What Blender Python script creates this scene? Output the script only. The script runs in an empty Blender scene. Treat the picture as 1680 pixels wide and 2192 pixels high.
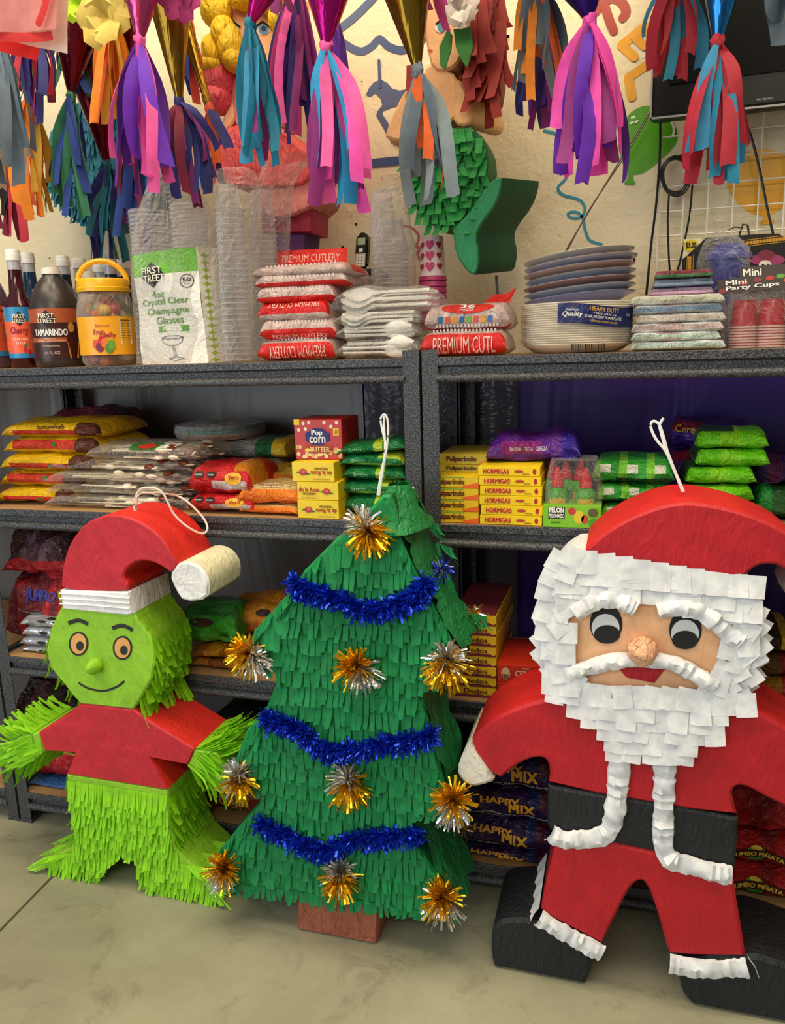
import bpy, bmesh, math, random
from mathutils import Vector, Matrix, noise
from mathutils.geometry import tessellate_polygon
rng = random.Random(7)
SC = bpy.context.scene
COL = SC.collection
# ---------------------------------------------------------------- camera, world, lights, exposure
CAM = Vector((0.41070, -1.63132, 1.30903))
R_ = Vector((0.96029925, 0.27740188, -0.02955575))
U_ = Vector((-0.02905272, 0.20481387, 0.97836967))
F_ = Vector((-0.27745501, 0.93866899, -0.20474189))
FPX = 1659.4
cd = bpy.data.cameras.new('camera'); cam = bpy.data.objects.new('camera', cd); COL.objects.link(cam)
cd.sensor_fit = 'HORIZONTAL'; cd.sensor_width = 36.0; cd.lens = 36.0 * FPX / 1680.0
cd.clip_start = 0.02; cd.clip_end = 60
cam.matrix_world = Matrix(((R_.x, U_.x, -F_.x, CAM.x), (R_.y, U_.y, -F_.y, CAM.y), (R_.z, U_.z, -F_.z, CAM.z), (0, 0, 0, 1)))
SC.camera = cam
SC.view_settings.view_transform = 'Standard'; SC.view_settings.look = 'None'
SC.view_settings.gamma = 1.0; SC.view_settings.use_curve_mapping = False
SC.view_settings.exposure = -0.2
SC.cycles.transparent_max_bounces = 20
wd = bpy.data.worlds.new('world'); SC.world = wd; wd.use_nodes = True
bg = wd.node_tree.nodes['Background']; bg.inputs[0].default_value = (0.86, 0.93, 1.0, 1); bg.inputs[1].default_value = 0.22
def area(name, loc, target, sx, sy, power, col):
    l = bpy.data.lights.new(name, 'AREA'); l.shape = 'RECTANGLE'; l.size = sx; l.size_y = sy; l.energy = power; l.color = col
    o = bpy.data.objects.new(name, l); COL.objects.link(o); o.location = loc
    o.rotation_euler = (Vector(target) - Vector(loc)).to_track_quat('-Z', 'Y').to_euler()
    return o
area('daylight_doorway', (-2.6, -4.2, 1.5), (-0.2, 0, 0.7), 3.2, 2.6, 92, (0.80, 0.91, 1.0))
area('ceiling_lamp_near', (0.3, -1.1, 2.95), (0.2, -0.5, 0), 1.6, 0.5, 26, (1.0, 0.87, 0.62))
area('wall_fill_front', (0.6, -3.0, 2.9), (0.1, .5, 1.7), 1.6, 0.6, 34, (1.0, 0.90, 0.70))  # added fill aimed at the back wall to brighten it, no known fixture
area('ceiling_lamp_wall', (0.1, -0.35, 2.95), (0.1, .2, 0), 2.8, 0.4, 52, (1.0, 0.87, 0.62))
area('ceiling_lamp_far', (-1.2, -1.0, 2.95), (-1.0, -0.4, 0), 1.6, 0.5, 24, (1.0, 0.87, 0.62))
# ---------------------------------------------------------------- pixel helpers: a point of the photograph at a real depth
def ray(px, py): return F_ + R_ * ((px - 840) / FPX) - U_ * ((py - 1096) / FPX)
def P(px, py, Y):
    d = ray(px, py); return CAM + d * ((Y - CAM.y) / d.y)
def PZ(px, py, z):
    d = ray(px, py); return CAM + d * ((z - CAM.z) / d.z)
def X_(px, Y, z):
    k = (px - 840) / FPX; a = R_ - F_ * k
    return CAM.x - (a.y * (Y - CAM.y) + a.z * (z - CAM.z)) / a.x
def Z_(px, py, Y): return P(px, py, Y).z
# ---------------------------------------------------------------- materials
def lin(h):
    if isinstance(h, str):
        h = h.lstrip('#'); c = [int(h[i:i+2], 16) / 255 for i in (0, 2, 4)]
    else: c = list(h)
    return tuple(x / 12.92 if x <= .04045 else ((x + .055) / 1.055) ** 2.4 for x in c) + (1,)
_M = {}
def mat(h, kind='plain', **k):
    key = (h, kind, tuple(sorted(k.items())))
    if key in _M: return _M[key]
    m = bpy.data.materials.new(kind + '_' + str(h).strip('#')); m.use_nodes = True; _M[key] = m
    nt = m.node_tree; N = nt.nodes; L = nt.links; b = N['Principled BSDF']; c = lin(h)
    b.inputs['Base Color'].default_value = c; b.inputs['Roughness'].default_value = k.get('r', .55)
    tc = N.new('ShaderNodeTexCoord')
    def nz(scale, detail=3, rough=.55, dist=0, stretch=None):
        n = N.new('ShaderNodeTexNoise'); n.inputs['Scale'].default_value = scale; n.inputs['Detail'].default_value = detail
        n.inputs['Roughness'].default_value = rough; n.inputs['Distortion'].default_value = dist
        if stretch:
            mp = N.new('ShaderNodeMapping'); mp.inputs['Scale'].default_value = stretch
            L.new(tc.outputs['Object'], mp.inputs[0]); L.new(mp.outputs[0], n.inputs['Vector'])
        else: L.new(tc.outputs['Object'], n.inputs['Vector'])
        return n
    def bump(src, st, dist=.01, prev=None):
        bn = N.new('ShaderNodeBump'); bn.inputs['Strength'].default_value = st; bn.inputs['Distance'].default_value = dist
        L.new(src, bn.inputs['Height'])
        if prev: L.new(prev, bn.inputs['Normal'])
        return bn.outputs[0]
    def vary(src, amt, lo=.35, hi=.65):
        mx = N.new('ShaderNodeMix'); mx.data_type = 'RGBA'
        mr = N.new('ShaderNodeMapRange'); mr.inputs[1].default_value = lo; mr.inputs[2].default_value = hi
        L.new(src, mr.inputs[0]); L.new(mr.outputs[0], mx.inputs[0])
        mx.inputs[6].default_value = tuple(x * (1 - amt) for x in c[:3]) + (1,)
        mx.inputs[7].default_value = tuple(min(1, x * (1 + amt)) for x in c[:3]) + (1,)
        L.new(mx.outputs[2], b.inputs['Base Color']); return mx
    if kind == 'paper':
        n1 = nz(9, 4, .6, 1.2); n2 = nz(34, 2, .5, 2.5, k.get('st', (1, 1, .35)))
        vary(n1.outputs[0], .13); b.inputs['Roughness'].default_value = k.get('r', .62)
        x = bump(n2.outputs[0], k.get('b', .35), .012); x = bump(n1.outputs[0], .5 * k.get('b', .35), .02, x); L.new(x, b.inputs['Normal'])
    elif kind == 'tissue':
        n1 = nz(40, 2); vary(n1.outputs[0], .12); b.inputs['Roughness'].default_value = .7
        t = N.new('ShaderNodeBsdfTranslucent'); t.inputs[0].default_value = c
        ms = N.new('ShaderNodeMixShader'); ms.inputs[0].default_value = k.get('t', .22)
        L.new(b.outputs[0], ms.inputs[1]); L.new(t.outputs[0], ms.inputs[2]); L.new(ms.outputs[0], N['Material Output'].inputs[0])
    elif kind == 'wrap':
        n1 = nz(24, 4, .62, 2.2); b.inputs['Roughness'].default_value = k.get('r', .24)
        n2 = nz(7, 2); vary(n2.outputs[0], .12)
        L.new(bump(n1.outputs[0], min(1, k.get('b', .5) * 1.3), .02), b.inputs['Normal'])
    elif kind == 'metal':
        n1 = nz(380, 2, .5); v = vary(n1.outputs[0], .75, .42, .60); b.inputs['Metallic'].default_value = .25
        b.inputs['Roughness'].default_value = .42; L.new(bump(n1.outputs[0], .5, .003), b.inputs['Normal'])
    elif kind == 'foil':
        n1 = nz(22, 3, .6, .6, k.get('st', (1, 1, 1))); b.inputs['Metallic'].default_value = k.get('m', .85)
        b.inputs['Roughness'].default_value = k.get('r', .22); L.new(bump(n1.outputs[0], .35, .012), b.inputs['Normal'])
    elif kind == 'clear':
        b.inputs['Roughness'].default_value = .1
        n1 = nz(k.get('sc', 20), 3, .6, 2.2); bp = bump(n1.outputs[0], .9, .02)
        tr = N.new('ShaderNodeBsdfTransparent'); tr.inputs[0].default_value = tuple(min(1, .35 + .65 * x) for x in c[:3]) + (1,)
        g = N.new('ShaderNodeBsdfPrincipled'); g.inputs['Base Color'].default_value = c; g.inputs['Roughness'].default_value = k.get('r', .16)
        L.new(bp, g.inputs['Normal'])
        lw = N.new('ShaderNodeLayerWeight'); lw.inputs[0].default_value = .35; L.new(bp, lw.inputs['Normal'])
        mr = N.new('ShaderNodeMapRange'); mr.inputs[3].default_value = k.get('lo', .05)*.6; mr.inputs[4].default_value = k.get('hi', .55)*.9
        L.new(lw.outputs['Facing'], mr.inputs[0]); ms = N.new('ShaderNodeMixShader')
        L.new(mr.outputs[0], ms.inputs[0]); L.new(tr.outputs[0], ms.inputs[1]); L.new(g.outputs[0], ms.inputs[2])
        L.new(ms.outputs[0], N['Material Output'].inputs[0])
    elif kind == 'wall':
        n1 = nz(26, 5, .6, .8); n2 = nz(1.4, 3); vary(n2.outputs[0], .06); b.inputs['Roughness'].default_value = .7
        L.new(bump(n1.outputs[0], .5, .01), b.inputs['Normal'])
    elif kind == 'concrete':
        n1 = nz(1.6, 8, .62, .4); n2 = nz(60, 4); v = vary(n1.outputs[0], .30, .3, .7)
        n3 = nz(7, 6, .7, 1.0); m2 = N.new('ShaderNodeMix'); m2.data_type = 'RGBA'; m2.blend_type = 'MULTIPLY'
        cr = N.new('ShaderNodeValToRGB'); cr.color_ramp.elements[0].position = .30; cr.color_ramp.elements[0].color = (.55, .53, .5, 1)
        cr.color_ramp.elements[1].position = .46; cr.color_ramp.elements[1].color = (1, 1, 1, 1)
        L.new(n3.outputs[0], cr.inputs[0]); m2.inputs[0].default_value = .7
        L.new(v.outputs[2], m2.inputs[6]); L.new(cr.outputs[0], m2.inputs[7]); L.new(m2.outputs[2], b.inputs['Base Color'])
        b.inputs['Roughness'].default_value = .48
        L.new(bump(n2.outputs[0], .25, .004), b.inputs['Normal'])
    elif kind == 'sheet':
        n1 = nz(5, 3, .5, .6, (1, 1, .25)); b.inputs['Roughness'].default_value = .35
        L.new(bump(n1.outputs[0], .5, .03), b.inputs['Normal'])
    elif kind == 'liquid':
        b.inputs['Roughness'].default_value = .08
    elif kind == 'plain':
        n1 = nz(30, 2); vary(n1.outputs[0], .05)
    if 'spec' in k: b.inputs['Specular IOR Level'].default_value = k['spec']
    if 'metal' in k: b.inputs['Metallic'].default_value = k['metal']
    return m
# ---------------------------------------------------------------- mesh builder and object helpers
class MB:
    def __init__(s): s.v = []; s.f = []; s.m = []
    def vert(s, p): s.v.append(Vector(p)); return len(s.v) - 1
    def face(s, ids, mi=0): s.f.append(tuple(ids)); s.m.append(mi)
    def poly(s, pts, mi=0): s.face([s.vert(p) for p in pts], mi)
    def box(s, a, b, mi=0, rot=None, bev=0):
        x0, y0, z0 = a; x1, y1, z1 = b
        if bev:
            q = bev; L = []
            for zz, ins in ((z0, q), (z0 + q, 0), (z1 - q, 0), (z1, q)):
                c = q if ins == 0 else q * 1.4
                X0, X1, Y0, Y1 = x0 + ins, x1 - ins, y0 + ins, y1 - ins
                L.append([(X0 + c, Y0, zz), (X1 - c, Y0, zz), (X1, Y0 + c, zz), (X1, Y1 - c, zz), (X1 - c, Y1, zz), (X0 + c, Y1, zz), (X0, Y1 - c, zz), (X0, Y0 + c, zz)])
            s.loft(L, mi, True, True, True); return
        c = [(x0, y0, z0), (x1, y0, z0), (x1, y1, z0), (x0, y1, z0), (x0, y0, z1), (x1, y0, z1), (x1, y1, z1), (x0, y1, z1)]
        i = [s.vert(p) for p in c]
        for q in ((0, 3, 2, 1), (4, 5, 6, 7), (0, 1, 5, 4), (1, 2, 6, 5), (2, 3, 7, 6), (3, 0, 4, 7)): s.face([i[j] for j in q], mi)
    def loft(s, rings, mi=0, closed=True, cap0=False, cap1=False):
        I = [[s.vert(p) for p in r] for r in rings]; n = len(I[0])
        for a, b in zip(I, I[1:]):
            for j in range(n if closed else n - 1):
                k = (j + 1) % n; s.face((a[j], a[k], b[k], b[j]), mi if not callable(mi) else mi(a[j]))
        if cap0: s.face(I[0][::-1], mi)
        if cap1: s.face(I[-1], mi)
    def lathe(s, prof, seg=20, mi=0, c=(0, 0, 0), sq=1.0, cap0=False, cap1=False):
        rings = []
        for r, z in prof:
            rings.append([(c[0] + r * math.cos(2 * math.pi * j / seg), c[1] + sq * r * math.sin(2 * math.pi * j / seg), c[2] + z) for j in range(seg)])
        s.loft(rings, mi, True, cap0, cap1)
    def tube(s, pts, r, seg=6, mi=0, cap=True):
        pts = [Vector(p) for p in pts]; rings = []; up = Vector((0, 0, 1))
        for i, p in enumerate(pts):
            t = (pts[min(i + 1, len(pts) - 1)] - pts[max(i - 1, 0)]).normalized()
            a = t.cross(up)
            if a.length < .1: a = t.cross(Vector((1, 0, 0)))
            a.normalize(); b = t.cross(a); rr = r[i] if isinstance(r, (list, tuple)) else r
            rings.append([p + a * (rr * math.cos(2 * math.pi * j / seg)) + b * (rr * math.sin(2 * math.pi * j / seg)) for j in range(seg)])
        s.loft(rings, mi, True, cap, cap)
    def fan(s, outline, mi=0):                      # filled outline (list of 3-D points), triangulated
        i = [s.vert(p) for p in outline]
        for t in tessellate_polygon([[Vector(p) for p in outline]]): s.face([i[j] for j in t], mi)
    def prism(s, xz, y0, y1, mf=0, ms=0, ch=.004):  # outline in x,z extruded from y0 (front) to y1 with a small chamfer
        n = len(xz); area = sum(xz[i][0] * xz[(i + 1) % n][1] - xz[(i + 1) % n][0] * xz[i][1] for i in range(n))
        if area < 0: xz = xz[::-1]
        ins = []
        for i in range(n):
            a = Vector(xz[i - 1]); b = Vector(xz[i]); c = Vector(xz[(i + 1) % n])
            e1 = (b - a).normalized(); e2 = (c - b).normalized(); nn = Vector((-e1.y - e2.y, e1.x + e2.x))
            if nn.length < 1e-4: nn = Vector((-e1.y, e1.x))
            nn.normalize(); ins.append((b.x + nn.x * ch, b.y + nn.y * ch))
        d = 1 if y1 > y0 else -1
        r0 = [s.vert((x, y0, z)) for x, z in ins]; r1 = [s.vert((x, y0 + d * ch, z)) for x, z in xz]
        r2 = [s.vert((x, y1 - d * ch, z)) for x, z in xz]; r3 = [s.vert((x, y1, z)) for x, z in ins]
        for A, B, m in ((r0, r1, mf), (r1, r2, ms), (r2, r3, ms)):
            for j in range(n):
                k = (j + 1) % n; s.face((A[j], B[j], B[k], A[k])[::-1], m)
        for t in tessellate_polygon([[Vector((x, z, 0)) for x, z in ins]]):
            s.face([r0[j] for j in t], mf); s.face([r3[j] for j in t][::-1], ms)
def smooth_outline(pts, it=1):
    for _ in range(it):
        q = []
        for i in range(len(pts)):
            a = Vector(pts[i]); b = Vector(pts[(i + 1) % len(pts)]); q += [tuple(a.lerp(b, .25)), tuple(a.lerp(b, .75))]
        pts = q
    return pts
ORG = {}
def thing(name, label, cat, loc=(0, 0, 0), group=None, kind=None):
    o = bpy.data.objects.new(name, None); COL.objects.link(o); o.location = loc; o.empty_display_size = .02
    ORG[o.name] = Vector(loc); tag(o, label, cat, group, kind); return o
def tag(o, label=None, cat=None, group=None, kind=None):
    if label: o['label'] = label
    if cat: o['category'] = cat
    if group: o['group'] = group
    if kind: o['kind'] = kind
    return o
def part(name, mb, mats, parent=None, smooth=True, label=None, kind=None):
    if not isinstance(mats, (list, tuple)): mats = [mats]
    me = bpy.data.meshes.new(name); off = ORG[parent.name] if parent else Vector()
    me.from_pydata([p - off for p in mb.v], [], mb.f)
    for m in mats: me.materials.append(m)
    if len(mats) > 1: me.polygons.foreach_set('material_index', mb.m)
    if smooth: me.polygons.foreach_set('use_smooth', [True] * len(mb.f)); me.set_sharp_from_angle(angle=math.radians(40))
    me.update()
    o = bpy.data.objects.new(name, me); COL.objects.link(o)
    if parent: o.parent = parent
    ORG[o.name] = off
    if label: o['label'] = label
    if kind: o['kind'] = kind
    return o
def single(name, label, cat, mb, mats, group=None, smooth=True, kind=None):
    n = len(mb.v); c = sum(mb.v, Vector()) / n; base = Vector((c.x, c.y, min(p.z for p in mb.v)))
    for p in mb.v: p -= base
    o = part(name, mb, mats, None, smooth); o.location = base; return tag(o, label, cat, group, kind)
def struct(name, mb, mats, parent=None, smooth=False):
    o = part(name, mb, mats, parent, smooth); o['kind'] = 'structure'; return o
def dup(root, loc=None, rz=None, label=None, rx=0, ry=0):
    def cp(o, par):
        c = o.copy(); COL.objects.link(c); c.parent = par
        ORG[c.name] = ORG.get(o.name, Vector())
        for ch in list(o.children): cp(ch, c)
        return c
    r = cp(root, None)
    if loc is not None: r.location = loc
    if rz is not None: r.rotation_euler = (rx, ry, rz)
    if label: r['label'] = label
    return r
def put(root, loc, rz=0, rx=0, ry=0, label=None):
    root.location = loc; root.rotation_euler = (rx, ry, rz)
    if label: root['label'] = label
    return root
# ---------------------------------------------------------------- lettering
_T = {}
def text_geo(s, bold=0, shear=0):
    key = (s, bold, shear)
    if key in _T: return _T[key]
    c = bpy.data.curves.new('t', 'FONT'); c.body = s; c.size = 1; c.offset = bold; c.shear = shear; c.resolution_u = 2; c.fill_mode = 'FRONT'
    c.align_x = 'CENTER'; c.space_line = .95
    o = bpy.data.objects.new('t', c); COL.objects.link(o)
    bm = bmesh.new(); bm.from_mesh(o.to_mesh()); o.to_mesh_clear()
    ys = [p.co.y for p in bm.verts]; y0, y1 = min(ys), max(ys)
    for i in range(1, 6): bmesh.ops.bisect_plane(bm, geom=bm.verts[:] + bm.edges[:] + bm.faces[:], plane_co=(0, y0 + (y1 - y0) * i / 6 + .0007, 0), plane_no=(0, 1, 0))
    bm.verts.index_update(); v = [(p.co.x, p.co.y) for p in bm.verts]; f = [tuple(x.index for x in q.verts) for q in bm.faces]; bm.free(); bpy.data.objects.remove(o); bpy.data.curves.remove(c)
    xs = [p[0] for p in v]; ys = [p[1] for p in v]; x0, x1, y0, y1 = min(xs), max(xs), min(ys), max(ys)
    _T[key] = ([((x - x0) / (x1 - x0), (y - y0) / (y1 - y0)) for x, y in v], f, (x1 - x0) / (y1 - y0)); return _T[key]
def write(mb, s, fn, mi=0, bold=.012, shear=0, flip=False):
    v, f, asp = text_geo(s, 0, shear); k = bold * .9
    for ci, (dx, dy) in enumerate(((0, 0),) if k < .011 else ((-k, -k * .5), (k, -k * .5), (k, k * .5), (-k, k * .5))):
        i0 = len(mb.v)
        for u, w in v:
            u += dx / asp; w += dy
            if flip: u, w = 1 - u, 1 - w
            mb.v.append(Vector(fn(u, w)) + Vector((0, -.00016 * ci, 0)))
        for q in f: mb.face([i0 + j for j in q], mi)
def flat(o, r, u): 
    o, r, u = Vector(o), Vector(r), Vector(u); return lambda a, b: o + r * a + u * b
def frontmap(x0, x1, z0, z1, y): return lambda a, b: Vector((x0 + (x1 - x0) * a, y, z0 + (z1 - z0) * b))
def cylmap(c, r, phi, half, z0, z1):      # phi: angle from -y towards +x
    def f(a, b):
        t = phi + (a - .5) * 2 * half; return Vector((c[0] + r * math.sin(t), c[1] - r * math.cos(t), c[2] + z0 + (z1 - z0) * b))
    return f
def patch(mb, fn, mi=0, nu=8, nv=1, u0=0, u1=1, v0=0, v1=1):
    I = [[mb.vert(fn(u0 + (u1 - u0) * i / nu, v0 + (v1 - v0) * j / nv)) for j in range(nv + 1)] for i in range(nu + 1)]
    for i in range(nu):
        for j in range(nv): mb.face((I[i][j], I[i + 1][j], I[i + 1][j + 1], I[i][j + 1]), mi)
def blob(mb, fn, cu, cv, ru, rv, mi=0, n=14, rot=0):
    pts = []
    for k in range(n):
        a = 2 * math.pi * k / n; x = ru * math.cos(a); y = rv * math.sin(a)
        pts.append(fn(cu + x * math.cos(rot) - y * math.sin(rot), cv + x * math.sin(rot) + y * math.cos(rot)))
    c = mb.vert(fn(cu, cv)); i = [mb.vert(p) for p in pts]
    for k in range(n): mb.face((c, i[k], i[(k + 1) % n]), mi)
def shape(mb, fn, uv, mi=0):
    i = [mb.vert(fn(a, b)) for a, b in uv]
    for t in tessellate_polygon([[Vector((a, b, 0)) for a, b in uv]]): mb.face([i[j] for j in t], mi)
# ---------------------------------------------------------------- pillow bag
def pouch_fn(w, d, h, crimp=.13, n=2.8, wr=.05, seed=0, sag=.5, lift=.0):
    ce = 2.0 / n
    def S(s, a, off=0):
        e = min(1, min(s, 1 - s) / crimp); pr = max(.07, math.sqrt(max(0, 1 - (1 - e) ** 2)))
        ca, sa = math.cos(a), math.sin(a)
        y = d / 2 * (.96 + .04 * (1 - pr)) * math.copysign(abs(ca) ** ce, ca)
        hz = h / 2 * pr; zc = h / 2 * (1 - sag * (1 - pr))
        z = zc + hz * math.copysign(abs(sa) ** ce, sa)
        x = (s - .5) * w
        q = Vector((s * 3.1 + seed * 7.7, ca * 1.2, sa * 1.2 + seed))
        k = noise.noise(q * 1.3) * wr * h * 1.6 + noise.noise(Vector((s * 26 + seed, ca * .9, sa * .9))) * wr * h * .8 * (.35 + .65 * (1 - pr))
        rr = 1 + (k + off) / max(.01, math.hypot(y, z - zc))
        y2 = y * rr; z2 = zc + (z - zc) * rr + lift * ((s - .5) * 2) ** 2
        return Vector((x, y2, max(z2, .0006)))
    return S
def pouch(parent, name, S, mats, colf=None, nx=26, na=22, label=None):
    mb = MB(); I = [[mb.vert(S(i / nx, 2 * math.pi * j / na)) for j in range(na)] for i in range(nx + 1)]
    for i in range(nx):
        for j in range(na):
            k = (j + 1) % na; c = colf((i + .5) / nx, ((j + .5) / na * 2) % 2) if colf else 0
            mb.face((I[i][j], I[i + 1][j], I[i + 1][k], I[i][k]), c)
    mb.face(I[0], 0); mb.face(I[-1][::-1], 0)
    return part(name, mb, mats, parent, label=label)
def onS(S, s0, s1, a0, a1, off=.002):     # u along the bag, v from a0*pi (bottom) to a1*pi (top), even in height on the front
    if min(a0, a1) < .8: return lambda u, v: S(s0 + (s1 - s0) * u, math.pi * (a0 + (a1 - a0) * v), off)
    h = lambda a: math.copysign(abs(math.sin(a * math.pi)) ** .714, math.sin(a * math.pi)); h0, h1 = h(a0), h(a1)
    def f(u, v):
        w = max(-1, min(1, h0 + (h1 - h0) * v)); return S(s0 + (s1 - s0) * u, math.pi - math.asin(math.copysign(abs(w) ** 1.4, w)), off)
    return f
# ---------------------------------------------------------------- fringe, tinsel
def band(mb, A, B, nrm, L, sw, r, down=Vector((0, 0, -1)), mi=0, flare=.25, skew=.35, jl=.2, seg=3, clip=None):
    A, B, nrm = Vector(A), Vector(B), Vector(nrm); d = B - A; n = max(1, int(d.length / sw)); e = d / n; dn = d.normalized()
    for i in range(n):
        l = L * (1 + r.uniform(-jl, jl)); sk = r.uniform(-skew, skew) * sw; fl = l * (flare * r.uniform(.25, 1.3)); tw = r.uniform(-.25, .25) * sw
        if clip:
            c = A + e * (i + .5)
            while l > .3 * L and not clip(c.x, c.z - l * .8): l *= .75
        i0 = None
        for k in range(seg + 1):
            t = k / seg; c = A + e * (i + .5) + down * (l * t) + nrm * (.002 + fl * t * t + .1 * l * t) + dn * (sk * t * t * 2)
            hw = dn * (sw * .47 * (1 - .06 * t)) + nrm * (tw * t)
            a = mb.vert(c - hw); b = mb.vert(c + hw)
            if i0: mb.face((i0[0], i0[1], b, a), mi)
            i0 = (a, b)
def spans(poly, z):
    xs = []; n = len(poly)
    for i in range(n):
        (x0, z0), (x1, z1) = poly[i], poly[(i + 1) % n]
        if (z0 <= z) != (z1 <= z): xs.append(x0 + (x1 - x0) * (z - z0) / (z1 - z0))
    xs.sort(); return list(zip(xs[::2], xs[1::2]))
def xz(pxs, Y): return [(p.x, p.z) for p in (P(a, b, Y) for a, b in pxs)]
def tinsel(mb, c, n, lo, hi, r, mi=0, w=.0035, bias=Vector((0, 0, 0))):
    c = Vector(c)
    for _ in range(n):
        d = Vector((r.gauss(0, 1), r.gauss(0, 1), r.gauss(0, 1))).normalized() + bias; d.normalize()
        l = r.uniform(lo, hi); sd = d.cross(Vector((r.gauss(0, 1), r.gauss(0, 1), r.gauss(0, 1)))).normalized() * (w * r.uniform(.5, 1.2) / 2)
        o = d.cross(sd).normalized() * l * r.uniform(-.25, .25); p1 = c + d * l * .55 + o; p2 = c + d * l + o * 1.4 + Vector((0, 0, -.12 * l))
        v = [mb.vert(q) for q in (c - sd, c + sd, p1 + sd, p1 - sd, p2 + sd, p2 - sd)]
        mb.face((v[0], v[1], v[2], v[3]), mi); mb.face((v[3], v[2], v[4], v[5]), mi)
# ================================================================ the setting
WY = 0.50
m = MB(); m.box((-4.2, WY, 0), (3.6, WY + .12, 3.0)); wall = struct('wall_back', m, mat('#dfd2b2', 'wall'))
m = MB(); m.box((-4.2, -4.6, 3.0), (3.6, WY + .12, 3.1)); struct('ceiling', m, mat('#ece9e0', 'plain', r=.8))
# floor: two slabs with a real joint between them
ja, jb = PZ(0, 1992, 0), PZ(105, 1884, 0); jd = (jb - ja).normalized(); jn = Vector((-jd.y, jd.x, 0)) * .004
def along(y, s): 
    p = ja + jd * ((y - ja.y) / jd.y) + jn * s; return (p.x, p.y)
m = MB(); y0, y1 = -4.6, WY + .12
for s, xe in ((1, -4.2), (-1, 3.6)):
    a, b = along(y0, s), along(y1, s)
    top = [m.vert((a[0], a[1], 0)), m.vert((b[0], b[1], 0)), m.vert((xe, y1, 0)), m.vert((xe, y0, 0))]
    m.face(top if s < 0 else top[::-1])
    m.poly([(a[0], a[1], 0), (b[0], b[1], 0), (b[0], b[1], -.02), (a[0], a[1], -.02)])
m.box((-4.2, -4.6, -.12), (3.6, y1, -.012))
struct('floor', m, mat('#9b9880', 'concrete'))
# painted mural on the wall (thin paint, part of the wall)
def stroke(mb, pts, wpx, y=WY - .0012, closed=False):
    pts = [P(a, b, y) for a, b in pts]; w = wpx / 780 / 2; L = []; R = []; n = len(pts)
    for i, p in enumerate(pts):
        t = pts[min(i + 1, n - 1)] - pts[max(i - 1, 0)]; q = Vector((-t.z, 0, t.x)).normalized() * w; L.append(p + q); R.append(p - q)
    for i in range(n - 1): mb.poly([L[i], R[i], R[i + 1], L[i + 1]])
    for p in (pts[0], pts[-1]): mb.fan([p + Vector((w * math.cos(k * math.pi / 6), -.0003, w * math.sin(k * math.pi / 6))) for k in range(12)])
def bez(pts, n=6):
    out = []; q = [pts[0]] + list(pts) + [pts[-1]]
    for i in range(len(pts) - 1):
        p0, p1, p2, p3 = [Vector(v) for v in q[i:i + 4]]
        for k in range(n):
            t = k / n; out.append(tuple(.5 * (2 * p1 + (p2 - p0) * t + (2 * p0 - 5 * p1 + 4 * p2 - p3) * t * t + (3 * p1 - p0 - 3 * p2 + p3) * t ** 3)))
    return out + [tuple(pts[-1])]
def mural(name, strokes, h, fills=(), label=None):
    m = MB()
    for k, (pts, w) in enumerate(strokes): stroke(m, pts, w, WY - .0012 - .0008 * k)
    for f in fills: m.fan([P(a, b, WY - .001) for a, b in f])
    return part(name, m, mat(h, 'plain', r=.35), wall, False, label)
NAVY = '#3a4c78'
mural('painted_tent_edge', [(bez([(700, 60), (735, 92), (770, 110), (795, 100), (812, 84), (832, 100), (860, 108), (885, 98), (905, 84)]), 15), (bez([(722, 65), (760, 35), (800, -5)]), 16), ([(770, 352), (800, 349), (862, 343), (900, 340)], 17), ([(811, 130), (813, 185)], 6), ([(843, 290), (844, 310)], 4)], NAVY, label='navy painted carousel roof edge')
horse = [(783, 203), (790, 188), (800, 176), (815, 170), (830, 178), (840, 190), (855, 194), (875, 190), (900, 196), (915, 215), (905, 240), (890, 232), (870, 228), (850, 228), (835, 232), (820, 238), (818, 245), (830, 262), (838, 285), (846, 305), (838, 308), (822, 278), (805, 248), (808, 238), (818, 225), (815, 212), (803, 200), (796, 205), (790, 208)]
mural('painted_carousel_horse', [], '#4a587c', [horse], 'navy painted carousel horse')
mural('painted_green_balloon', [([(1350, 368), (1348, 388)], 12), ([(1340, 391), (1356, 391)], 7)], '#4f9a14', [[(1388 + 62 * math.cos(a) * (1 if math.sin(a) < .2 else 1 - .45 * (math.sin(a) - .2)) - (max(0, math.sin(a)) * 26), 298 + (72 if math.sin(a) < 0 else 76) * math.sin(a)) for a in [2 * math.pi * k / 40 for k in range(40)]]], 'green painted balloon')
mural('painted_balloon_shine', [([(1352, 252), (1358, 250)], 4), ([(1349, 264), (1354, 262)], 4), ([(1360, 262), (1364, 259)], 4), (bez([(1436, 258), (1442, 275), (1440, 292)]), 4)], '#e9f2d8')
mural('painted_yellow_balloon', [([(1640, 455), (1640, 475)], 10), ([(1632, 476), (1652, 474)], 8)], '#e5a512', [[(1632 + (78 if math.sin(a) < .1 else 78 - 18 * math.sin(a)) * math.cos(a), 392 + (74 if math.sin(a) < 0 else 70) * math.sin(a)) for a in [2 * math.pi * k / 40 for k in range(40)]]], 'yellow painted balloon')
mural('painted_teal_string', [(bez([(1165, 280), (1195, 292), (1222, 345), (1212, 380), (1194, 402), (1205, 417), (1225, 423), (1243, 430), (1252, 448), (1243, 465), (1222, 466), (1216, 457), (1233, 454), (1247, 466), (1253, 495), (1263, 515), (1287, 523)]), 5.5)], '#2b86a0', label='teal curling balloon string')
mural('painted_red_string', [(bez([(862, 484), (880, 487), (896, 505), (891, 528), (902, 530), (893, 542), (901, 560), (915, 575)]), 5)], '#a8352a', label='red curling balloon string')
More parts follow.
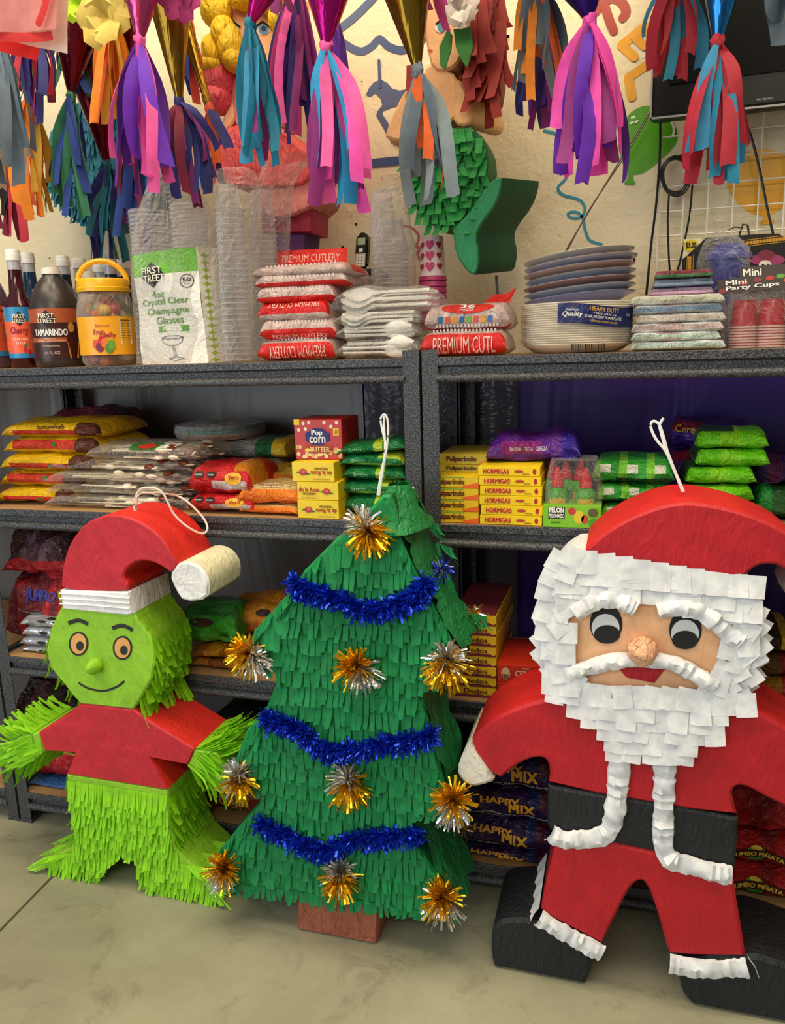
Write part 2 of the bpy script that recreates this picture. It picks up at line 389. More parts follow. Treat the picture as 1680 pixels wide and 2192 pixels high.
mural('painted_letter_s', [(bez([(1275, 25), (1292, 5), (1312, -4), (1330, 5), (1340, 25), (1333, 38)]), 17), (bez([(1250, 30), (1280, -10), (1300, -40)]), 15), (bez([(1292, 5), (1303, 40), (1313, 65)]), 16)], '#9c3220')
mural('painted_letter_e', [([(1330, 97), (1380, 57)], 17), ([(1330, 97), (1357, 122)], 16), ([(1356, 76), (1378, 98)], 15), ([(1380, 57), (1400, 80)], 15)], '#e0a024')
mural('painted_letter_l', [([(1345, 166), (1395, 132)], 16), ([(1345, 166), (1352, 207)], 17)], '#e0a024')
mural('paint_spots', [([(x, y), (x + .5, y)], w) for x, y, w in ((762, 480, 5), (1357, 555, 5), (876, 447, 6), (733, 530, 6), (774, 175, 3), (770, 195, 3), (1087, 78, 6), (106, 553, 4), (752, 462, 3))], '#5a5360')
# plastic sheets hung behind the shelves
def sheet(name, x0, x1, z0, z1, y, h, label, kind='sheet', amp=.004, seed=0, **k):
    m = MB(); nx, nz = 60, 14
    I = [[m.vert((x0 + (x1 - x0) * i / nx, y + amp * noise.noise(Vector((i * .35 + seed, j * .12, seed))), z0 + (z1 - z0) * j / nz)) for j in range(nz + 1)] for i in range(nx + 1)]
    for i in range(nx):
        for j in range(nz): m.face((I[i][j], I[i + 1][j], I[i + 1][j + 1], I[i][j + 1]))
    return single(name, label, 'sheet', m, mat(h, kind, **k))
sheet('plastic_sheet', -1.75, X_(778, .465, 1.1), .03, 1.25, .465, '#6f6862', 'grey plastic sheet hung behind the left shelf unit', seed=2)
sheet('plastic_sheet', X_(770, .475, 1.1), 1.4, .03, 1.25, .475, '#40257c', 'purple plastic sheet hung behind the right shelf unit', seed=5, amp=.003)
sheet('plastic_sheet', X_(782, .462, 1.1), X_(1108, .462, 1.1), .03, 1.25, .462, '#8a8680', 'sheer grey plastic sheet overlapping the purple sheet', 'clear', seed=9, lo=.55, hi=.75, sc=4)
# ---------------------------------------------------------------- metal shelf units
GM = mat('#4a4b4f', 'metal'); DK = mat('#0b0b0c', 'plain'); BOARD = mat('#a98355', 'plain', r=.8)
DECK = [.098, .514, .930, 1.291]; DEP = .43; UW = 1.22
def shelf_unit(x0, label):
    x1 = x0 + UW; t = thing('metal_shelf_unit', label, 'shelf', (x0, 0, 0), 'metal shelf units along the wall'); w = .036; th = .0025
    for px, sg in ((x0, 1), (x1, -1)):
        for py, sy in ((0, 1), (DEP, -1)):
            m = MB(); a, b = sorted((px, px + sg * w)); m.box((a, *sorted((py, py + sy * th))[:1], 0), (b, sorted((py, py + sy * th))[1], 1.307))
            c, d = sorted((px, px + sg * th)); e, f = sorted((py + sy * th, py + sy * w)); m.box((c, e, 0), (d, f, 1.307))
            m.box((a - .001, min(py, py + sy * w) - .001, 0), (b + .001, max(py, py + sy * w) + .001, .012))
            if sy < 0:                                            # keyholes on the rear posts' inner faces
                for k in range(26):
                    z = .06 + k * .048; xm = px + sg * w * .58; y = py - th - .0006
                    m.fan([(xm + .0042 * math.cos(q) * (1 if math.sin(q) > 0 else .6), y, z + .0075 * math.sin(q)) for q in [2 * math.pi * i / 9 for i in range(9)]], 1)
                    y2 = py - w * .55; xi = px + sg * (th + .0006)
                    m.fan([(xi, y2 + .004 * math.cos(q), z + .0075 * math.sin(q)) for q in [2 * math.pi * i / 9 for i in range(9)]], 1)
            part('post', m, [GM, DK], t, False)
    for zt in DECK:
        pr = [(0.001, 0), (-.001, -.002), (-.001, -.017), (.010, -.021), (.010, -.034), (.001, -.036), (-.004, -.040), (-.0055, -.045), (-.004, -.050), (0, -.053), (.02, -.053), (.02, -.003)]
        for fy, sg in ((0, 1), (DEP, -1)):
            m = MB(); m.loft([[(x, fy + sg * y, zt + z) for y, z in pr] for x in (x0 + w * .9, x1 - w * .9)], 0, True, True, True); part('beam', m, GM, t)
        for xe, sg in ((x0, 1), (x1, -1)):
            m = MB(); a, b = sorted((xe + sg * .003, xe + sg * .016)); m.box((a, .03, zt - .05), (b, DEP - .03, zt - .004)); part('side_beam', m, GM, t)
        m = MB(); m.box((x0 + .018, .002, zt - .016), (x1 - .018, DEP - .004, zt - .0005)); part('shelf_board', m, BOARD, t)
    return t
shelf_unit(-1.223, 'dark grey metal shelf unit holding syrups and clear cups, behind the green pinatas')
shelf_unit(.003, 'dark grey metal shelf unit holding foam plates, behind the red suited pinata')
shelf_unit(-1.223 - UW - .008, 'dark grey metal shelf unit cut off by the left photo edge')
# ---------------------------------------------------------------- things on the wall
t = thing('television', 'black flat television hung on the wall at upper right', 'television', P(1400, 252, .40))
a = P(1394, 252, .36); TX, TZ = a.x, a.z
m = MB(); m.box((TX, .36, TZ), (TX + 1.0, .42, TZ + .58), bev=.006); part('housing', m, mat('#0d0d0e', 'plain', r=.35, spec=.25), t)
m = MB(); m.box((TX + .035, .357, TZ + .065), (TX + .965, .3595, TZ + .55)); part('screen', m, mat('#090909', 'plain', r=.45, spec=.08), t, False)
m = MB(); m.box((TX - .003, .357, TZ - .004), (TX + 1.003, .362, TZ)); m.box((TX - .004, .357, TZ - .004), (TX, .362, TZ + .58)); part('bezel_trim', m, mat('#8b8d90', 'plain', r=.3), t, False)
a = P(1618, 217, .3592); b = P(1655, 208, .3592); m = MB(); write(m, 'SAMSUNG', frontmap(a.x, b.x, a.z, b.z, .3562)); part('lettering', m, mat('#9a9a98'), t, False, 'pale grey maker lettering')
m = MB(); m.box((TX + .3, .42, TZ + .2), (TX + .6, WY - .001, TZ + .4)); part('wall_bracket', m, DK, t, False)
t = thing('wire_grid_panel', 'white wire grid panel on the wall below the television', 'grid', P(1408, 620, .47)); GW = mat('#e2ded4', 'plain', r=.35)
gx0 = X_(1409, .47, 1.6); gx1 = gx0 + .62; gz0 = 1.296; gz1 = Z_(1404, 230, .47)
for i in range(12):
    x = gx0 + i * .0555; m = MB(); m.tube([(x, .47, gz0), (x, .47, gz1)], .0019); part('wire', m, GW, t)
for i in range(8):
    z = Z_(1410, 295, .474) - (i - 1) * .0565
    if z < gz1: m = MB(); m.tube([(gx0 - .006, .4735, z), (gx1, .4735, z)], .0019); part('wire', m, GW, t)
m = MB(); m.tube([(gx0 + .3, .47, gz1 - .02), (gx0 + .3, WY, gz1 - .02)], .004); part('hook', m, GW, t)
def cable(name, label, paths, r, h, Y, cat='cable', grp=None):
    m = MB()
    for p in paths: m.tube([P(a, b, Y) for a, b in bez(p, 5)], r)
    return single(name, label, cat, m, mat(h, 'plain', r=.4), grp)
cable('power_cable', 'black cable hanging straight down left of the wire grid', [[(1413, 255), (1412, 330), (1405, 430), (1394, 520), (1388, 580), (1383, 632)]], .0032, '#141414', .462)
cable('power_cable', 'black cable slanting over the yellow painted balloon', [[(1587, 246), (1605, 285), (1625, 360), (1645, 460), (1668, 560), (1682, 640)]], .003, '#1b1a1a', .455)
cable('speaker_wire', 'thin twin wire slanting tight from the television towards the plates', [[(1392, 236), (1335, 330), (1268, 440), (1212, 535), (1190, 580)], [(1394, 238), (1340, 330), (1262, 448), (1214, 536)]], .0018, '#5b5444', .44, 'wire')
lo = []
for k in range(5):
    cx, cy, rx, ry = 1446 + rng.uniform(-3, 3), 376 + rng.uniform(-4, 4), 30 + rng.uniform(-4, 4), 40 + rng.uniform(-3, 4)
    lo.append([(cx + rx * math.cos(q), cy + ry * math.sin(q)) for q in [2 * math.pi * i / 12 for i in range(13)]])
lo += [[(1432, 415), (1429, 470), (1432, 560), (1438, 615)], [(1482, 395), (1474, 470), (1455, 560), (1439, 613)], [(1452, 335), (1470, 330), (1488, 334)]]
cable('coiled_cable', 'black coiled cable hung on the wire grid', lo, .0026, '#121212', .460)
# cordless phone on its little wall stand
t = thing('cordless_phone', 'cordless phone standing on a black bracket behind the cutlery packs', 'phone', P(772, 576, .43))
a = P(752, 590, .40); b = P(800, 576, .40)
m = MB(); m.box((a.x, .38, a.z), (b.x + .01, .5, b.z), bev=.002); m.box((P(775, 600, .4).x, .41, 1.291), (P(798, 600, .4).x, .45, a.z)); part('bracket', m, mat('#1c1c1d', 'plain', r=.4), t)
a = P(761, 577, .42); b = P(785, 497, .42); ph = []
for i in range(9):
    q = i / 8; z = a.z + (b.z - a.z) * q; wx = (b.x - a.x) / 2 * (1 - .12 * abs(q - .5)); cx = a.x + (b.x - a.x) / 2 + .004 * q; y = .415 + .018 * q; e = .35 if i in (0, 8) else 1
    ph.append([(cx - wx * e, y - .006, z), (cx - wx * .7 * e, y - .011, z), (cx + wx * .7 * e, y - .011, z), (cx + wx * e, y - .006, z), (cx + wx * e, y + .012, z), (cx - wx * e, y + .012, z)])
m = MB(); m.loft(ph, 0, True, True, True); hs = part('handset', m, mat('#151516', 'plain', r=.25), t)
fn = lambda u, v: Vector((a.x + .004 * v + (b.x - a.x) * u, .4025 + .018 * v, a.z + (b.z - a.z) * v))
m = MB(); shape(m, fn, [(.2, .66), (.8, .66), (.8, .86), (.2, .86)]); part('display', m, mat('#9bb08a', 'plain', r=.2), hs, False)
m = MB(); shape(m, fn, [(.1, .05), (.9, .05), (.9, .42), (.1, .42)]); part('keypad_plate', m, mat('#b9b4a6', 'plain', r=.3), hs, False)
fk = lambda u, v: fn(u, v) + Vector((0, -.001, 0)); m = MB()
for i in range(3):
    for j in range(4): blob(m, fk, .25 + .25 * i, .1 + .085 * j, .085, .03)
shape(m, fk, [(.35, .46), (.65, .46), (.65, .56), (.35, .56)]); part('keys', m, mat('#efece2', 'plain'), hs, False, kind='stuff')
# ================================================================ the three standing pinatas
def ruffle(mb, pxs, wpx, Y, r, amp=.004, lift=.004, mi=0, flap=.022):
    """a ruffled paper trim following a line of the photograph at depth Y"""
    pts = [P(a, b, Y) for a, b in pxs]; out = [pts[0]]
    for a, b in zip(pts, pts[1:]):
        k = max(1, int((b - a).length / .006)); out += [a.lerp(b, (i + 1) / k) for i in range(k)]
    sc = (P(840, 1400, Y) - P(841, 1400, Y)).length; hw = wpx * sc / 2; rings = []
    n = len(out)
    for i, p in enumerate(out):
        t = out[min(i + 2, n - 1)] - out[max(i - 2, 0)]; q = Vector((-t.z, 0, t.x)).normalized()
        h = lift + r.uniform(0, amp); e = 1 + r.uniform(-.12, .12)
        rings.append([p - q * hw * e, p - q * hw * .9 * e + Vector((0, -h * .8, 0)), p - q * hw * .3 + Vector((0, -h - r.uniform(0, amp), 0)), p + q * hw * .3 + Vector((0, -h - r.uniform(0, amp), 0)), p + q * hw * .9 * e + Vector((0, -h * .8, 0)), p + q * hw * e])
    mb.loft(rings, mi, False)
    return out
def oval(mb, px, py, rx, ry, Y, mi=0, n=22, rot=0, a0=0, a1=2 * math.pi):
    pts = []
    for k in range(n):
        a = a0 + (a1 - a0) * k / n; x = rx * math.cos(a); y = ry * math.sin(a)
        pts.append(P(px + x * math.cos(rot) - y * math.sin(rot), py + x * math.sin(rot) + y * math.cos(rot), Y))
    mb.fan(pts, mi)
def loopcord(name, parent, pxs, Y, mtl, r=.0028):
    m = MB()
    for p in pxs: m.tube([P(a, b, Y if len(q) < 3 else Y + q[2]) for q in bez3(p) for a, b in [q[:2]]], r, 6)
    return part(name, m, mtl, parent)
def bez3(pts, n=6):
    p3 = [(p[0], p[1], p[2] if len(p) > 2 else 0) for p in pts]; a = bez([p[:2] for p in p3], n); out = []
    for i, q in enumerate(a):
        k = min(len(p3) - 2, i // n); t = min(1, (i - k * n) / n); out.append((q[0], q[1], p3[k][2] + (p3[k + 1][2] - p3[k][2]) * t))
    return out
def ball(mb, c, r, mi=0, seg=16, rings=10, sx=1, sy=1, sz=1, amp=0, f=14):
    R = []
    for i in range(rings + 1):
        th = math.pi * i / rings; row = []
        for j in range(seg):
            ph = 2 * math.pi * j / seg; d = Vector((math.sin(th) * math.cos(ph) * sx, math.sin(th) * math.sin(ph) * sy, math.cos(th) * sz))
            row.append(Vector(c) + d * r * (1 + amp * noise.noise(d * f * .2 + Vector(c) * 9)))
        R.append(row)
    mb.loft(R, mi, True)
def fringe_face(root, poly, Y, step, L, sw, mtl, r, zs=None, name='fringe_band', nrm=(0, -1, 0), inset=.004, **k):
    k.setdefault('clip', lambda x, z: any(a - .004 <= x <= b + .004 for a, b in spans(poly, z)))
    zz = [p[1] for p in poly]; z = max(zz) - .004 if zs is None else zs[0]; lo = min(zz) + L * .35 if zs is None else zs[1]
    while z > lo:
        sp = [s for s in spans(poly, z) if s[1] - s[0] > .012]
        for a, b in sp:
            m = MB(); band(m, (a + inset * .2, Y, z), (b - inset * .2, Y, z), Vector(nrm), L, sw, r, **k); part(name, m, mtl, root, False)
        z -= step * r.uniform(.9, 1.1)
def fringe_side(root, poly, y0, y1, sgn, step, L, sw, mtl, r, ztop, zbot, name='fringe_band', which=-1, **k):
    z = ztop
    while z > zbot:
        sp = spans(poly, z); sp2 = spans(poly, z - L * .4)
        if sp:
            x = sp[which][1 if sgn > 0 else 0]; m = MB()
            band(m, (x, y0, z), (x, y1, z), Vector((sgn, 0, 0)), L, sw, r, **k); part(name, m, mtl, root, False)
        z -= step * r.uniform(.9, 1.1)
# ---------------------------------------------------------------- lime green figure
EY, EB = -.170, -.012
LIME = mat('#8fc62a', 'paper', b=.3); LF = mat('#9be21e', 'tissue', t=.28); RED = mat('#c3202f', 'paper', b=.3); REDT = mat('#d8261c', 'paper', b=.3); WHT = mat('#f2f0f2', 'paper', b=.5); INK = mat('#20241c', 'plain')
er = random.Random(11)
elf = thing('figure_pinata', 'lime green fringed figure pinata in red shirt and drooping red cap', 'pinata', (P(280, 1900, EY).x, -.09, 0))
head = xz([(130, 1300), (108, 1348), (98, 1392), (106, 1428), (132, 1460), (158, 1493), (172, 1507), (285, 1519), (302, 1493), (325, 1450), (332, 1402), (320, 1360), (298, 1332), (282, 1308), (276, 1298)], EY)
m = MB(); m.prism(head, EY, EB); hd = part('head', m, [LIME, LIME], elf)
# generic friendly painted face
for cx, cy in ((168, 1378), (262, 1387)):
    m = MB(); oval(m, cx, cy, 21, 26, EY - .0012); eo = part('eye', m, INK, hd, False)
    m = MB(); oval(m, cx, cy, 17, 22, EY - .002); part('eye_white', m, mat('#e8a862', 'plain'), eo, False)
    m = MB(); oval(m, cx + 3, cy + 5, 8, 10, EY - .0028); part('pupil', m, INK, eo, False)
for nm, pts, w in (('eyebrow', bez([(146, 1334), (168, 1328), (188, 1336)]), 9), ('eyebrow', bez([(240, 1345), (262, 1339), (284, 1349)]), 9), ('mouth', bez([(168, 1462), (190, 1474), (222, 1479), (250, 1470), (266, 1458)]), 5)):
    pp = [P(a, b, EY - .0014) for a, b in pts]; m = MB()
    for a, b in zip(pp, pp[1:]):
        t = (b - a).normalized(); q = Vector((-t.z, 0, t.x)) * (w / 1880); m.poly([a + q, a - q, b - q, b + q])
    part(nm, m, INK, hd, False)
m = MB(); c = P(210, 1422, EY); ball(m, c + Vector((0, -.012, 0)), .0150, sx=1, sz=1.2, sy=1.9, amp=.12); part('nose', m, LIME, hd)
hat = xz(smooth_outline([(130, 1264), (131, 1235), (134, 1208), (148, 1163), (182, 1119), (228, 1101), (268, 1104), (310, 1122), (345, 1150), (368, 1186), (382, 1212), (366, 1228), (352, 1216), (322, 1201), (294, 1200), (272, 1214), (261, 1236), (276, 1252), (270, 1268)], 1), EY)
m = MB(); m.prism(hat, EY, EB, 0, 1); part('cap', m, [RED, REDT], elf)
brim = xz([(127, 1264), (275, 1268), (284, 1314), (272, 1318), (134, 1304)], EY - .004)
m = MB(); m.prism(brim, EY - .004, EB + .004, 0, 0)
for y in (1274, 1285, 1296): m.tube([P(128, y - 4, EY - .0045), P(200, y, EY - .006), P(278, y + 7, EY - .0045)], .0022, 5)
part('cap_brim', m, WHT, elf)
tip = xz(smooth_outline([(361, 1230), (380, 1204), (408, 1203), (433, 1217), (448, 1244), (444, 1284), (392, 1289), (374, 1264)], 1), EY)
m = MB(); m.prism(tip, EY, EB, 0, 1, .005); part('cap_tip', m, [WHT, mat('#ece6c6', 'paper', b=.4)], elf)
shirt = xz([(172, 1507), (286, 1519), (318, 1543), (416, 1604), (401, 1638), (322, 1622), (358, 1691), (142, 1657), (162, 1611), (95, 1608), (82, 1568), (148, 1529)], EY)
m = MB(); m.prism(shirt, EY, EB, 0, 1); part('shirt', m, [RED, REDT], elf)
hips = xz([(142, 1657), (358, 1691), (364, 1760), (374, 1815), (432, 1872), (466, 1898), (462, 1930), (385, 1926), (322, 1914), (303, 1878), (292, 1838), (262, 1826), (240, 1845), (208, 1893), (160, 1886), (118, 1874), (96, 1858), (104, 1838), (150, 1815), (164, 1790), (152, 1720)], EY)
zf = .0012; hips = [(x, max(z, zf)) for x, z in hips]
m = MB(); m.prism(hips, EY, EB); part('legs', m, [LIME, mat('#79b222', 'paper')], elf)
z0 = P(250, 1672, EY).z
fringe_face(elf, hips, EY, .030, .048, .0078, LF, er, zs=(z0 + .012, .035), flare=.22)
z = z0 - .0; 
fringe_side(elf, hips, EY, EB, 1, .030, .046, .0085, LF, er, z0 - .03, .02, flare=.3)
fringe_side(elf, hips, EB, EY, -1, .032, .045, .009, LF, er, z0 - .01, .02, which=0, flare=.6)
# foot tops and toes fringe outwards
for px0, px1, py, s in ((98, 150, 1834, -1), (90, 120, 1858, -1), (395, 440, 1850, 1), (430, 466, 1885, 1), (440, 467, 1912, 1)):
    a = P(px0, py, EY); b = P(px1, py + s * 6, EY)
    for yy in (EY, EY + .05, EY + .1):
        m = MB(); band(m, (a.x, yy, max(a.z, .03)), (b.x, yy, max(b.z, .03)), Vector((s * .7, -.5, .2)), .04, .008, er, down=Vector((s * .7, -.25, -.5)).normalized(), flare=.25); part('fringe_band', m, LF, elf, False)
# head side fringe (seen on the right) and left cheek fringe
hz = [p[1] for p in head]
fringe_side(elf, head, EY, EB, 1, .026, .036, .0115, LF, er, P(283, 1312, EY).z + .012, min(hz) + .005, flare=.18)
fringe_side(elf, head, EB, EY, -1, .03, .034, .009, LF, er, P(110, 1320, EY).z, min(hz) - .0, which=0, flare=.35)
m = MB(); a = P(296, 1500, EY); band(m, (a.x, EY, a.z), (a.x + .02, EB, a.z + .02), Vector((1, 0, 0)), .07, .011, er, flare=.25); part('fringe_band', m, LF, elf, False)
# arms: green ends
armL = xz([(84, 1568), (96, 1608), (70, 1632), (38, 1640), (14, 1625), (10, 1598), (40, 1578)], EY + .004)
armR = xz([(416, 1604), (401, 1638), (438, 1664), (466, 1676), (480, 1640), (462, 1612)], EY + .004)
for poly, s in ((armL, -1), (armR, 1)):
    m = MB(); m.prism(poly, EY + .004, EB - .004); part('forearm', m, LIME, elf)
    cx = sum(p[0] for p in poly) / len(poly); x0 = [p for p in poly]
    xs = [p[0] for p in poly]; inner = max(xs) if s < 0 else min(xs); outer = min(xs) if s < 0 else max(xs)
    def top(x):
        zs = []
        for i in range(len(poly)):
            (xa, za), (xb, zb) = poly[i], poly[(i + 1) % len(poly)]
            if (xa <= x) != (xb <= x): zs.append(za + (zb - za) * (x - xa) / (xb - xa))
        return (min(zs), max(zs)) if len(zs) > 1 else None
    for k in range(5):
        x = inner + (outer - inner) * (.04 + .21 * k); tt = top(x)
        if not tt: continue
        dn = Vector((s * 1.0, 0, -.42)).normalized()
        m = MB(); band(m, (x, EY + .002, tt[1]), (x, EY + .002, tt[0]), Vector((0, -1, 0)), .05, .0075, er, down=dn, flare=.3, skew=.8); part('fringe_band', m, LF, elf, False)
        m = MB(); band(m, (x, EY + .004, tt[1]), (x, EB - .004, tt[1]), Vector((s * .2, 0, 1)), .05, .0085, er, down=Vector((s, 0, .12)).normalized(), flare=.35, skew=.8); part('fringe_band', m, LF, elf, False)
        m = MB(); band(m, (x, EY + .004, tt[0]), (x, EB - .004, tt[0]), Vector((s * .3, 0, -1)), .05, .009, er, down=Vector((s * .5, -.1, -.9)).normalized(), flare=.15, skew=.8); part('fringe_band', m, LF, elf, False)
loopcord('hanging_cord', elf, [[(290, 1100, 0), (288, 1072, 0), (305, 1045, .0), (345, 1052, .01), (372, 1100, .02), (402, 1128, .03), (432, 1142, .05), (444, 1132, .07), (436, 1110, .09), (408, 1080, .09), (380, 1062, .09), (330, 1055, .02), (296, 1060, .0), (292, 1098, .0)]], EY + .055, mat('#f2dfd2', 'plain'), .0026)
# ---------------------------------------------------------------- Christmas tree
TY, TB = -.215, -.060
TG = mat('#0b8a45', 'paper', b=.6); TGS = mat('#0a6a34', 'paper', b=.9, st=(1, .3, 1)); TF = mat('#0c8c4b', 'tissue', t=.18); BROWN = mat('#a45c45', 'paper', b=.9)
GOLD = mat('#e9b41e', 'foil', r=.2); SILV = mat('#d8d8d6', 'foil', r=.16); BLUF = mat('#1b41cc', 'foil', r=.2, m=.7)
tr = random.Random(23)
tree = thing('tree_pinata', 'green fringed Christmas tree pinata with blue tinsel and gold pompoms', 'pinata', (P(725, 2000, TY).x, -.14, 0))
tpx = [(806, 1074), (818, 1060), (836, 1060), (848, 1090), (856, 1150), (878, 1200), (905, 1252), (932, 1305), (956, 1355), (984, 1400), (974, 1448), (926, 1470), (893, 1478), (905, 1503), (932, 1602), (952, 1680), (972, 1730), (930, 1752), (880, 1752), (894, 1816), (934, 1869), (982, 1942), (896, 1962), (801, 1942), (633, 1918), (523, 1898), (468, 1884), (470, 1820), (520, 1760), (572, 1704), (530, 1694), (486, 1690), (497, 1640), (528, 1562), (569, 1515), (596, 1448), (560, 1428), (538, 1390), (545, 1350), (590, 1305), (625, 1262), (650, 1222), (690, 1182), (722, 1150), (770, 1110)]
tpoly = xz(tpx, TY)
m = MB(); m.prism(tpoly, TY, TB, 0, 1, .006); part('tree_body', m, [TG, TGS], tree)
trunk = xz([(636, 1905), (634, 1962), (806, 2012), (812, 1930)], TY + .01)
tb = trunk[:]; trunk = [(trunk[0][0], trunk[0][1] + .02), (trunk[1][0], .0012), (trunk[2][0], .0012), (trunk[3][0], trunk[3][1] + .03)]
m = MB(); m.prism(trunk, TY + .01, TB - .012, 0, 0, .006); part('trunk', m, BROWN, tree)
fringe_face(tree, tpoly, TY, .037, .046, .0128, TF, tr, zs=(P(800, 1172, TY).z, P(700, 1890, TY).z), flare=.2, jl=.13, skew=.25)
m = MB()                                                     # ragged bottom edge
for a, b in (((470, 1885), (640, 1908)), ((640, 1908), (810, 1932)), ((810, 1932), (985, 1945))):
    m = MB(); band(m, P(*a, TY), P(*b, TY), Vector((0, -1, 0)), .026, .0115, tr, flare=.2); part('fringe_band', m, TF, tree, False)
for pts in ([(690, 1182), (625, 1262)], [(625, 1262), (545, 1350)], [(569, 1515), (497, 1640)], [(572, 1704), (470, 1820)], [(856, 1150), (905, 1252)], [(905, 1252), (984, 1400)]):
    m = MB(); band(m, P(*pts[0], TY), P(*pts[1], TY), Vector((-.3 if pts[0][0] < 800 else .3, -1, 0)), .035, .016, tr, flare=.3, skew=.9); part('fringe_band', m, TF, tree, False)
# crumpled smooth sheets over the tip and along the right flank
def crumple(parent, name, grid, mtl, r, amp=.004):
    m = MB(); I = [[m.vert(Vector(p) + Vector((r.uniform(-amp, amp), r.uniform(-amp, amp), r.uniform(-amp, amp)))) for p in row] for row in grid]
    for a, b in zip(I, I[1:]):
        for j in range(len(a) - 1): m.face((a[j], a[j + 1], b[j + 1], b[j]))
    return part(name, m, mtl, parent, True)
TGC = mat('#0f7c3e', 'paper', b=.9)
g = []
for i in range(9):
    t = i / 8; row = []
    for j in range(19):
        q = 2 * math.pi * j / 18; c = Vector((P(832, 1068, TY).x, (TY + TB) / 2, P(832, 1050, TY).z)); rad = .024 + .052 * t
        row.append(c + Vector((math.cos(q) * rad * .85, math.sin(q) * (.035 + .062 * t), -.085 * t)))
    g.append(row)
crumple(tree, 'tip_wrap', g, TGC, tr, .0035)
def flank(pa, pb, n=9):
    a, b = P(*pa, TY), P(*pb, TY); g = []
    for i in range(n + 1):
        p = a.lerp(b, i / n); g.append([(p.x + .006 + .006 * math.sin(j * 2.1 + i), TY - .004 + (TB - TY + .006) * j / 6, p.z) for j in range(7)])
    return g
for pa, pb in (((856, 1140), (905, 1252)), ((905, 1252), (984, 1400)), ((893, 1478), (952, 1680)), ((880, 1752), (982, 1942))):
    crumple(tree, 'side_wrap', flank(pa, pb), TGC, tr, .0045)
for px, py, y in ((900, 1108, -.1), (930, 1160, -.09), (1005, 1310, -.09)):
    m = MB(); p = P(px, py, y); band(m, p, p + Vector((.03, .03, -.02)), Vector((.8, -.3, .3)), .035, .011, tr, flare=.5, skew=1.2); part('fringe_band', m, TF, tree, False)
def garland(pts, label):
    m = MB(); o = bez(pts, 10); pp = [P(a, b, TY - .018) for a, b in o]
    m.tube(pp, .004, 5)
    for p in pp:
        for k in range(3): tinsel(m, p + Vector((tr.uniform(-.006, .006), 0, tr.uniform(-.006, .006))), 17, .012, .030, tr, 0, .0045)
    part('tinsel_garland', m, BLUF, tree, False, label)
garland([(632, 1250), (660, 1268), (700, 1275), (755, 1298), (800, 1306), (850, 1294), (885, 1280), (912, 1250)], 'top blue tinsel garland')
garland([(570, 1538), (610, 1552), (655, 1572), (695, 1605), (750, 1606), (815, 1594), (870, 1585), (925, 1578)], 'middle blue tinsel garland')
garland([(558, 1764), (600, 1784), (650, 1808), (690, 1822), (735, 1802), (790, 1796), (840, 1790), (892, 1788)], 'lower blue tinsel garland')
def pompom(px, py, Y, r, split):
    m = MB(); c = P(px, py, Y); n = 230
    d = Vector((math.cos(split), -.15, math.sin(split)))
    tinsel(m, c + d * .006, n, r * .5, r * 1.15, tr, 0, .0044, d * .55); tinsel(m, c - d * .004, int(n * .7), r * .5, r * 1.1, tr, 1, .0044, -d * .6)
    part('foil_pompom', m, [GOLD, SILV], tree, False)
for px, py, sp in ((783, 1132, -.9), (537, 1402, 2.7), (768, 1432, 2.4), (955, 1416, -1.6), (511, 1664, -1.2), (746, 1672, -1.3), (970, 1720, 1.5), (480, 1866, 1.2), (728, 1872, -1.5), (948, 1928, 1.8)):
    pompom(px, py, TY - .022, .049, sp)
for px, py, Y in ((866, 1062, TB + .006), (1014, 1315, TB + .008), (985, 1775, TB + .008), (944, 1216, TY + .08)): 
    m = MB(); c = P(px, py, Y); tinsel(m, c, 70, .015, .034, tr, 0, .004); tinsel(m, c, 40, .015, .034, tr, 1, .004); part('foil_pompom', m, [BLUF if py == 1216 else GOLD, SILV], tree, False)
CORD = mat('#f4f2f0', 'plain')
loopcord('hanging_cord', tree, [[(808, 1060), (816, 1010), (826, 960), (818, 920), (815, 897), (822, 887), (829, 897), (831, 925), (827, 965), (818, 1015), (811, 1060)], [(812, 1060), (820, 1000), (824, 955), (822, 915), (822, 890)]], TY + .07, CORD, .0022)
# ---------------------------------------------------------------- red suited bearded figure
SY, SB = -.205, -.020
SR = mat('#bd1523', 'paper', b=.2); SRT = mat('#cf1c1c', 'paper', b=.35, st=(.4, 1, 1)); SKIN = mat('#edb78b', 'paper', b=.15); BLK = mat('#171b21', 'paper', b=.5); PW = mat('#eef0f8', 'tissue', t=.08); PWB = mat('#eceaec', 'paper')
sr = random.Random(5)
santa = thing('santa_pinata', 'big bearded Santa pinata in red suit with black boots', 'pinata', (P(1370, 2050, SY).x, -.11, 0))
hp = xz(smooth_outline([(1246, 1182), (1190, 1218), (1160, 1275), (1150, 1340), (1158, 1420), (1172, 1478), (1222, 1520), (1300, 1556), (1440, 1580), (1520, 1548), (1580, 1500), (1632, 1430), (1640, 1340), (1628, 1272), (1592, 1238), (1500, 1222), (1380, 1206)], 1), SY)
m = MB(); m.prism(hp, SY, SB, 0, 1); shd = part('head', m, [SKIN, PWB], santa)
hat = xz(smooth_outline([(1248, 1184), (1268, 1162), (1300, 1136), (1350, 1108), (1405, 1086), (1460, 1075), (1520, 1080), (1600, 1100), (1680, 1135), (1735, 1180), (1765, 1240), (1722, 1262), (1700, 1232), (1672, 1212), (1645, 1206), (1618, 1212), (1600, 1228), (1588, 1240), (1500, 1226), (1400, 1211), (1320, 1196)], 1), SY - .006)
m = MB(); m.prism(hat, SY - .006, SB + .004, 0, 1, .005); part('cap', m, [SR, SRT], santa)
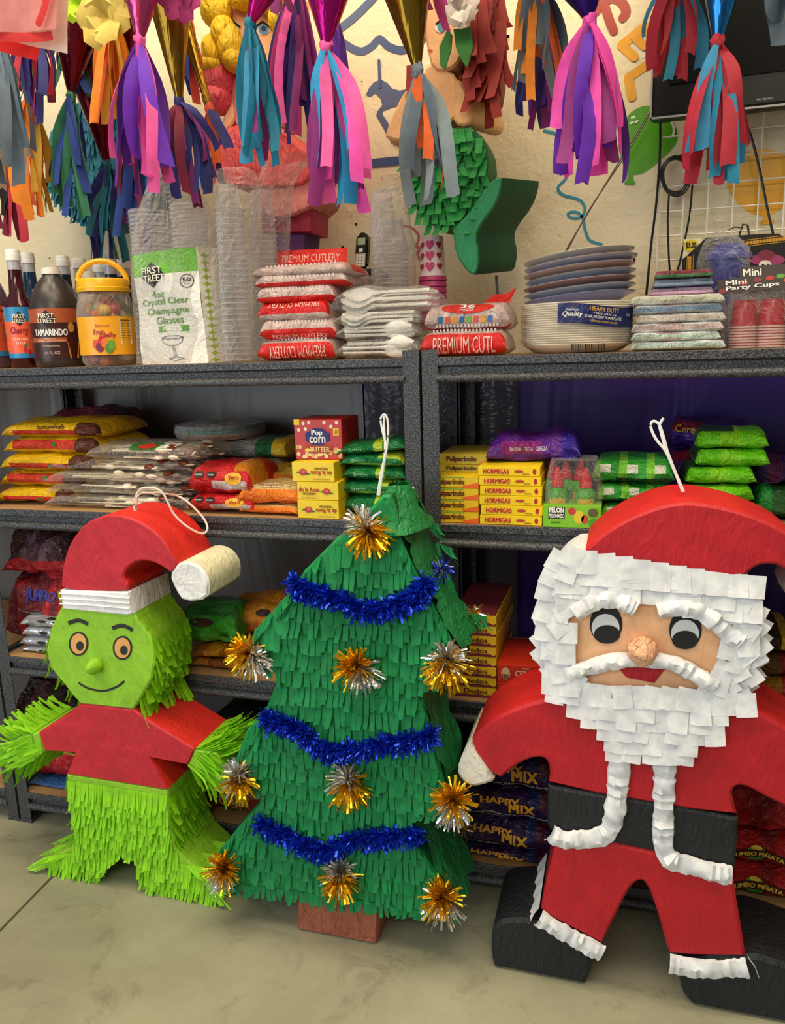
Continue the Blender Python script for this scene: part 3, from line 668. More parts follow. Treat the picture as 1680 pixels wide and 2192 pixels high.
m = MB(); c = P(1745, 1285, SY); m.prism([(c.x + .035 * math.cos(k * math.pi / 4), c.z + .035 * math.sin(k * math.pi / 4)) for k in range(8)], SY, SB, 0, 0, .006); part('cap_tip', m, PWB, santa)
body = xz(smooth_outline([(1003, 1590), (1030, 1558), (1075, 1528), (1130, 1506), (1190, 1493), (1240, 1510), (1540, 1530), (1590, 1508), (1660, 1545), (1720, 1580), (1790, 1640), (1770, 1710), (1735, 1752), (1680, 1726), (1640, 1708), (1602, 1686), (1580, 1682), (1566, 1692), (1570, 1720), (1580, 1752), (1172, 1682), (1178, 1655), (1172, 1632), (1162, 1622), (1135, 1624), (1100, 1642), (1062, 1674)], 1), SY)
m = MB(); m.prism(body, SY, SB, 0, 1, .006); part('coat', m, [SR, SRT], santa)
hand = xz(smooth_outline([(1006, 1588), (990, 1612), (977, 1648), (984, 1672), (1004, 1687), (1030, 1684), (1061, 1673), (1048, 1655), (1052, 1650)], 1), SY + .001)
m = MB(); m.prism(hand, SY + .001, SB - .002, 0, 0, .008); part('mitten', m, mat('#efe9da', 'paper', b=.5), santa)
hand = xz(smooth_outline([(1788, 1638), (1768, 1712), (1736, 1754), (1775, 1790), (1830, 1760), (1840, 1690)], 1), SY + .001)
m = MB(); m.prism(hand, SY + .001, SB - .002, 0, 0, .008); part('mitten', m, mat('#efe9da', 'paper', b=.5), santa)
belt = xz([(1172, 1682), (1250, 1695), (1420, 1722), (1580, 1752), (1578, 1800), (1572, 1862), (1500, 1848), (1410, 1826), (1310, 1806), (1240, 1800), (1190, 1794), (1170, 1766)], SY)
m = MB(); m.prism(belt, SY - .001, SB + .001, 0, 0, .006); part('belt', m, BLK, santa)
pants = xz(smooth_outline([(1196, 1788), (1310, 1804), (1410, 1826), (1566, 1858), (1576, 1925), (1596, 2044), (1594, 2050), (1436, 2046), (1428, 2030), (1414, 1975), (1398, 1925), (1384, 1894), (1371, 1884), (1352, 1896), (1330, 1935), (1288, 2024), (1284, 2020), (1156, 1954), (1160, 1930), (1178, 1850)], 1), SY)
m = MB(); m.prism(pants, SY, SB, 0, 1, .006); part('trousers', m, [SR, mat('#a8131f', 'paper', b=.5)], santa)
bl = xz(smooth_outline([(1062, 1978), (1085, 1969), (1140, 1968), (1268, 2052), (1266, 2080), (1256, 2106), (1236, 2116), (1150, 2098), (1060, 2074), (1051, 2060), (1051, 2000)], 1), SY)
br = xz(smooth_outline([(1448, 2070), (1600, 2040), (1690, 2070), (1790, 2120), (1812, 2160), (1800, 2214), (1700, 2222), (1600, 2200), (1535, 2182), (1465, 2160), (1456, 2130)], 1), SY)
for q in (bl, br):
    lo = min(z for x, z in q); q = [(x, .0012 + (z - lo) * (max(zz for _, zz in q) - .0012) / (max(zz for _, zz in q) - lo)) for x, z in q]
    # flatten the sole on the floor
    q = [(x, z if z > .018 else .0012) for x, z in q]
    m = MB(); m.prism(q, SY, SB, 0, 0, .008); part('boot', m, BLK, santa)
# hems, coat trim, brows, moustache
m = MB()
def hemwrap(pts, wpx):
    m = MB(); out = ruffle(m, pts, wpx, SY - .002, sr, .008, .004); return m
m = hemwrap([(1152, 1962), (1200, 1992), (1248, 2018), (1288, 2040)], 38); a = P(1147, 1950, SY); b = P(1170, 1880, SY)
def sidehem(x, z0, z1, sg):
    g = MB(); rows = []
    for i in range(25):
        y = SY - .004 + (SB - SY + .004) * i / 24; o = sr.uniform(.002, .008); rows.append([Vector((x + sg * .002, y, z1)), Vector((x + sg * (o + .009), y, z0 + (z1 - z0) * .6)), Vector((x + sg * (o + .018), y, z0 + sr.uniform(-.003, .003)))])
    g.loft(rows, 0, False); return part('hem_trim', g, PW, santa)
sidehem(P(1156, 1958, SY).x, P(1150, 1980, SY).z, P(1150, 1940, SY).z, -1)
part('hem_trim', m, PW, santa)
m = hemwrap([(1432, 2060), (1480, 2070), (1540, 2073), (1600, 2070)], 40); part('hem_trim', m, PW, santa)
sidehem(P(1597, 2060, SY).x, P(1600, 2088, SY).z, P(1600, 2048, SY).z, 1)
trim = [[(1328, 1610), (1324, 1660), (1318, 1720), (1308, 1768), (1285, 1790), (1240, 1796), (1205, 1796), (1176, 1780)], [(1424, 1600), (1422, 1660), (1420, 1740), (1420, 1812), (1438, 1840), (1480, 1852), (1530, 1866), (1566, 1872)]]
for q in trim: m = MB(); ruffle(m, bez(q, 5), 40, SY - .004, sr, .009, .005); part('coat_trim', m, PW, santa)
for q in ([(1232, 1312), (1262, 1292), (1300, 1282), (1335, 1288), (1360, 1300)], [(1408, 1306), (1440, 1300), (1480, 1302), (1520, 1322), (1560, 1356), (1585, 1372)]): m = MB(); ruffle(m, bez(q, 5), 34, SY - .008, sr, .009, .005); part('eyebrow', m, PW, shd)
m = MB(); ruffle(m, bez([(1215, 1442), (1260, 1428), (1310, 1415), (1370, 1411), (1440, 1419), (1490, 1444), (1530, 1468)], 6), 30, SY - .008, sr, .009, .006); part('moustache', m, PW, shd)
for cx, cy in ((1297, 1336), (1467, 1348)):
    m = MB(); oval(m, cx, cy, 35, 42, SY - .0015); ey = part('eye', m, mat('#14161a', 'plain'), shd, False)
    m = MB(); oval(m, cx - 1, cy + 8, 30, 30, SY - .0025); part('eye_white', m, mat('#d9dcdf', 'plain'), ey, False)
    m = MB(); oval(m, cx + (2 if cx < 1400 else -1), cy + 22, 28, 20, SY - .0035); part('pupil', m, mat('#14161a', 'plain'), ey, False)
m = MB(); m.fan([P(a, b, SY - .002) for a, b in ((1322, 1428), (1340, 1450), (1400, 1462), (1424, 1432), (1380, 1430))]); part('mouth', m, mat('#b3182a', 'paper'), shd, False)
m = MB(); ball(m, P(1374, 1386, SY) + Vector((0, -.016, 0)), .0275, seg=20, rings=12, amp=.22, sz=.96); part('nose', m, mat('#f0b48c', 'paper', b=1.0), shd)
# paper flaps of hair and beard: each one a cut square
def flap(px, py, wpx, hpx, rot, Y, curl=.4):
    c = P(px, py, Y); sc = .00085; w = wpx * sc; h = hpx * sc; m = MB()
    e = Vector((math.cos(rot), 0, -math.sin(rot))); d = Vector((-math.sin(rot), 0, -math.cos(rot))); rows = []
    cu = curl * sr.uniform(.3, 1.3); tw = sr.uniform(-.3, .3)
    for k in range(4):
        t = k / 3; p = c + d * h * t + Vector((0, -.003 - .012 * cu * t * t, 0)); q = e * w / 2 + Vector((0, tw * .010 * t, 0)); rows.append([p - q, p + Vector((0, -.0015, 0)), p + q])
    m.loft(rows, 0, False); part('paper_flap', m, PW, shd, True)
fr = sr
# outer rings round the head (px around the face centre), two depths
fc = (1392, 1366)
for rx, ry, n, Y, s in ((236, 196, 34, SY + .055, 40), (232, 190, 34, SY + .004, 42), (205, 162, 30, SY - .004, 42)):
    for k in range(n):
        a = 2 * math.pi * (k + sr.uniform(-.2, .2)) / n; x = fc[0] + rx * math.cos(a); y = fc[1] + ry * math.sin(a)
        if y < 1215 and x > 1240: continue                       # under the cap
        rot = math.atan2(-math.cos(a), math.sin(a)) if y > 1240 else sr.uniform(-.25, .25)
        rot = rot * .55 if y < 1470 else rot * .5
        flap(x - 20 * math.cos(a), y - 20 * math.sin(a) - 8, s * sr.uniform(.85, 1.1), s * sr.uniform(.9, 1.2), rot + sr.uniform(-.15, .15), Y - sr.uniform(0, .004))
x = 1256
while x < 1600: flap(x, 1176 + (x - 1250) * .168, 44, 52, sr.uniform(-.1, .1), SY - .005 - sr.uniform(0, .002)); x += 38
for y, x0, x1, st in ((1188, 1262, 1300, 38), (1205, 1262, 1620, 38), (1226, 1210, 1330, 36), (1236, 1350, 1618, 40), (1258, 1440, 1620, 42)):
    x = x0
    while x < x1: flap(x, y + (x - 1250) * .07, 42, 48, sr.uniform(-.12, .12), SY - .006 - sr.uniform(0, .003)); x += st * sr.uniform(.9, 1.1)
for y, x0, x1 in ((1452, 1180, 1230), (1470, 1190, 1300), (1478, 1520, 1610), (1472, 1290, 1540), (1500, 1235, 1560), (1520, 1265, 1530), (1545, 1300, 1530), (1570, 1315, 1510), (1590, 1318, 1470)):
    x = x0
    while x < x1: flap(x, y + (x - 1390) * .04 - 4, 42, 52, sr.uniform(-.14, .14), SY - .008 - (y - 1450) * .00004 - sr.uniform(0, .004)); x += 38 * sr.uniform(.9, 1.1)
for px, py, rr in ((1205, 1195, .5), (1235, 1185, .4), (1190, 1225, .4), (1222, 1215, .3), (1175, 1255, .3), (1210, 1245, .2), (1240, 1250, .1), (1172, 1300, .2), (1170, 1340, .1), (1180, 1380, .0), (1185, 1420, -.1), (1200, 1300, .2), (1215, 1345, 0), (1210, 1390, 0), (1195, 1430, -.2), (1590, 1330, -.1), (1600, 1370, 0), (1590, 1410, .2), (1575, 1300, -.2), (1568, 1380, .1), (1560, 1430, .3), (1545, 1455, .3)):
    flap(px, py - 14, 44, 48, rr + sr.uniform(-.1, .1), SY - .006 - sr.uniform(0, .004))
loopcord('hanging_cord', santa, [[(1461, 1052), (1440, 1000), (1424, 965), (1404, 940), (1393, 915), (1397, 902), (1410, 908), (1420, 935), (1428, 965), (1445, 1010), (1463, 1052)], [(1424, 960), (1416, 930), (1412, 910), (1420, 895)]], SY + .06, CORD, .0028)
# ================================================================ hanging pinatas, streamers and banners under the ceiling
hr = random.Random(31); CZ = 3.0
PAL = {'pink': '#e65aa6', 'hot': '#ee4fb4', 'purple': '#5b2a97', 'violet': '#6d2fc0', 'navy': '#2b2a72', 'maroon': '#7c1f3c', 'teal': '#1c7fa0', 'sky': '#2f9fd8', 'plum': '#93317f', 'grey': '#7d8b92', 'orange': '#dd5f1c', 'lorange': '#f08a1e', 'mustard': '#d8a73a', 'yellow': '#f0d65a', 'beige': '#d2b593', 'slate': '#5a6a7a', 'green': '#3f8a66', 'blue': '#2c4a9c', 'red': '#b5273a', 'black': '#241f22', 'lblue': '#2e86b4', 'dteal': '#1f6672', 'coral': '#e2553c', 'dgreen': '#4f7a52'}
def TS(c): return mat(PAL[c], 'tissue', t=.25)
def star(label, knot, Y, x0, x1, lo, hi, cols, n=13, cone=None, conecol='#b0308c', w=.026, grp='tasselled star pinatas under the ceiling', spread=.05):
    K = P(*knot, Y); root = thing('star_pinata', label, 'pinata', K, grp)
    if cone: a = P(cone[0], cone[1], Y); cr = cone[2] * (Y - CAM.y) / FPX / 2
    else: a = K + Vector((hr.uniform(-.04, .04), 0, .25)); cr = .045
    ax = (a - K); ext = max(1.0, (2.14 - K.z) / max(ax.z, .05)) if ax.z > .02 else 1; B = K + ax * ext; br = cr * ext
    FO = mat(conecol, 'foil', st=(1, 1, .25), r=.2); m = MB(); q = ax.normalized(); s1 = q.cross(Vector((0, 1, 0))).normalized(); s2 = q.cross(s1); rings = []
    for i in range(9):
        t = i / 8; rr = .007 + (br - .007) * t
        rings.append([K + (B - K) * t + (s1 * math.cos(2 * math.pi * j / 18) + s2 * math.sin(2 * math.pi * j / 18)) * rr for j in range(18)])
    m.loft(rings, 0, True, True, False); part('foil_cone', m, FO, root)
    m = MB(); bc = B + q * br * .5; ball(m, bc, br * .95, seg=16, rings=10); part('ball_body', m, mat(PAL[cols[0]], 'paper'), root)
    m = MB(); m.tube([bc + Vector((0, 0, br)), Vector((bc.x, bc.y, CZ))], .0015, 5); part('hanging_string', m, CORD, root)
    m = MB(); ball(m, K, .011, sx=1.05, sz=1.5, amp=.5, seg=12, rings=8); part('knot', m, TS(cols[0]), root)
    n = int(n * 1.35); w *= .84
    for i in range(n):
        u = (i + hr.uniform(.15, .85)) / n; yb = lo + (hi - lo) * hr.random() ** .8; E = P(x0 + (x1 - x0) * u, yb, Y + hr.uniform(-spread, spread))
        m = MB(); side = Vector((E.x - K.x, E.y - K.y, 0)); H = K.z - E.z; ww = w * hr.uniform(.75, 1.15); tw0 = hr.uniform(-.7, .7); tw1 = tw0 + hr.uniform(-1.3, 1.3); ph = hr.uniform(0, 6); pw = hr.uniform(1.15, 2.1); wv = hr.uniform(.003, .011); rows = []
        for k in range(10):
            t = k / 9; f = min(1, (t / .55)) ** .75 if t < .55 else 1
            f = 1 - (1 - t) ** pw
            c = K + side * f + Vector((0, 0, -H * t + .012 * math.sin(math.pi * t))) + Vector((wv * math.sin(5 * t + ph) * t, wv * math.cos(4 * t + ph), 0))
            an = tw0 + (tw1 - tw0) * t; h = Vector((math.cos(an), math.sin(an), 0)) * (ww / 2) * (.3 + .7 * min(1, t * 3.2))
            rows.append([c - h, c + Vector((-h.y, h.x, 0)) * .25 * math.sin(6 * t + ph), c + h])
        rows[-1][0].z -= .006 * hr.uniform(-1, 1); rows[-1][2].z -= .006 * hr.uniform(-1, 1)
        m.loft(rows, 0, False); part('streamer', m, TS(cols[(i * 7 + hr.randint(0, 1)) % len(cols)]), root)
    return root
PINKF, GOLDF, MAGF, PURF, BLUEF, DREDF = '#d0508a', '#8a6a1c', '#c41a86', '#3c1f8a', '#2a78b8', '#6a1420'
star('pink foil cone with long pink and purple streamers, above the cup bag', (300, 86), -.15, 240, 368, 320, 425, ['pink', 'purple', 'hot', 'purple', 'pink', 'violet'], 11, (302, -40, 85), PINKF, .034)
star('gold foil cone with navy and maroon streamers behind the pink foil cone', (384, 218), .02, 362, 468, 310, 450, ['navy', 'maroon', 'blue', 'navy', 'plum'], 13, (362, -10, 92), GOLDF)
star('magenta foil cone with teal and lilac streamers over the coral dress', (535, 50), -.10, 520, 600, 250, 358, ['teal', 'plum', 'lblue', 'pink', 'teal', 'plum'], 12, (572, -40, 60), MAGF)
star('magenta foil cone with sky blue and pink streamers, lowest at centre', (698, 100), -.18, 664, 800, 300, 468, ['pink', 'sky', 'plum', 'hot', 'sky', 'pink'], 14, (702, -50, 105), MAGF, .034)
star('gold foil cone with grey and rust orange streamers before the mermaid', (893, 150), -.10, 868, 978, 300, 440, ['grey', 'orange', 'grey', 'orange', 'slate'], 13, (868, -40, 98), GOLDF, .03)
star('grey and orange streamer tassel in front of purple streamers', (1145, -60), -.02, 1092, 1215, 90, 215, ['grey', 'orange', 'lorange', 'slate', 'grey'], 13, None, GOLDF)
star('dark purple and plum streamer tassel behind the grey and orange one', (1170, 20), .12, 1105, 1215, 195, 290, ['purple', 'plum', 'navy', 'plum', 'purple'], 13, None, PURF)
star('purple foil cone with bright pink and violet streamers near green balloon', (1262, 42), -.15, 1185, 1342, 250, 405, ['hot', 'violet', 'plum', 'violet', 'hot', 'purple'], 14, (1245, -40, 80), PURF, .034)
star('red and teal streamer tassel at the left edge of the television', (1450, -70), .06, 1378, 1510, 60, 200, ['red', 'lblue', 'red', 'teal', 'red'], 13, None, BLUEF)
star('blue foil cone with red and blue streamers before the television', (1535, 88), -.12, 1466, 1598, 290, 405, ['red', 'lblue', 'red', 'teal', 'lblue', 'red'], 14, (1548, -40, 62), BLUEF)
star('plum and navy streamer tassel between the two magenta foil cones', (638, -50), .12, 583, 688, 190, 312, ['plum', 'navy', 'pink', 'plum', 'purple', 'navy'], 14, None, MAGF)
star('purple streamer tassel tucked behind the lowest magenta cone', (715, 20), .14, 680, 745, 110, 260, ['purple', 'plum', 'violet', 'navy'], 7, None, PURF)
star('orange and mustard streamer tassel at upper left', (240, 22), .05, 202, 280, 195, 272, ['lorange', 'mustard', 'lorange', 'orange', 'mustard'], 11, None, GOLDF)
star('orange and pale yellow streamer tassel hanging low at far left', (62, 205), .08, 28, 108, 390, 482, ['lorange', 'yellow', 'orange', 'lorange', 'mustard', 'yellow'], 13, None, GOLDF, grp='tasselled star pinatas under the ceiling')
star('slate grey and beige streamer tassel cut by the left edge', (-8, 70), -.10, -28, 78, 300, 410, ['slate', 'beige', 'grey', 'slate', 'beige'], 10, None, '#8a8d92', .032)
star('green and blue streamer tassel before the teal round pinata', (152, 205), .10, 102, 204, 345, 468, ['green', 'blue', 'green', 'navy', 'blue'], 13, (158, 120, 60), '#7a2130')
star('dark red foil cone with teal and navy streamers above the syrup bottles', (228, 352), .20, 192, 268, 470, 562, ['dteal', 'navy', 'teal', 'green', 'navy'], 12, (205, 215, 70), DREDF)
star('maroon and indigo streamer tassel right of the teal and navy one', (285, 250), .15, 244, 318, 400, 540, ['maroon', 'navy', 'blue', 'maroon', 'purple'], 11, (262, 130, 60), DREDF)
star('crimson and indigo streamer tassel under the red paper banner', (72, 60), .02, 12, 130, 175, 275, ['navy', 'maroon', 'purple', 'red', 'plum', 'navy'], 13, None, MAGF)
star('black and dark red streamer tassel at the left edge above bottles', (14, 330), .22, -12, 62, 455, 530, ['maroon', 'black', 'red', 'black'], 9, None, '#201a1e')
star('short green and blue streamer tassel at upper left under the dark cone', (148, 70), .14, 108, 206, 120, 220, ['dgreen', 'green', 'blue', 'dgreen'], 10, None, DREDF)
star('slate and vermilion streamer tassel behind the gold foil cone', (398, 10), .16, 384, 432, 120, 222, ['blue', 'coral', 'slate', 'coral'], 7, None, GOLDF)
star('vermilion and navy streamer tassel behind the navy and maroon one', (450, 235), .12, 440, 482, 300, 402, ['coral', 'navy', 'coral', 'orange'], 7, (398, 60, 26), GOLDF)
star('pale pink and sky blue paper tassel at the top above the gold cone', (915, -70), -.06, 862, 960, -20, 70, ['sky', 'pink', 'sky', 'pink'], 8, None, MAGF)
star('short pink streamer tassel under the top edge at left centre', (588, -70), .02, 560, 612, -10, 32, ['plum', 'pink', 'plum'], 5, None, MAGF)
star('blue paper tassel at the right photo edge', (1672, -60), -.28, 1652, 1710, 30, 92, ['slate', 'lblue', 'slate'], 4, None, BLUEF, .05)
# tissue flowers and dark drum body at the upper left
def flower(label, px, py, Y, r, h, n=16, cat='paper flower'):
    c = P(px, py, Y); t = thing('tissue_flower', label, cat, c)
    for i in range(n):
        a = 2 * math.pi * i / n * 2.4; q = .45 + .55 * i / n; m = MB(); d = Vector((math.cos(a), -.5 + .4 * hr.random(), math.sin(a))).normalized(); s = d.cross(Vector((0, 1, .1))).normalized(); rows = []
        for k in range(4):
            u = k / 3; p = c + d * r * q * u + Vector((0, -.25 * r * math.sin(u * 2.6), 0)); hw = r * .42 * math.sin(.5 + u * 2.2)
            rows.append([p - s * hw + Vector((0, hr.uniform(-.1, .1) * r, 0)), p + Vector((0, -.08 * r, 0)), p + s * hw + Vector((0, hr.uniform(-.1, .1) * r, 0))])
        m.loft(rows, 0, False); part('petal', m, mat(h, 'tissue', t=.3), t)
    m = MB(); m.tube([c, Vector((c.x, c.y + .01, CZ))], .0015, 5); part('hanging_string', m, CORD, t); return t
flower('lime green tissue flower at the top left', 178, 14, .04, .055, '#b4d81a')
flower('yellow tissue flower beside the orange streamer tassel', 238, 40, -.02, .085, '#d9bf5e')
flower('magenta scalloped tissue flower at the top beside gold cone', 395, 0, -.06, .06, '#b23a80')
flower('white tissue flower in the red hair of the mermaid', 985, 22, .20, .052, '#f3efe6', 20)
# paper banner sheets at the top left, close to the camera
def papersheet(name, label, quad, Y, h, cat='paper sheet', w=.0008, kind='tissue', **k):
    m = MB(); q = [P(a, b, Y) for a, b in quad]; n = 8
    I = [[m.vert((q[0].lerp(q[1], i / n)).lerp(q[3].lerp(q[2], i / n), j / n) + Vector((0, .006 * math.sin(i * .9 + j * .5), 0))) for j in range(n + 1)] for i in range(n + 1)]
    for i in range(n):
        for j in range(n): m.face((I[i][j], I[i + 1][j], I[i + 1][j + 1], I[i][j + 1]))
    return single(name, label, cat, m, mat(h, kind, **k))
papersheet('paper_banner', 'white paper banner sheet at the top left corner', [(-60, -320), (148, -320), (150, 118), (-60, 66)], -.52, '#ecd9c8', t=.35)
papersheet('paper_banner', 'red paper banner sheet peeking out below the white one', [(-60, 20), (110, 20), (85, 133), (-60, 92)], -.50, '#f02a22', t=.35)
papersheet('paper_banner', 'pale pink translucent banner sheet in front of the white one', [(-60, -320), (133, -320), (126, 66), (-60, 66)], -.55, '#dd8f8a', t=.35)
m = MB()
def ribbon(mb, pts, wpx, Y):
    pts = [P(a, b, Y) for a, b in pts]; w = wpx / FPX * (Y - CAM.y) / 2; n = len(pts); L = []
    for i, p in enumerate(pts):
        t = pts[min(i + 1, n - 1)] - pts[max(i - 1, 0)]; q = Vector((-t.z, 0, t.x)).normalized() * w * (.45 if i in (0, n - 1) else 1); L.append([p + q, p + Vector((0, -.0008, 0)), p - q])
    mb.loft(L, 0, False)
ribbon(m, bez([(-60, 76), (-30, 78), (60, 80), (100, 78), (112, 74)]), 20, -.545); single('paper_banner', 'red paper stripe across the white banner sheet', 'paper sheet', m, mat('#d8322e', 'tissue', t=.3))
m = MB(); ribbon(m, bez([(100, -60), (99, -5), (92, 25), (80, 56)]), 18, -.562); single('paper_banner', 'red curved stroke on the pale pink banner sheet', 'paper sheet', m, mat('#d8322e', 'tissue', t=.3))
# teal round drum pinata behind the streamers
c = P(205, 352, .34); t = thing('drum_pinata', 'round teal fringed drum pinata hanging behind the left streamers', 'pinata', c); R0 = 140 / FPX * (.34 - CAM.y)
m = MB(); m.prism([(c.x + R0 * math.cos(k * math.pi / 18), c.z + R0 * math.sin(k * math.pi / 18)) for k in range(36)], .34, .46); part('drum_body', m, mat('#1a5e72', 'paper'), t)
poly = [(c.x + R0 * math.cos(k * math.pi / 18), c.z + R0 * math.sin(k * math.pi / 18)) for k in range(36)]
fringe_face(t, poly, .34, .034, .042, .011, mat('#2b7f95', 'tissue'), hr, flare=.2)
m = MB(); m.tube([c + Vector((0, .06, R0 * .9)), Vector((c.x, .40, CZ))], .0015, 5); part('hanging_string', m, CORD, t)
# blonde princess style figure in a coral dress
QY, QB = .26, .38
t = thing('princess_pinata', 'blonde braided figure pinata in a ruffled coral dress', 'pinata', P(560, 510, QY))
SK2 = mat('#eab27e', 'paper', b=.15); COR = mat('#ea5b5b', 'paper', b=1.0); HAIR = mat('#e8c21c', 'paper', b=.9); PNK = mat('#e07a7e', 'paper', b=.7)
def pr(name, px, Y, B, mm, par=t, sm=1, ch=.005): 
    m = MB(); m.prism(xz(smooth_outline(px, sm), Y), Y, B, 0, 0, ch); return part(name, m, mm, par)
fc_ = pr('head', [(478, -60), (620, -60), (628, 40), (608, 110), (570, 150), (520, 148), (488, 110), (474, 40)], QY, QB, SK2)
pr('torso', [(492, 150), (612, 150), (604, 220), (590, 280), (505, 280), (496, 220)], QY + .006, QB, PNK)
pr('arm', [(498, 165), (520, 175), (516, 232), (486, 282), (470, 268), (492, 215)], QY + .01, QB, SK2)
for cx, cy in ((497, 56), (563, 62)):
    m = MB(); oval(m, cx, cy, 15, 13, QY - .0015); ey = part('eye', m, mat('#f2ece0', 'plain'), fc_, False)
    m = MB(); oval(m, cx + 1, cy, 11, 12, QY - .0025); part('iris', m, mat('#5e8fc0', 'plain'), ey, False)
    m = MB(); oval(m, cx + 1, cy - 1, 5, 6, QY - .0035); part('pupil', m, mat('#16202e', 'plain'), ey, False)
for a, b in (((476, 45), (494, 40)), ((494, 40), (514, 58)), ((546, 58), (562, 46)), ((562, 46), (582, 62))):
    m = MB(); m.tube([P(*a, QY - .003), P(*b, QY - .003)], .0022, 5); part('eyelash', m, mat('#1d1510', 'plain'), fc_, False)
for cx, cy, rx, rz in ((462, 20, .050, .052), (480, 72, .036, .048), (493, 98, .038, .062), (455, 112, .030, .046), (452, 140, .036, .026), (500, 128, .032, .034), (600, 45, .034, .040), (612, 80, .026, .036), (530, -10, .06, .04), (590, 0, .05, .04)):
    m = MB(); ball(m, P(cx, cy, QY - .02), 1, sx=rx * .8, sz=rz * .8, sy=.035, amp=.25, seg=16, rings=12); part('hair_roll', m, HAIR, t)
for cx, cy, rx, rz in ((465, 168, .05, .06), (466, 212, .042, .042), (615, 175, .045, .05)):
    m = MB(); ball(m, P(cx, cy, QY + .01), 1, sx=rx * .85, sz=rz * .85, sy=.05, amp=.3, seg=18, rings=12); part('puff_sleeve', m, mat('#dd5560', 'paper', b=1.0), t)
pr('skirt', [(505, 262), (590, 262), (625, 300), (672, 345), (662, 382), (640, 398), (540, 402), (480, 395), (452, 372), (448, 300)], QY - .03, QB + .03, COR)
pr('underskirt', [(545, 385), (650, 350), (690, 395), (672, 440), (610, 468), (560, 462)], QY - .02, QB + .02, mat('#e8928a', 'paper', b=.9))
pr('base', [(560, 450), (668, 438), (666, 498), (560, 500)], QY, QB, mat('#a82444', 'paper'), sm=0)
pr('base_lower_box', [(585, 500), (655, 498), (650, 560), (585, 562)], QY + .01, QB - .01, mat('#5d2b6e', 'paper'), sm=0).name = 'plinth'  # purple block under the red base, in its own colour
m = MB(); m.tube([P(550, -40, QY + .06), Vector((P(550, -40, QY + .06).x, QY + .06, CZ))], .0015, 5); part('hanging_string', m, CORD, t)
# mermaid figure with green tail
t = thing('mermaid_pinata', 'red haired mermaid figure pinata with fringed green tail and fin', 'pinata', P(990, 600, .24)); MY, MB2 = .24, .40
fc_ = pr('head', [(905, -60), (1010, -60), (1012, 60), (985, 130), (960, 152), (925, 150), (912, 100), (906, 40)], MY, MB2 - .04, SK2, t)
pr('torso', [(915, 130), (965, 150), (985, 180), (980, 262), (905, 270), (895, 190)], MY + .005, MB2 - .02, SK2, t)
pr('arm', [(905, 185), (880, 180), (858, 205), (838, 250), (822, 290), (832, 298), (868, 302), (880, 290), (905, 250)], MY, MB2, mat('#e6b07a', 'paper', b=.3), t)
ar = pr('arm', [(962, 160), (990, 178), (1008, 225), (1010, 258), (996, 270), (972, 266), (968, 225)], MY, MB2, mat('#ecb780', 'paper', b=.3), t)
for v in ar.data.vertices:
    if v.co.y > .05: v.co.x += .05; v.co.z += .01
m = MB(); oval(m, 942, 58, 12, 12, MY - .0015); ey = part('eye', m, mat('#f2ece0', 'plain'), fc_, False)
m = MB(); oval(m, 944, 58, 8, 10, MY - .0025); iy = part('iris', m, mat('#4f8fa8', 'plain'), ey, False)
m = MB(); m.tube([P(932, 52, MY - .003), P(942, 44, MY - .003), P(952, 50, MY - .003)], .0018, 5); part('eyelash', m, mat('#1d1510', 'plain'), fc_, False)
m = MB(); oval(m, 920, 108, 6, 3, MY - .0015); part('mouth', m, mat('#cc5a3c', 'plain'), fc_, False)
HR = mat('#8e2016', 'tissue', t=.1)
for i in range(60):
    px = hr.uniform(985, 1062); py = hr.uniform(-40, 150); yy = MY - .015 + hr.uniform(0, .09); p = P(px, py, yy)
    m = MB(); band(m, p, p + Vector((.026, 0, 0)), Vector((0, -1, 0)), hr.uniform(.07, .14), .026, hr, flare=.12, seg=5, skew=.6); part('hair_strand', m, HR, t)
for i in range(10):
    p = P(hr.uniform(868, 886), hr.uniform(140, 200), MY + hr.uniform(-.005, .03)); m = MB(); band(m, p, p + Vector((.018, 0, 0)), Vector((0, -1, 0)), .07, .018, hr, flare=.1, seg=4); part('hair_strand', m, HR, t)
pr('hair_back', [(985, -60), (1050, -60), (1064, 60), (1062, 180), (1040, 215), (1005, 160), (990, 60)], MY + .01, MB2, mat('#7c1c14', 'paper', b=.8), t)
for q in ([(958, 60), (968, 75), (966, 105), (952, 150), (942, 140), (940, 100)], [(970, 62), (1008, 58), (1013, 100), (1000, 146), (988, 130), (975, 100)]):
    m = MB(); m.prism(xz(q, MY - .045), MY - .045, MY - .041, 0, 0, .001); part('leaf', m, mat('#3c8a3e', 'tissue'), t)
TFM = mat('#1f8f3e', 'tissue', t=.12)
tail = [(868, 290), (905, 275), (1010, 272), (1040, 300), (1046, 360), (1030, 420), (1000, 470), (960, 490), (920, 482), (890, 450), (872, 400), (862, 340)]
pr('tail', tail, MY, MB2 - .02, mat('#146a30', 'paper', b=.6), t)
tp = xz(tail, MY); zt_ = max(p[1] for p in tp)
zz = zt_ - .01
while zz > min(p[1] for p in tp) + .01:
    for a, b in spans(tp, zz):
        m = MB(); band(m, (a, MY - .002, zz), (b, MY - .002, zz), Vector((0, -1, 0)), .034, .017, hr, flare=.45, skew=.5); part('scale_band', m, TFM, t, False)
    zz -= .024
fin = [(968, 490), (1000, 460), (1022, 430), (1040, 395), (1075, 374), (1074, 400), (1060, 440), (1030, 480), (1018, 505), (1028, 545), (1020, 590), (1000, 582), (975, 545)]
m = MB(); m.prism(xz(smooth_outline(fin, 1), MY - .02), MY - .02, MB2, 0, 1, .004)
for v in m.v: v.x += .065 * max(0, (v.y - MY)) / (MB2 - MY); v.z += .02 * max(0, (v.y - MY)) / (MB2 - MY)
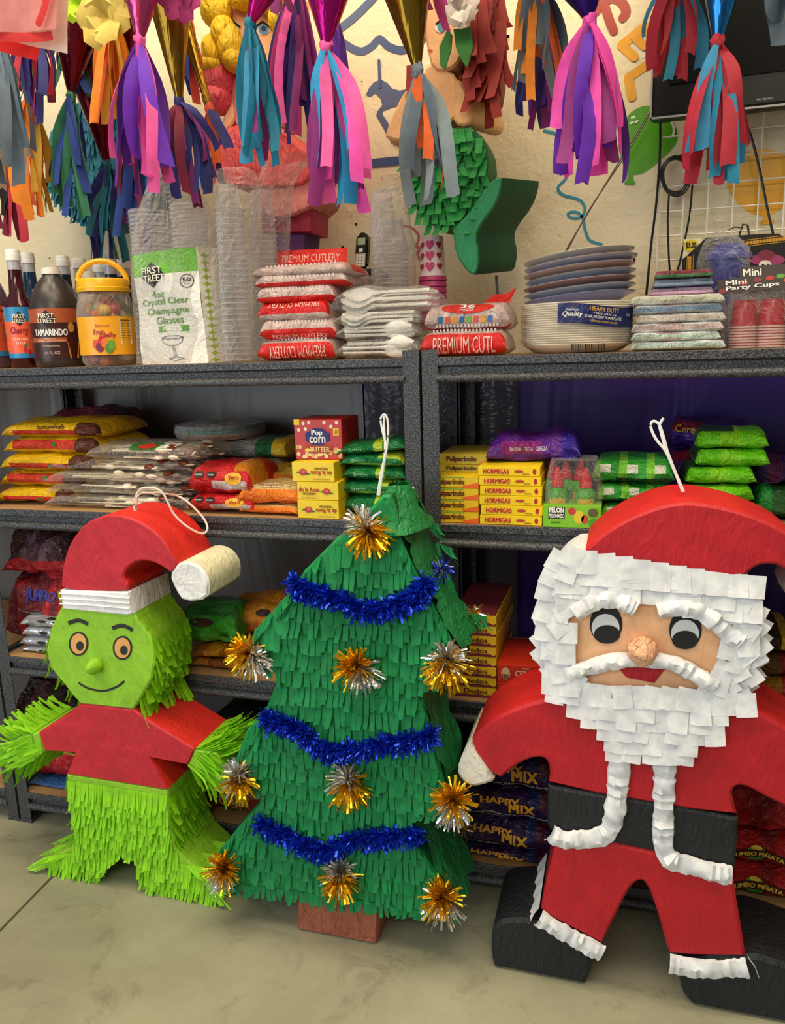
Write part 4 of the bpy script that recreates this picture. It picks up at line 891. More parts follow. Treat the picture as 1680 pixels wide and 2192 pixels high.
part('tail_fin', m, [mat('#1d8452', 'paper', b=.3), mat('#0e4c2b', 'paper', b=.3)], t)
m = MB(); m.tube([P(1000, -30, MY + .06), Vector((P(1000, -30, MY + .06).x, MY + .06, CZ))], .0015, 5); part('hanging_string', m, CORD, t)
m = MB(); m.tube([P(1062, 590, .36), P(1066, 640, .36)], .004); m.v[0].z += 0; single('support_rod', 'thin grey rod below the mermaid tail fin', 'rod', m, mat('#5a5650', 'plain'))
# ================================================================ things on the top shelf
T1 = 1.2912; gr = random.Random(77)
CLR = mat('#f3f1ee', 'clear'); CLR2 = mat('#efeeec', 'clear', lo=.16, hi=.7, sc=14); CUPC = mat('#e8e6ea', 'clear', lo=.16, hi=.8, sc=3, r=.05)
WHITE = mat('#f3f1ec', 'plain'); BLACK = mat('#171513', 'plain'); YEL = mat('#f0b313', 'plain', r=.3)
def mpp(p): return (Vector(p) - CAM).dot(F_) / FPX
def base(px, Y, z): return Vector((X_(px, Y, z), Y, z))
def phi_to_cam(c): return math.atan2(CAM.x - c[0], c[1] - CAM.y)
def rprof(c, prof, Y): # prof in (half width px, py)
    k = mpp((c.x, Y, c.z)); return [(max(.0005, r * k), Z_(840 + 0, y, Y) - c.z + 0) for r, y in prof]
def zpx(px, y, Y, c): return Z_(px, y, Y) - c.z
def bottle(name, label, cat, pxc, Y, prof, body, capn, capm, grp=None, sq=1):
    c = base(pxc, Y, T1); k = mpp(c); t = thing(name, label, cat, c, grp)
    zb = zpx(pxc, prof[0][1], Y, c); zs = [(r * k, zpx(pxc, y, Y, c) - zb) for r, y in prof]
    m = MB(); m.lathe([(.3 * zs[0][0], .0004)] + [(zs[0][0] * .93, .0004)] + [(zs[0][0], .006)] + zs[1:], 24, 0, c, 1, True, True); part('bottle_body', m, body, t)
    if capn:
        z0, z1 = zpx(pxc, capn[1], Y, c) - zb, zpx(pxc, capn[2], Y, c) - zb; r = capn[0] * k
        m = MB(); m.lathe([(r * .6, z0), (r, z0), (r, z0 + (z1 - z0) * .55), (r * .94, z0 + (z1 - z0) * .6), (r * .94, z1 - .001), (r * .85, z1)], 24, 0, c, 1, True, True); part('cap', m, capm, t)
    return t, c, k, lambda y: zpx(pxc, y, Y, c) - zb
def syrup(label, pxc, Y, top, liq, s=1.0, clear_top=True):
    c = base(pxc, Y, T1); k = mpp(c); t = thing('syrup_bottle', label, 'bottle', c, 'syrup bottles on the top shelf'); H = Z_(pxc, top, Y) - T1
    u = H / .315
    m = MB(); m.lathe([(.01, .0004), (.034 * s, .0004), (.037 * s, .006), (.037 * s, .150 * u), (.035 * s, .170 * u), (.020 * s, .200 * u), (.0165 * s, .255 * u), (.0165 * s, .262 * u)], 22, 0, c, 1, True, True); part('bottle_body', m, mat(liq, 'liquid'), t)
    m = MB(); m.lathe([(.0165 * s, .262 * u), (.0165 * s, .292 * u)], 18, 0, c, 1, False, True); part('bottle_neck', m, mat('#b9b6bc', 'liquid'), t)
    m = MB(); m.lathe([(.0185 * s, .286 * u), (.0185 * s, .302 * u), (.0175 * s, .303 * u), (.0175 * s, .312 * u), (.016 * s, .315 * u)], 20, 0, c, 1, True, True); part('cap', m, mat('#f2efe9', 'plain'), t)
    return t, c
# cherry syrup, with its printed label
t, c = syrup('dark red cherry syrup bottle with blue and orange label, at far left', 57, .10, 532, '#3a0812'); ph = phi_to_cam(c) - .12
zl0, zl1 = zpx(57, 766, .1, c), zpx(57, 658, .1, c)
fn = cylmap(c, .0378, ph, 1.25, zl0, zl1); m = MB(); patch(m, fn, 0, 20, 1, 0, 1, 0, .09); patch(m, fn, 1, 20, 1, 0, 1, .09, .72); patch(m, fn, 0, 20, 1, 0, 1, .72, 1)
lb = part('paper_label', m, [mat('#2c86bf', 'plain', r=.35), mat('#e8623e', 'plain', r=.35)], t)
g = cylmap(c, .0382, ph, 1.25, zl0, zl1)
def first_street(par, fn, cu, cv, su, sv):
    m = MB(); f2 = lambda a, b: fn(cu + (a - .5) * su, cv + (b - .5) * sv); patch(m, lambda a, b: f2((a + b) / 2, .5 + (b - a) / 2), 0, 8, 8); part('emblem_diamond', m, BLACK, par, False)
    m = MB(); write(m, 'FIRST', lambda a, b: f2(.08 + .84 * a, .54 + .26 * b) + Vector((.0006, -.002, 0)), bold=.02); write(m, 'STREET', lambda a, b: f2(.0 + 1.0 * a, .24 + .26 * b) + Vector((.0006, -.002, 0)), bold=.02); part('lettering', m, mat('#f1e8d6'), par, False)
first_street(lb, lambda a, b: g(.32 + .5 * a, b), .38, .77, .72, .30)
m = MB(); write(m, 'Cherry', lambda a, b: g(.24 + .46 * a, .44 + .17 * b), bold=.05); part('lettering', m, mat('#a5102c'), lb, False)
m = MB(); write(m, 'SNOW CONE', lambda a, b: g(.28 + .40 * a, .345 + .05 * b)); write(m, 'SYRUP', lambda a, b: g(.36 + .24 * a, .27 + .05 * b)); part('lettering', m, WHITE, lb, False)
for u, v in ((.58, .15), (.68, .11)): m = MB(); blob(m, g, u, v, .045, .065); part('printed_cherry', m, mat('#c01626'), lb, False)
m = MB(); blob(m, g, .60, .25, .06, .025, rot=.5); part('printed_leaf', m, mat('#2f7a32'), lb, False)
# tamarindo jug
t, c, k, zz = bottle('concentrate_jug', 'brown tamarindo concentrate jug with white cap, beside yellow lidded jar', 'jug', 132, .10, [(50, 783), (52, 770), (52, 690), (50, 655), (42, 625), (27, 598), (18, 588), (17, 583)], mat('#332b2b', 'plain', r=.3), (19, 584, 570), mat('#ece6da'))
ph = phi_to_cam(c) - .1; r = 52.8 * k; fn = cylmap(c, r, ph, 1.3, zz(765), zz(660)); g = cylmap(c, r + .0006, ph, 1.3, zz(765), zz(660))
m = MB(); patch(m, fn, 0, 22, 1, 0, 1, 0, .72); patch(m, fn, 1, 22, 1, 0, 1, .72, 1); patch(m, g, 1, 18, 1, .1, .66, .33, .42); lb = part('paper_label', m, [mat('#3c1712', 'plain', r=.35), mat('#a9532c', 'plain', r=.35)], t)
first_street(lb, g, .40, .80, .28, .34)
m = MB(); write(m, 'TAMARINDO', lambda a, b: g(.18 + .50 * a, .46 + .13 * b), bold=.05); part('lettering', m, WHITE, lb, False)
m = MB(); write(m, 'TAMARIND', lambda a, b: g(.32 + .18 * a, .39 + .025 * b)); write(m, 'DRINK CONCENTRATE', lambda a, b: g(.22 + .42 * a, .345 + .03 * b)); write(m, 'NATURAL & ARTIFICIAL', lambda a, b: g(.30 + .25 * a, .24 + .03 * b)); write(m, '64 FL OZ', lambda a, b: g(.32 + .22 * a, .09 + .05 * b)); part('lettering', m, mat('#e9cdb0'), lb, False)
m = MB(); shape(m, g, [(.68, .0), (.82, .0), (.86, .32), (.66, .32)]); blob(m, g, .74, .62, .05, .10); part('printed_glass', m, mat('#c8892f'), lb, False)
m = MB(); m.tube([Vector(c) + Vector((k * (46 - 10 * i) * math.cos(.3), k * 20, zz(640 - 14 * i) )) for i in range(4)], .006); part('handle', m, mat('#4a4242', 'plain', r=.3), t)
# purple jug cut by the left edge
t, c, k, zz = bottle('concentrate_jug', 'large purple drink jug cut off by the left photo edge', 'jug', -22, .12, [(54, 783), (56, 770), (56, 650), (50, 620), (34, 575), (20, 560), (18, 552)], mat('#5d4350', 'liquid'), (20, 552, 538), mat('#ece6da'))
ph = phi_to_cam(c); fn = cylmap(c, 56.8 * k, ph, 1.2, zz(757), zz(650)); g = cylmap(c, 57.5 * k, ph, 1.2, zz(757), zz(650)); m = MB(); patch(m, fn, 0, 18, 1, 0, 1, .1, 1); patch(m, fn, 1, 18, 1, 0, 1, 0, .1); lb = part('paper_label', m, [mat('#d9532f'), mat('#2c7ab0')], t)
m = MB(); shape(m, g, [(.62, .1), (.84, .1), (.84, .98), (.62, .98)]); part('nutrition_panel', m, mat('#e2d5c2'), lb, False)
m = MB(); gg = cylmap(c, 58 * k, ph, 1.2, zz(757), zz(650)); write(m, 'Nutrition Facts', lambda a, b: gg(.635 + .19 * a, .88 + .06 * b), bold=.03); write(m, 'Calories', lambda a, b: gg(.635 + .12 * a, .70 + .06 * b), bold=.03)
for i in range(7): shape(m, gg, [(.635, .60 - .06 * i), (.825, .60 - .06 * i), (.825, .605 - .06 * i), (.635, .605 - .06 * i)])
part('lettering', m, BLACK, lb, False)
# back row of syrups
for lab, px, Y, top, liq in (('short grey capped syrup bottle just right of the cherry syrup', 69, .30, 548, '#6a5a6a'), ('blue syrup bottle standing behind the tamarindo jug', 87, .24, 539, '#12304f'), ('near black syrup bottle behind the tamarindo jug, right of its cap', 159, .24, 546, '#14181c'), ('dark syrup bottle behind the jar handle on its left', 193, .30, 552, '#20181e'), ('ruby syrup bottle seen through the yellow jar handle', 234, .30, 562, '#4a0c22'), ('deep blue syrup bottle seen through the yellow jar handle', 257, .24, 546, '#141c38'), ('dark syrup bottle half hidden by the champagne glass bag', 284, .30, 552, '#26202a')):
    syrup(lab, px, Y, top, liq)
t, c, k, zz = bottle('concentrate_jug', 'grey jug with pale cap behind the yellow lidded jar', 'jug', 208, .20, [(42, 783), (44, 770), (44, 660), (36, 625), (18, 600), (16, 595)], mat('#8a7f84', 'plain', r=.3), (17, 596, 581), mat('#e6dfd2'))
# candy jar with yellow lid and handle
PX, Y = 238, .085; c = base(PX, Y, T1); k = mpp(c); zz = lambda y: zpx(PX, y, Y, c) - zpx(PX, 779, Y, c)
t = thing('candy_jar', 'clear candy jar with yellow handled lid and yellow label', 'jar', c)
m = MB(); m.lathe([(20 * k, .0006), (50 * k, .0006), (56 * k, zz(770)), (56 * k, zz(760)), (53 * k, zz(752)), (57 * k, zz(742)), (59 * k, zz(690)), (58 * k, zz(660)), (52 * k, zz(632)), (49 * k, zz(620))], 28, 0, c, 1, True, False); part('jar_body', m, mat('#efe4d8', 'clear', lo=.12, hi=.6, sc=8), t)
cc = MB(); cols = ['#c8681e', '#b8331e', '#c9a23a', '#a83a3c', '#5a8a3c', '#d87f3a', '#c9b59a']
for i in range(46):
    a = gr.uniform(0, 6.28); rr = gr.uniform(.3, .82) * 50 * k; z = zz(772) + (zz(640) - zz(772)) * (i + .5) / 46
    ball(cc, Vector(c) + Vector((rr * math.cos(a), rr * math.sin(a), z)), 15 * k, i % 7, 8, 6)
part('jelly_cups', cc, [mat(x, 'plain', r=.3) for x in cols], t, kind='stuff')
m = MB(); m.lathe([(50 * k, zz(622)), (53 * k, zz(622)), (54 * k, zz(614)), (52 * k, zz(612)), (53 * k, zz(600)), (50 * k, zz(594)), (30 * k, zz(592))], 28, 0, c, 1, False, True); ld = part('lid', m, YEL, t)
m = MB(); e = Vector((math.cos(.55), math.sin(.55), 0)); m.tube([Vector(c) + e * (50 * k * math.cos(q)) + Vector((0, 0, zz(606) + (zz(553) - zz(606)) * math.sin(q))) for q in [math.pi * i / 16 for i in range(17)]], 5.5 * k, 8); part('handle', m, YEL, ld)
ph = phi_to_cam(c) - .05; fn = cylmap(c, 59.6 * k, ph, 1.3, zz(756), zz(676)); g = cylmap(c, 60.2 * k, ph, 1.3, zz(756), zz(676)); m = MB(); patch(m, fn, 0, 22, 1); lb = part('paper_label', m, mat('#f2a91d', 'plain', r=.35), t)
m = MB(); write(m, 'Assorted', lambda a, b: g(.36 + .18 * a, .72 + .09 * b)); write(m, 'Fruit', lambda a, b: g(.34 + .13 * a, .52 + .15 * b), bold=.03); write(m, 'Jelly', lambda a, b: g(.46 + .16 * a, .42 + .16 * b), bold=.04); part('lettering', m, mat('#b02a3a'), lb, False)
for u, v, h in ((.40, .2, '#7c1f3c'), (.47, .3, '#e87a1c'), (.44, .38, '#c8262c'), (.52, .17, '#4d8a2a'), (.55, .26, '#6aa03a'), (.36, .28, '#d8503a')): m = MB(); blob(m, cylmap(c, (60.2 + u * 3) * k, ph, 1.3, zz(756), zz(676)), u, v, .05, .13); part('printed_fruit', m, mat(h), lb, False)
m = MB(); shape(m, g, [(.68, .28), (.86, .28), (.86, .95), (.68, .95)]); part('nutrition_panel', m, mat('#ece7da'), lb, False)
gg = cylmap(c, 60.8 * k, ph, 1.3, zz(756), zz(676)); m = MB(); write(m, 'Nutrition Facts', lambda a, b: gg(.69 + .16 * a, .87 + .06 * b), bold=.03)
for i in range(8): shape(m, gg, [(.69, .80 - .06 * i), (.85, .80 - .06 * i), (.85, .81 - .06 * i), (.69, .81 - .06 * i)])
part('lettering', m, BLACK, lb, False)
# bag of champagne glasses: printed sleeve, nested glasses, clear bag gathered on top
Y = .045; A = base(306, Y, T1); B = base(446, Y, T1); k = mpp(A); zt = lambda px, y: Z_(px, y, Y)
t = thing('glasses_bag', 'tall clear bag of plastic champagne glasses with green and white printed card', 'bag', (A + B) / 2)
fl = P(284, 548, Y); fr_ = P(410, 522, Y); fr2 = P(416, 575, Y)
quad = [A, B, Vector((P(420, 540, Y).x, Y, zt(420, 528))), Vector((fl.x, Y, fl.z))]
def cardmap(off): 
    def f(u, v):
        p = quad[0].lerp(quad[1], u).lerp(quad[3].lerp(quad[2], u), v); return p + Vector((0, -off - .018 * math.sin(math.pi * u) * (.3 + .7 * v) - .004 * math.sin(v * 9 + u * 3), 0))
    return f
fn, g = cardmap(0), cardmap(.0012); m = MB(); patch(m, fn, 0, 36, 32, 0, 1, 0, .80); patch(m, fn, 1, 36, 8, 0, 1, .80, 1); cdp = part('printed_card', m, [mat('#efece6', 'wrap', b=.3), mat('#6fbf1e', 'wrap', b=.3)], t)
first_street(cdp, g, .34, .80, .40, .23)
GRN = mat('#5a9a2a'); 
def wr(s, u0, u1, v0, v1, par, mm, mp=g, bold=.02, shear=0, flip=False):
    m = MB(); write(m, s, lambda a, b: mp(u0 + (u1 - u0) * a, v0 + (v1 - v0) * b), bold=bold, shear=shear, flip=flip); return part('lettering', m, mm, par, False)
wr('4oz', .30, .50, .60, .66, cdp, GRN); wr('Crystal Clear', .10, .84, .52, .59, cdp, GRN); wr('Champagne', .16, .82, .435, .51, cdp, GRN); wr('Glasses', .30, .72, .365, .43, cdp, GRN)
m = MB(); shape(m, g, [(.32, .29), (.78, .29), (.78, .345), (.32, .345)]); part('green_strip', m, GRN, cdp, False); g2 = cardmap(.002); wr('PLASTIC', .40, .68, .30, .335, cdp, WHITE, g2)
m = MB(); g3 = cardmap(.0014); 
for i in range(24):
    a, b = 2 * math.pi * i / 24, 2 * math.pi * (i + 1) / 24; m.poly([g3(.84 + r * math.cos(q) * .095, .72 + r * math.sin(q) * .06) for r, q in ((1, a), (1, b), (.88, b), (.88, a))])
write(m, '50', lambda a, b: g3(.785 + .11 * a, .715 + .035 * b), bold=.03); write(m, 'CUPS', lambda a, b: g3(.80 + .08 * a, .69 + .014 * b)); part('lettering', m, BLACK, cdp, False)
m = MB(); pts = [(.36, .24), (.38, .20), (.46, .17), (.58, .17), (.66, .20), (.68, .24)]
def ln(m, pts, w=.006, mp=g3):
    for (a, b), (c_, d) in zip(pts, pts[1:]): m.tube([mp(a, b), mp(c_, d)], .0007, 4)
ln(m, pts); ln(m, [(.36, .24), (.45, .255), (.6, .255), (.68, .24), (.58, .228), (.44, .228), (.36, .24)]); ln(m, [(.51, .17), (.54, .09), (.55, .06)]); ln(m, [(.53, .17), (.57, .09), (.58, .06)]); ln(m, [(.45, .05), (.55, .03), (.68, .05), (.56, .065), (.45, .05)]); part('printed_glass', m, mat('#3a4a5a'), cdp, False)
Bs = B + Vector((.038, .10, 0)); Qs = quad[2] + Vector((.034, .10, .002)); sm_ = lambda o: (lambda u, v: B.lerp(Bs, u).lerp(quad[2].lerp(Qs, u), v) + Vector((o, -.003 * math.sin(u * 3), 0)))
m = MB(); patch(m, sm_(0), 0, 4, 6); sp = part('side_panel', m, mat('#ece9dc', 'wrap', b=.3), t); m = MB()
for i in range(16):
    for j in range(2): 
        f = sm_(.0008); u, v = .22 + .5 * j, .03 + i * .06; d = .15
        shape(m, f, [(u, v + .028), (u + .05, v + .006), (u + d, v), (u + .05, v - .006), (u, v - .028), (u - .05, v - .006), (u - d, v), (u - .05, v + .006)])
part('star_pattern', m, mat('#9ab83a'), sp, False, kind='stuff')
for ci, (px, y0, y1, rr) in enumerate(((345, 545, 440, 44), (428, 765, 425, 40))):
    c = base(px, Y + .075, T1); k2 = mpp(c); pr_ = []; n = int((y0 - y1) / 9)
    for i in range(n): 
        z = Z_(px, y0 - 9 * i, Y + .075) - c.z; pr_ += [(rr * k2, z), (rr * k2 * .94, z + .003), (rr * k2 * .94, z + .008)]
    m = MB(); m.lathe([(a, max(.002, b)) for a, b in pr_], 24, 0, c, .8); part('nested_glasses', m, CUPC, t)
def bag(parent, cx0, cx1, Yc, dY, z0, prof, mtl=CLR, seg=26, seed=0, name='clear_bag', sharp=2.6):
    """prof: list of (px centre, half width px, py); gathered bag, squarish section"""
    m = MB(); rings = []
    for i, (pc, hw, py) in enumerate(prof):
        c = P(pc, py, Yc); kk = mpp(c); a = hw * kk; b = dY * min(1, hw / max(p[1] for p in prof) * 1.05); ring = []
        for j in range(seg):
            q = 2 * math.pi * j / seg; ca, sa = math.cos(q), math.sin(q); f = 1 + .09 * noise.noise(Vector((ca * 2 + seed, sa * 2, i * .45))) + .05 * noise.noise(Vector((ca * 6 + seed, sa * 6, i * .8)))
            ring.append((c.x + a * f * math.copysign(abs(ca) ** (2 / sharp), ca), Yc + b * f * math.copysign(abs(sa) ** (2 / sharp), sa), max(z0, c.z)))
        rings.append(ring)
    m.loft(rings); return part(name, m, mtl, parent)
bag(t, 0, 0, Y + .05, .068, T1, [(380, 88, 776), (380, 90, 740), (379, 92, 690), (377, 93, 620), (375, 93, 560), (373, 90, 510), (372, 80, 460), (370, 58, 400), (366, 34, 350), (362, 18, 325), (356, 10, 312), (352, 16, 300), (348, 22, 285)], seed=3)
m = MB()
# two tall sleeves of clear tumblers
def sleeve(label, cols, Yc, bagprof, dY, grp=None, tie=None, seed=1):
    c = base(cols[0][0], Yc, T1); t = thing('cup_sleeve', label, 'cups', c, grp)
    for px, y0, y1, r0, r1, st in cols:
        b = base(px, Yc, T1); k = mpp(b); n = int((y0 - y1) / st); pr_ = []
        for i in range(n):
            z = max(.0012, Z_(px, y0 - st * i, Yc) - T1); r = (r0 + (r1 - r0) * i / n) * k; pr_ += [(r, z), (r, z + .002), (r * .93, z + .0032), (r * .90, z + st * k * .93)]
        zt = pr_[-1][1]; pr_ += [(r * .86, zt), (r * .74, zt + 34 * k), (r * .70, zt + 36 * k), (.1 * r, zt + 36 * k)]
        m = MB(); m.lathe(pr_, 22, 0, b); part('nested_cups', m, CUPC, t)
    bag(t, 0, 0, Yc, dY, T1, bagprof, CLR, seed=seed)
    if tie:
        p = P(tie[0], tie[1], Yc); m = MB(); m.lathe([(.013, -.002), (.015, 0), (.013, .002)], 12, 0, p); part('twist_tie', m, mat('#d9cbb8'), t)
    return t
sleeve('tall clear plastic cup sleeve standing right of the champagne glass bag', [(512, 772, 425, 33, 30, 12)], .07, [(512, 36, 774), (512, 39, 740), (513, 40, 650), (513, 41, 520), (514, 42, 430), (512, 42, 395), (508, 40, 375), (505, 36, 366)], .045, seed=5)
sleeve('clear cup sleeve in a loose bag flaring open at the top, behind the tall sleeve', [(580, 772, 440, 30, 28, 12)], .17, [(580, 33, 774), (580, 35, 740), (581, 36, 650), (582, 38, 520), (584, 40, 430), (588, 38, 400), (598, 40, 375), (612, 48, 350), (622, 52, 338)], .045, seed=8)
sleeve('clear cup stack in a bag tied at the top, behind the spoon bags', [(842, 772, 510, 41, 38, 9), (828, 508, 440, 29, 26, 30)], .22, [(842, 42, 774), (842, 46, 700), (842, 46, 600), (842, 44, 520), (838, 42, 500), (836, 40, 450), (838, 30, 425), (840, 12, 405), (842, 22, 392), (848, 32, 380)], .055, tie=(840, 405), seed=12)
# premium cutlery packets
RW = mat('#d8201c', 'wrap', r=.2); CW = mat('#d8bdb4', 'wrap', r=.15, b=.9); CWR = mat('#cfc9c0', 'wrap', r=.15, b=.9)
def cutlery(label, px0, px1, ytop, ybot, Y, d, rz, red, txt=None, flip=False, rx=0, seed=0, grp='premium cutlery packets', z=None):
    zb = z if z is not None else Z_((px0 + px1) / 2, ybot, Y); zt = Z_((px0 + px1) / 2, ytop, Y); a = X_(px0, Y, zb); b = X_(px1, Y, zb); w = b - a; h = zt - zb
    t = thing('cutlery_packet', label, 'cutlery packet', (0, 0, 0), grp); S = pouch_fn(w, d, h, .10, 3.0, .06, seed)
    pouch(t, 'wrapper', S, [CW, RW], lambda s, a_: 1 if red[0] < a_ < red[1] else 0, 90, 56)
    m = MB(); r2 = random.Random(seed)                                # row of cutlery ends pressed against the clear part
    for i in range(18):
        s = .14 + .72 * i / 17; a0 = red[0] - .12 if red[0] > .7 else red[1] + .12
        p = S(s, math.pi * a0, .0); m.box((p.x - .0022, p.y - .0008, p.z - h * .09), (p.x + .0022, p.y + .004, p.z + h * .09))
    part('cutlery_ends', m, mat('#dccbc2', 'plain', r=.25), t, kind='stuff')
    if txt:
        m = MB(); write(m, txt, onS(S, .16, .88, red[1] - .10, red[0] + .10, .0035), bold=.01, flip=flip); part('lettering', m, mat('#f0c4b4'), t, False)
    put(t, ((a + b) / 2, Y + d / 2, zb), rz, rx); return t
cutlery('red banded cutlery packet at the bottom of the tall cutlery stack', 551, 716, 722, 768, .05, .13, .0, (.86, 1.3), 'PREMIUM CUTLERY', True, seed=1, z=T1)
cutlery('cutlery packet second from the bottom of the tall cutlery stack', 556, 716, 678, 728, .05, .13, .05, (1.0, 1.35), 'PREMIUM CUTLERY', False, seed=2)
cutlery('cutlery packet third from the bottom of the tall cutlery stack', 552, 705, 640, 690, .05, .13, -.03, (.72, 1.05), 'PREMIUM CUTLERY', True, seed=3)
cutlery('cutlery packet fourth from the bottom of the tall cutlery stack', 548, 712, 606, 650, .05, .13, .04, (1.02, 1.4), None, seed=4)
cutlery('cutlery packet second from the top of the tall cutlery stack', 545, 740, 580, 615, .05, .14, .02, (1.05, 1.45), None, seed=5)
t = cutlery('topmost cutlery packet with upright red header in the tall stack', 538, 745, 562, 592, .05, .15, -.03, (.3, .62), None, seed=6)
m = MB(); q = [P(594, 572, .16), P(742, 566, .16), P(742, 530, .20), P(594, 538, .20)]; f = lambda u, v: q[0].lerp(q[1], u).lerp(q[3].lerp(q[2], u), v); ORGT = Matrix.Translation(t.location) @ Matrix.Rotation(t.rotation_euler[2], 4, 'Z'); inv = ORGT.inverted()
fi = lambda u, v: inv @ (f(u, v) + Vector((0, -.004 * math.sin(u * 5), 0))); patch(m, fi, 0, 12, 3); fl_ = part('header_flap', m, RW, t)
m = MB(); write(m, 'PREMIUM CUTLERY', lambda a, b: fi(.08 + .82 * a, .25 + .45 * b) + Vector((0, -.0015, 0)), bold=.005); part('lettering', m, mat('#f0b4a4'), fl_, False)
cutlery('red tipped cutlery packet poking out behind the tall cutlery stack', 690, 772, 585, 620, .19, .12, -.1, (.7, 1.4), None, seed=9)
# white plastic spoons in clear bags
SPW = mat('#eeeae0', 'plain', r=.3)
def spoon_mb(l=.14):
    m = MB(); rings = []
    for i in range(15):
        t = i / 14; x = (t - .5) * l
        if t < .62: w, th, z = .0042 - .0012 * math.sin(t * 4), .0016, .002
        else: u = (t - .62) / .38; w = .004 + .0135 * math.sin(min(1, u * 1.12) * math.pi * .92) ; th = .0016; z = .002 - .006 * math.sin(u * math.pi)
        if i == 14: w = .003
        rings.append([(x, -w, z + th), (x, -w * .5, z + th - (.004 if t > .62 else 0) * 1), (x, 0, z + th - (.006 if t > .66 else 0)), (x, w * .5, z + th - (.004 if t > .62 else 0)), (x, w, z + th), (x, w * .6, z - th - (.004 if t > .62 else 0)), (x, 0, z - th - (.006 if t > .62 else 0)), (x, -w * .6, z - th - (.004 if t > .62 else 0))])
    m.loft(rings, 0, True, True, True); return m
def spoons(label, px0, px1, ytop, ybot, Y, d, flip, seed, z=None, tint='#f3f1ee'):
    zb = z if z is not None else Z_((px0 + px1) / 2, ybot, Y); zt = Z_((px0 + px1) / 2, ytop, Y); a = X_(px0, Y, zb); b = X_(px1, Y, zb); w = b - a; h = zt - zb
    t = thing('spoon_bag', label, 'spoons', (0, 0, 0), 'bags of white plastic spoons'); S = pouch_fn(w, d, h, .2, 2.2, .08, seed); r2 = random.Random(seed)
    for i in range(9):
        m = spoon_mb(w * .82); s = Matrix.Translation((r2.uniform(-.004, .004), -d * .36 + (i % 3) * d * .30, h * (.24 + .24 * (i // 3)))) @ Matrix.Rotation((math.pi if flip else 0) + r2.uniform(-.08, .08), 4, 'Z') @ Matrix.Rotation(r2.uniform(-.5, .5) - .9, 4, 'X')
        m.v = [s @ v for v in m.v]; part('spoon', m, SPW, t)
    pouch(t, 'clear_bag', S, [mat(tint, 'clear', lo=.14, hi=.6)]); put(t, ((a + b) / 2, Y + d / 2, zb), r2.uniform(-.05, .05)); return t
spoons('bottom bag of white plastic spoons with round bowls facing front', 718, 900, 722, 768, .05, .12, False, 1, T1)
spoons('white plastic spoon bag second from the bottom of its stack', 716, 896, 690, 726, .05, .12, False, 2)
spoons('white plastic spoon bag third from the bottom of its stack', 712, 900, 662, 696, .05, .12, True, 3)
spoons('topmost puffed bag of cream plastic spoons', 706, 935, 608, 668, .05, .14, True, 4)
# heart print cups
px, Y = 929, .30; c = base(px, Y, T1); k = mpp(c); zz = lambda y: Z_(px, y, Y) - T1
t = thing('cup_stack', 'stack of inverted paper cups, white with pink hearts over pink ones', 'cups', c)
m = MB(); m.lathe([(22 * k, zz(508)), (23 * k, zz(507)), (27 * k, zz(588)), (29 * k, zz(592))], 28, 0, c, 1, True); hc = part('heart_cup', m, mat('#f4dcd8', 'plain', r=.4), t)
ph = phi_to_cam(c)
def heart(f, u, v, s, t_=1.25):
    return [f(u + s * .062 * 16 * math.sin(q) ** 3 / 16, v + s * .055 * t_ * (13 * math.cos(q) - 5 * math.cos(2 * q) - 2 * math.cos(3 * q) - math.cos(4 * q)) / 16) for q in [2 * math.pi * i / 22 for i in range(22)]]
cone_ = lambda u, v: Vector((c.x + (29.3 - 5.0 * v) * k * math.sin(ph + (u - .5) * 2.6), c.y - (29.3 - 5.0 * v) * k * math.cos(ph + (u - .5) * 2.6), c.z + zz(590) + (zz(508) - zz(590)) * v))
for u, hcol in ((.42, '#d8447c'), (.72, '#b52a40'), (.14, '#b52a40')):
    for v in (.22, .5, .78): m = MB(); hp_ = [m.vert(p) for p in heart(cone_, u, v, 2.2 if u == .42 else 1.5)]; c0 = m.vert(cone_(u, v)); [m.face((c0, hp_[j], hp_[(j + 1) % len(hp_)])) for j in range(len(hp_))]; part('printed_heart', m, mat(hcol), hc, False)
for i in range(9):
    y = 602 + i * 13
    m = MB(); m.lathe([(26.5 * k, max(.0004, zz(y)) + .011), (29 * k, max(.0004, zz(y))), (30 * k, max(.0004, zz(y)) + .0015), (28 * k, max(.0004, zz(y)) + .013)], 24, 0, c); part('pink_cup', m, mat('#c8447c', 'plain', r=.35), t)
# 36 piece cutlery packets
t = cutlery('lower red fronted cutlery packet beside the centre posts', 900, 1085, 706, 763, .04, .13, -.04, (.80, 1.32), 'PREMIUM CUTL', False, seed=21, z=T1)
t = cutlery('upper cutlery packet with red thirty six pieces oval on top', 908, 1090, 648, 708, .05, .15, .0, (1.25, 1.4), None, seed=22, rx=.0)
w_ = X_(1090, .05, 1.33) - X_(908, .05, 1.33); S = pouch_fn(w_, .15, Z_(999, 648, .05) - Z_(999, 708, .05), .10, 3.0, .06, 22)
m = MB(); f = onS(S, .20, .82, .96, .66, .002); blob(m, f, .5, .5, .5, .5, n=24); ov = part('red_oval', m, mat('#d8261c', 'wrap'), t, False)
f = onS(S, .20, .82, .96, .66, .0042); m = MB(); write(m, '36', lambda a, b: f(.36 + .28 * a, .42 + .42 * b), bold=.04); write(m, 'PIECES', lambda a, b: f(.36 + .26 * a, .16 + .18 * b)); part('lettering', m, WHITE, ov, False)
f = onS(S, .14, .86, 1.10, .99, .002)
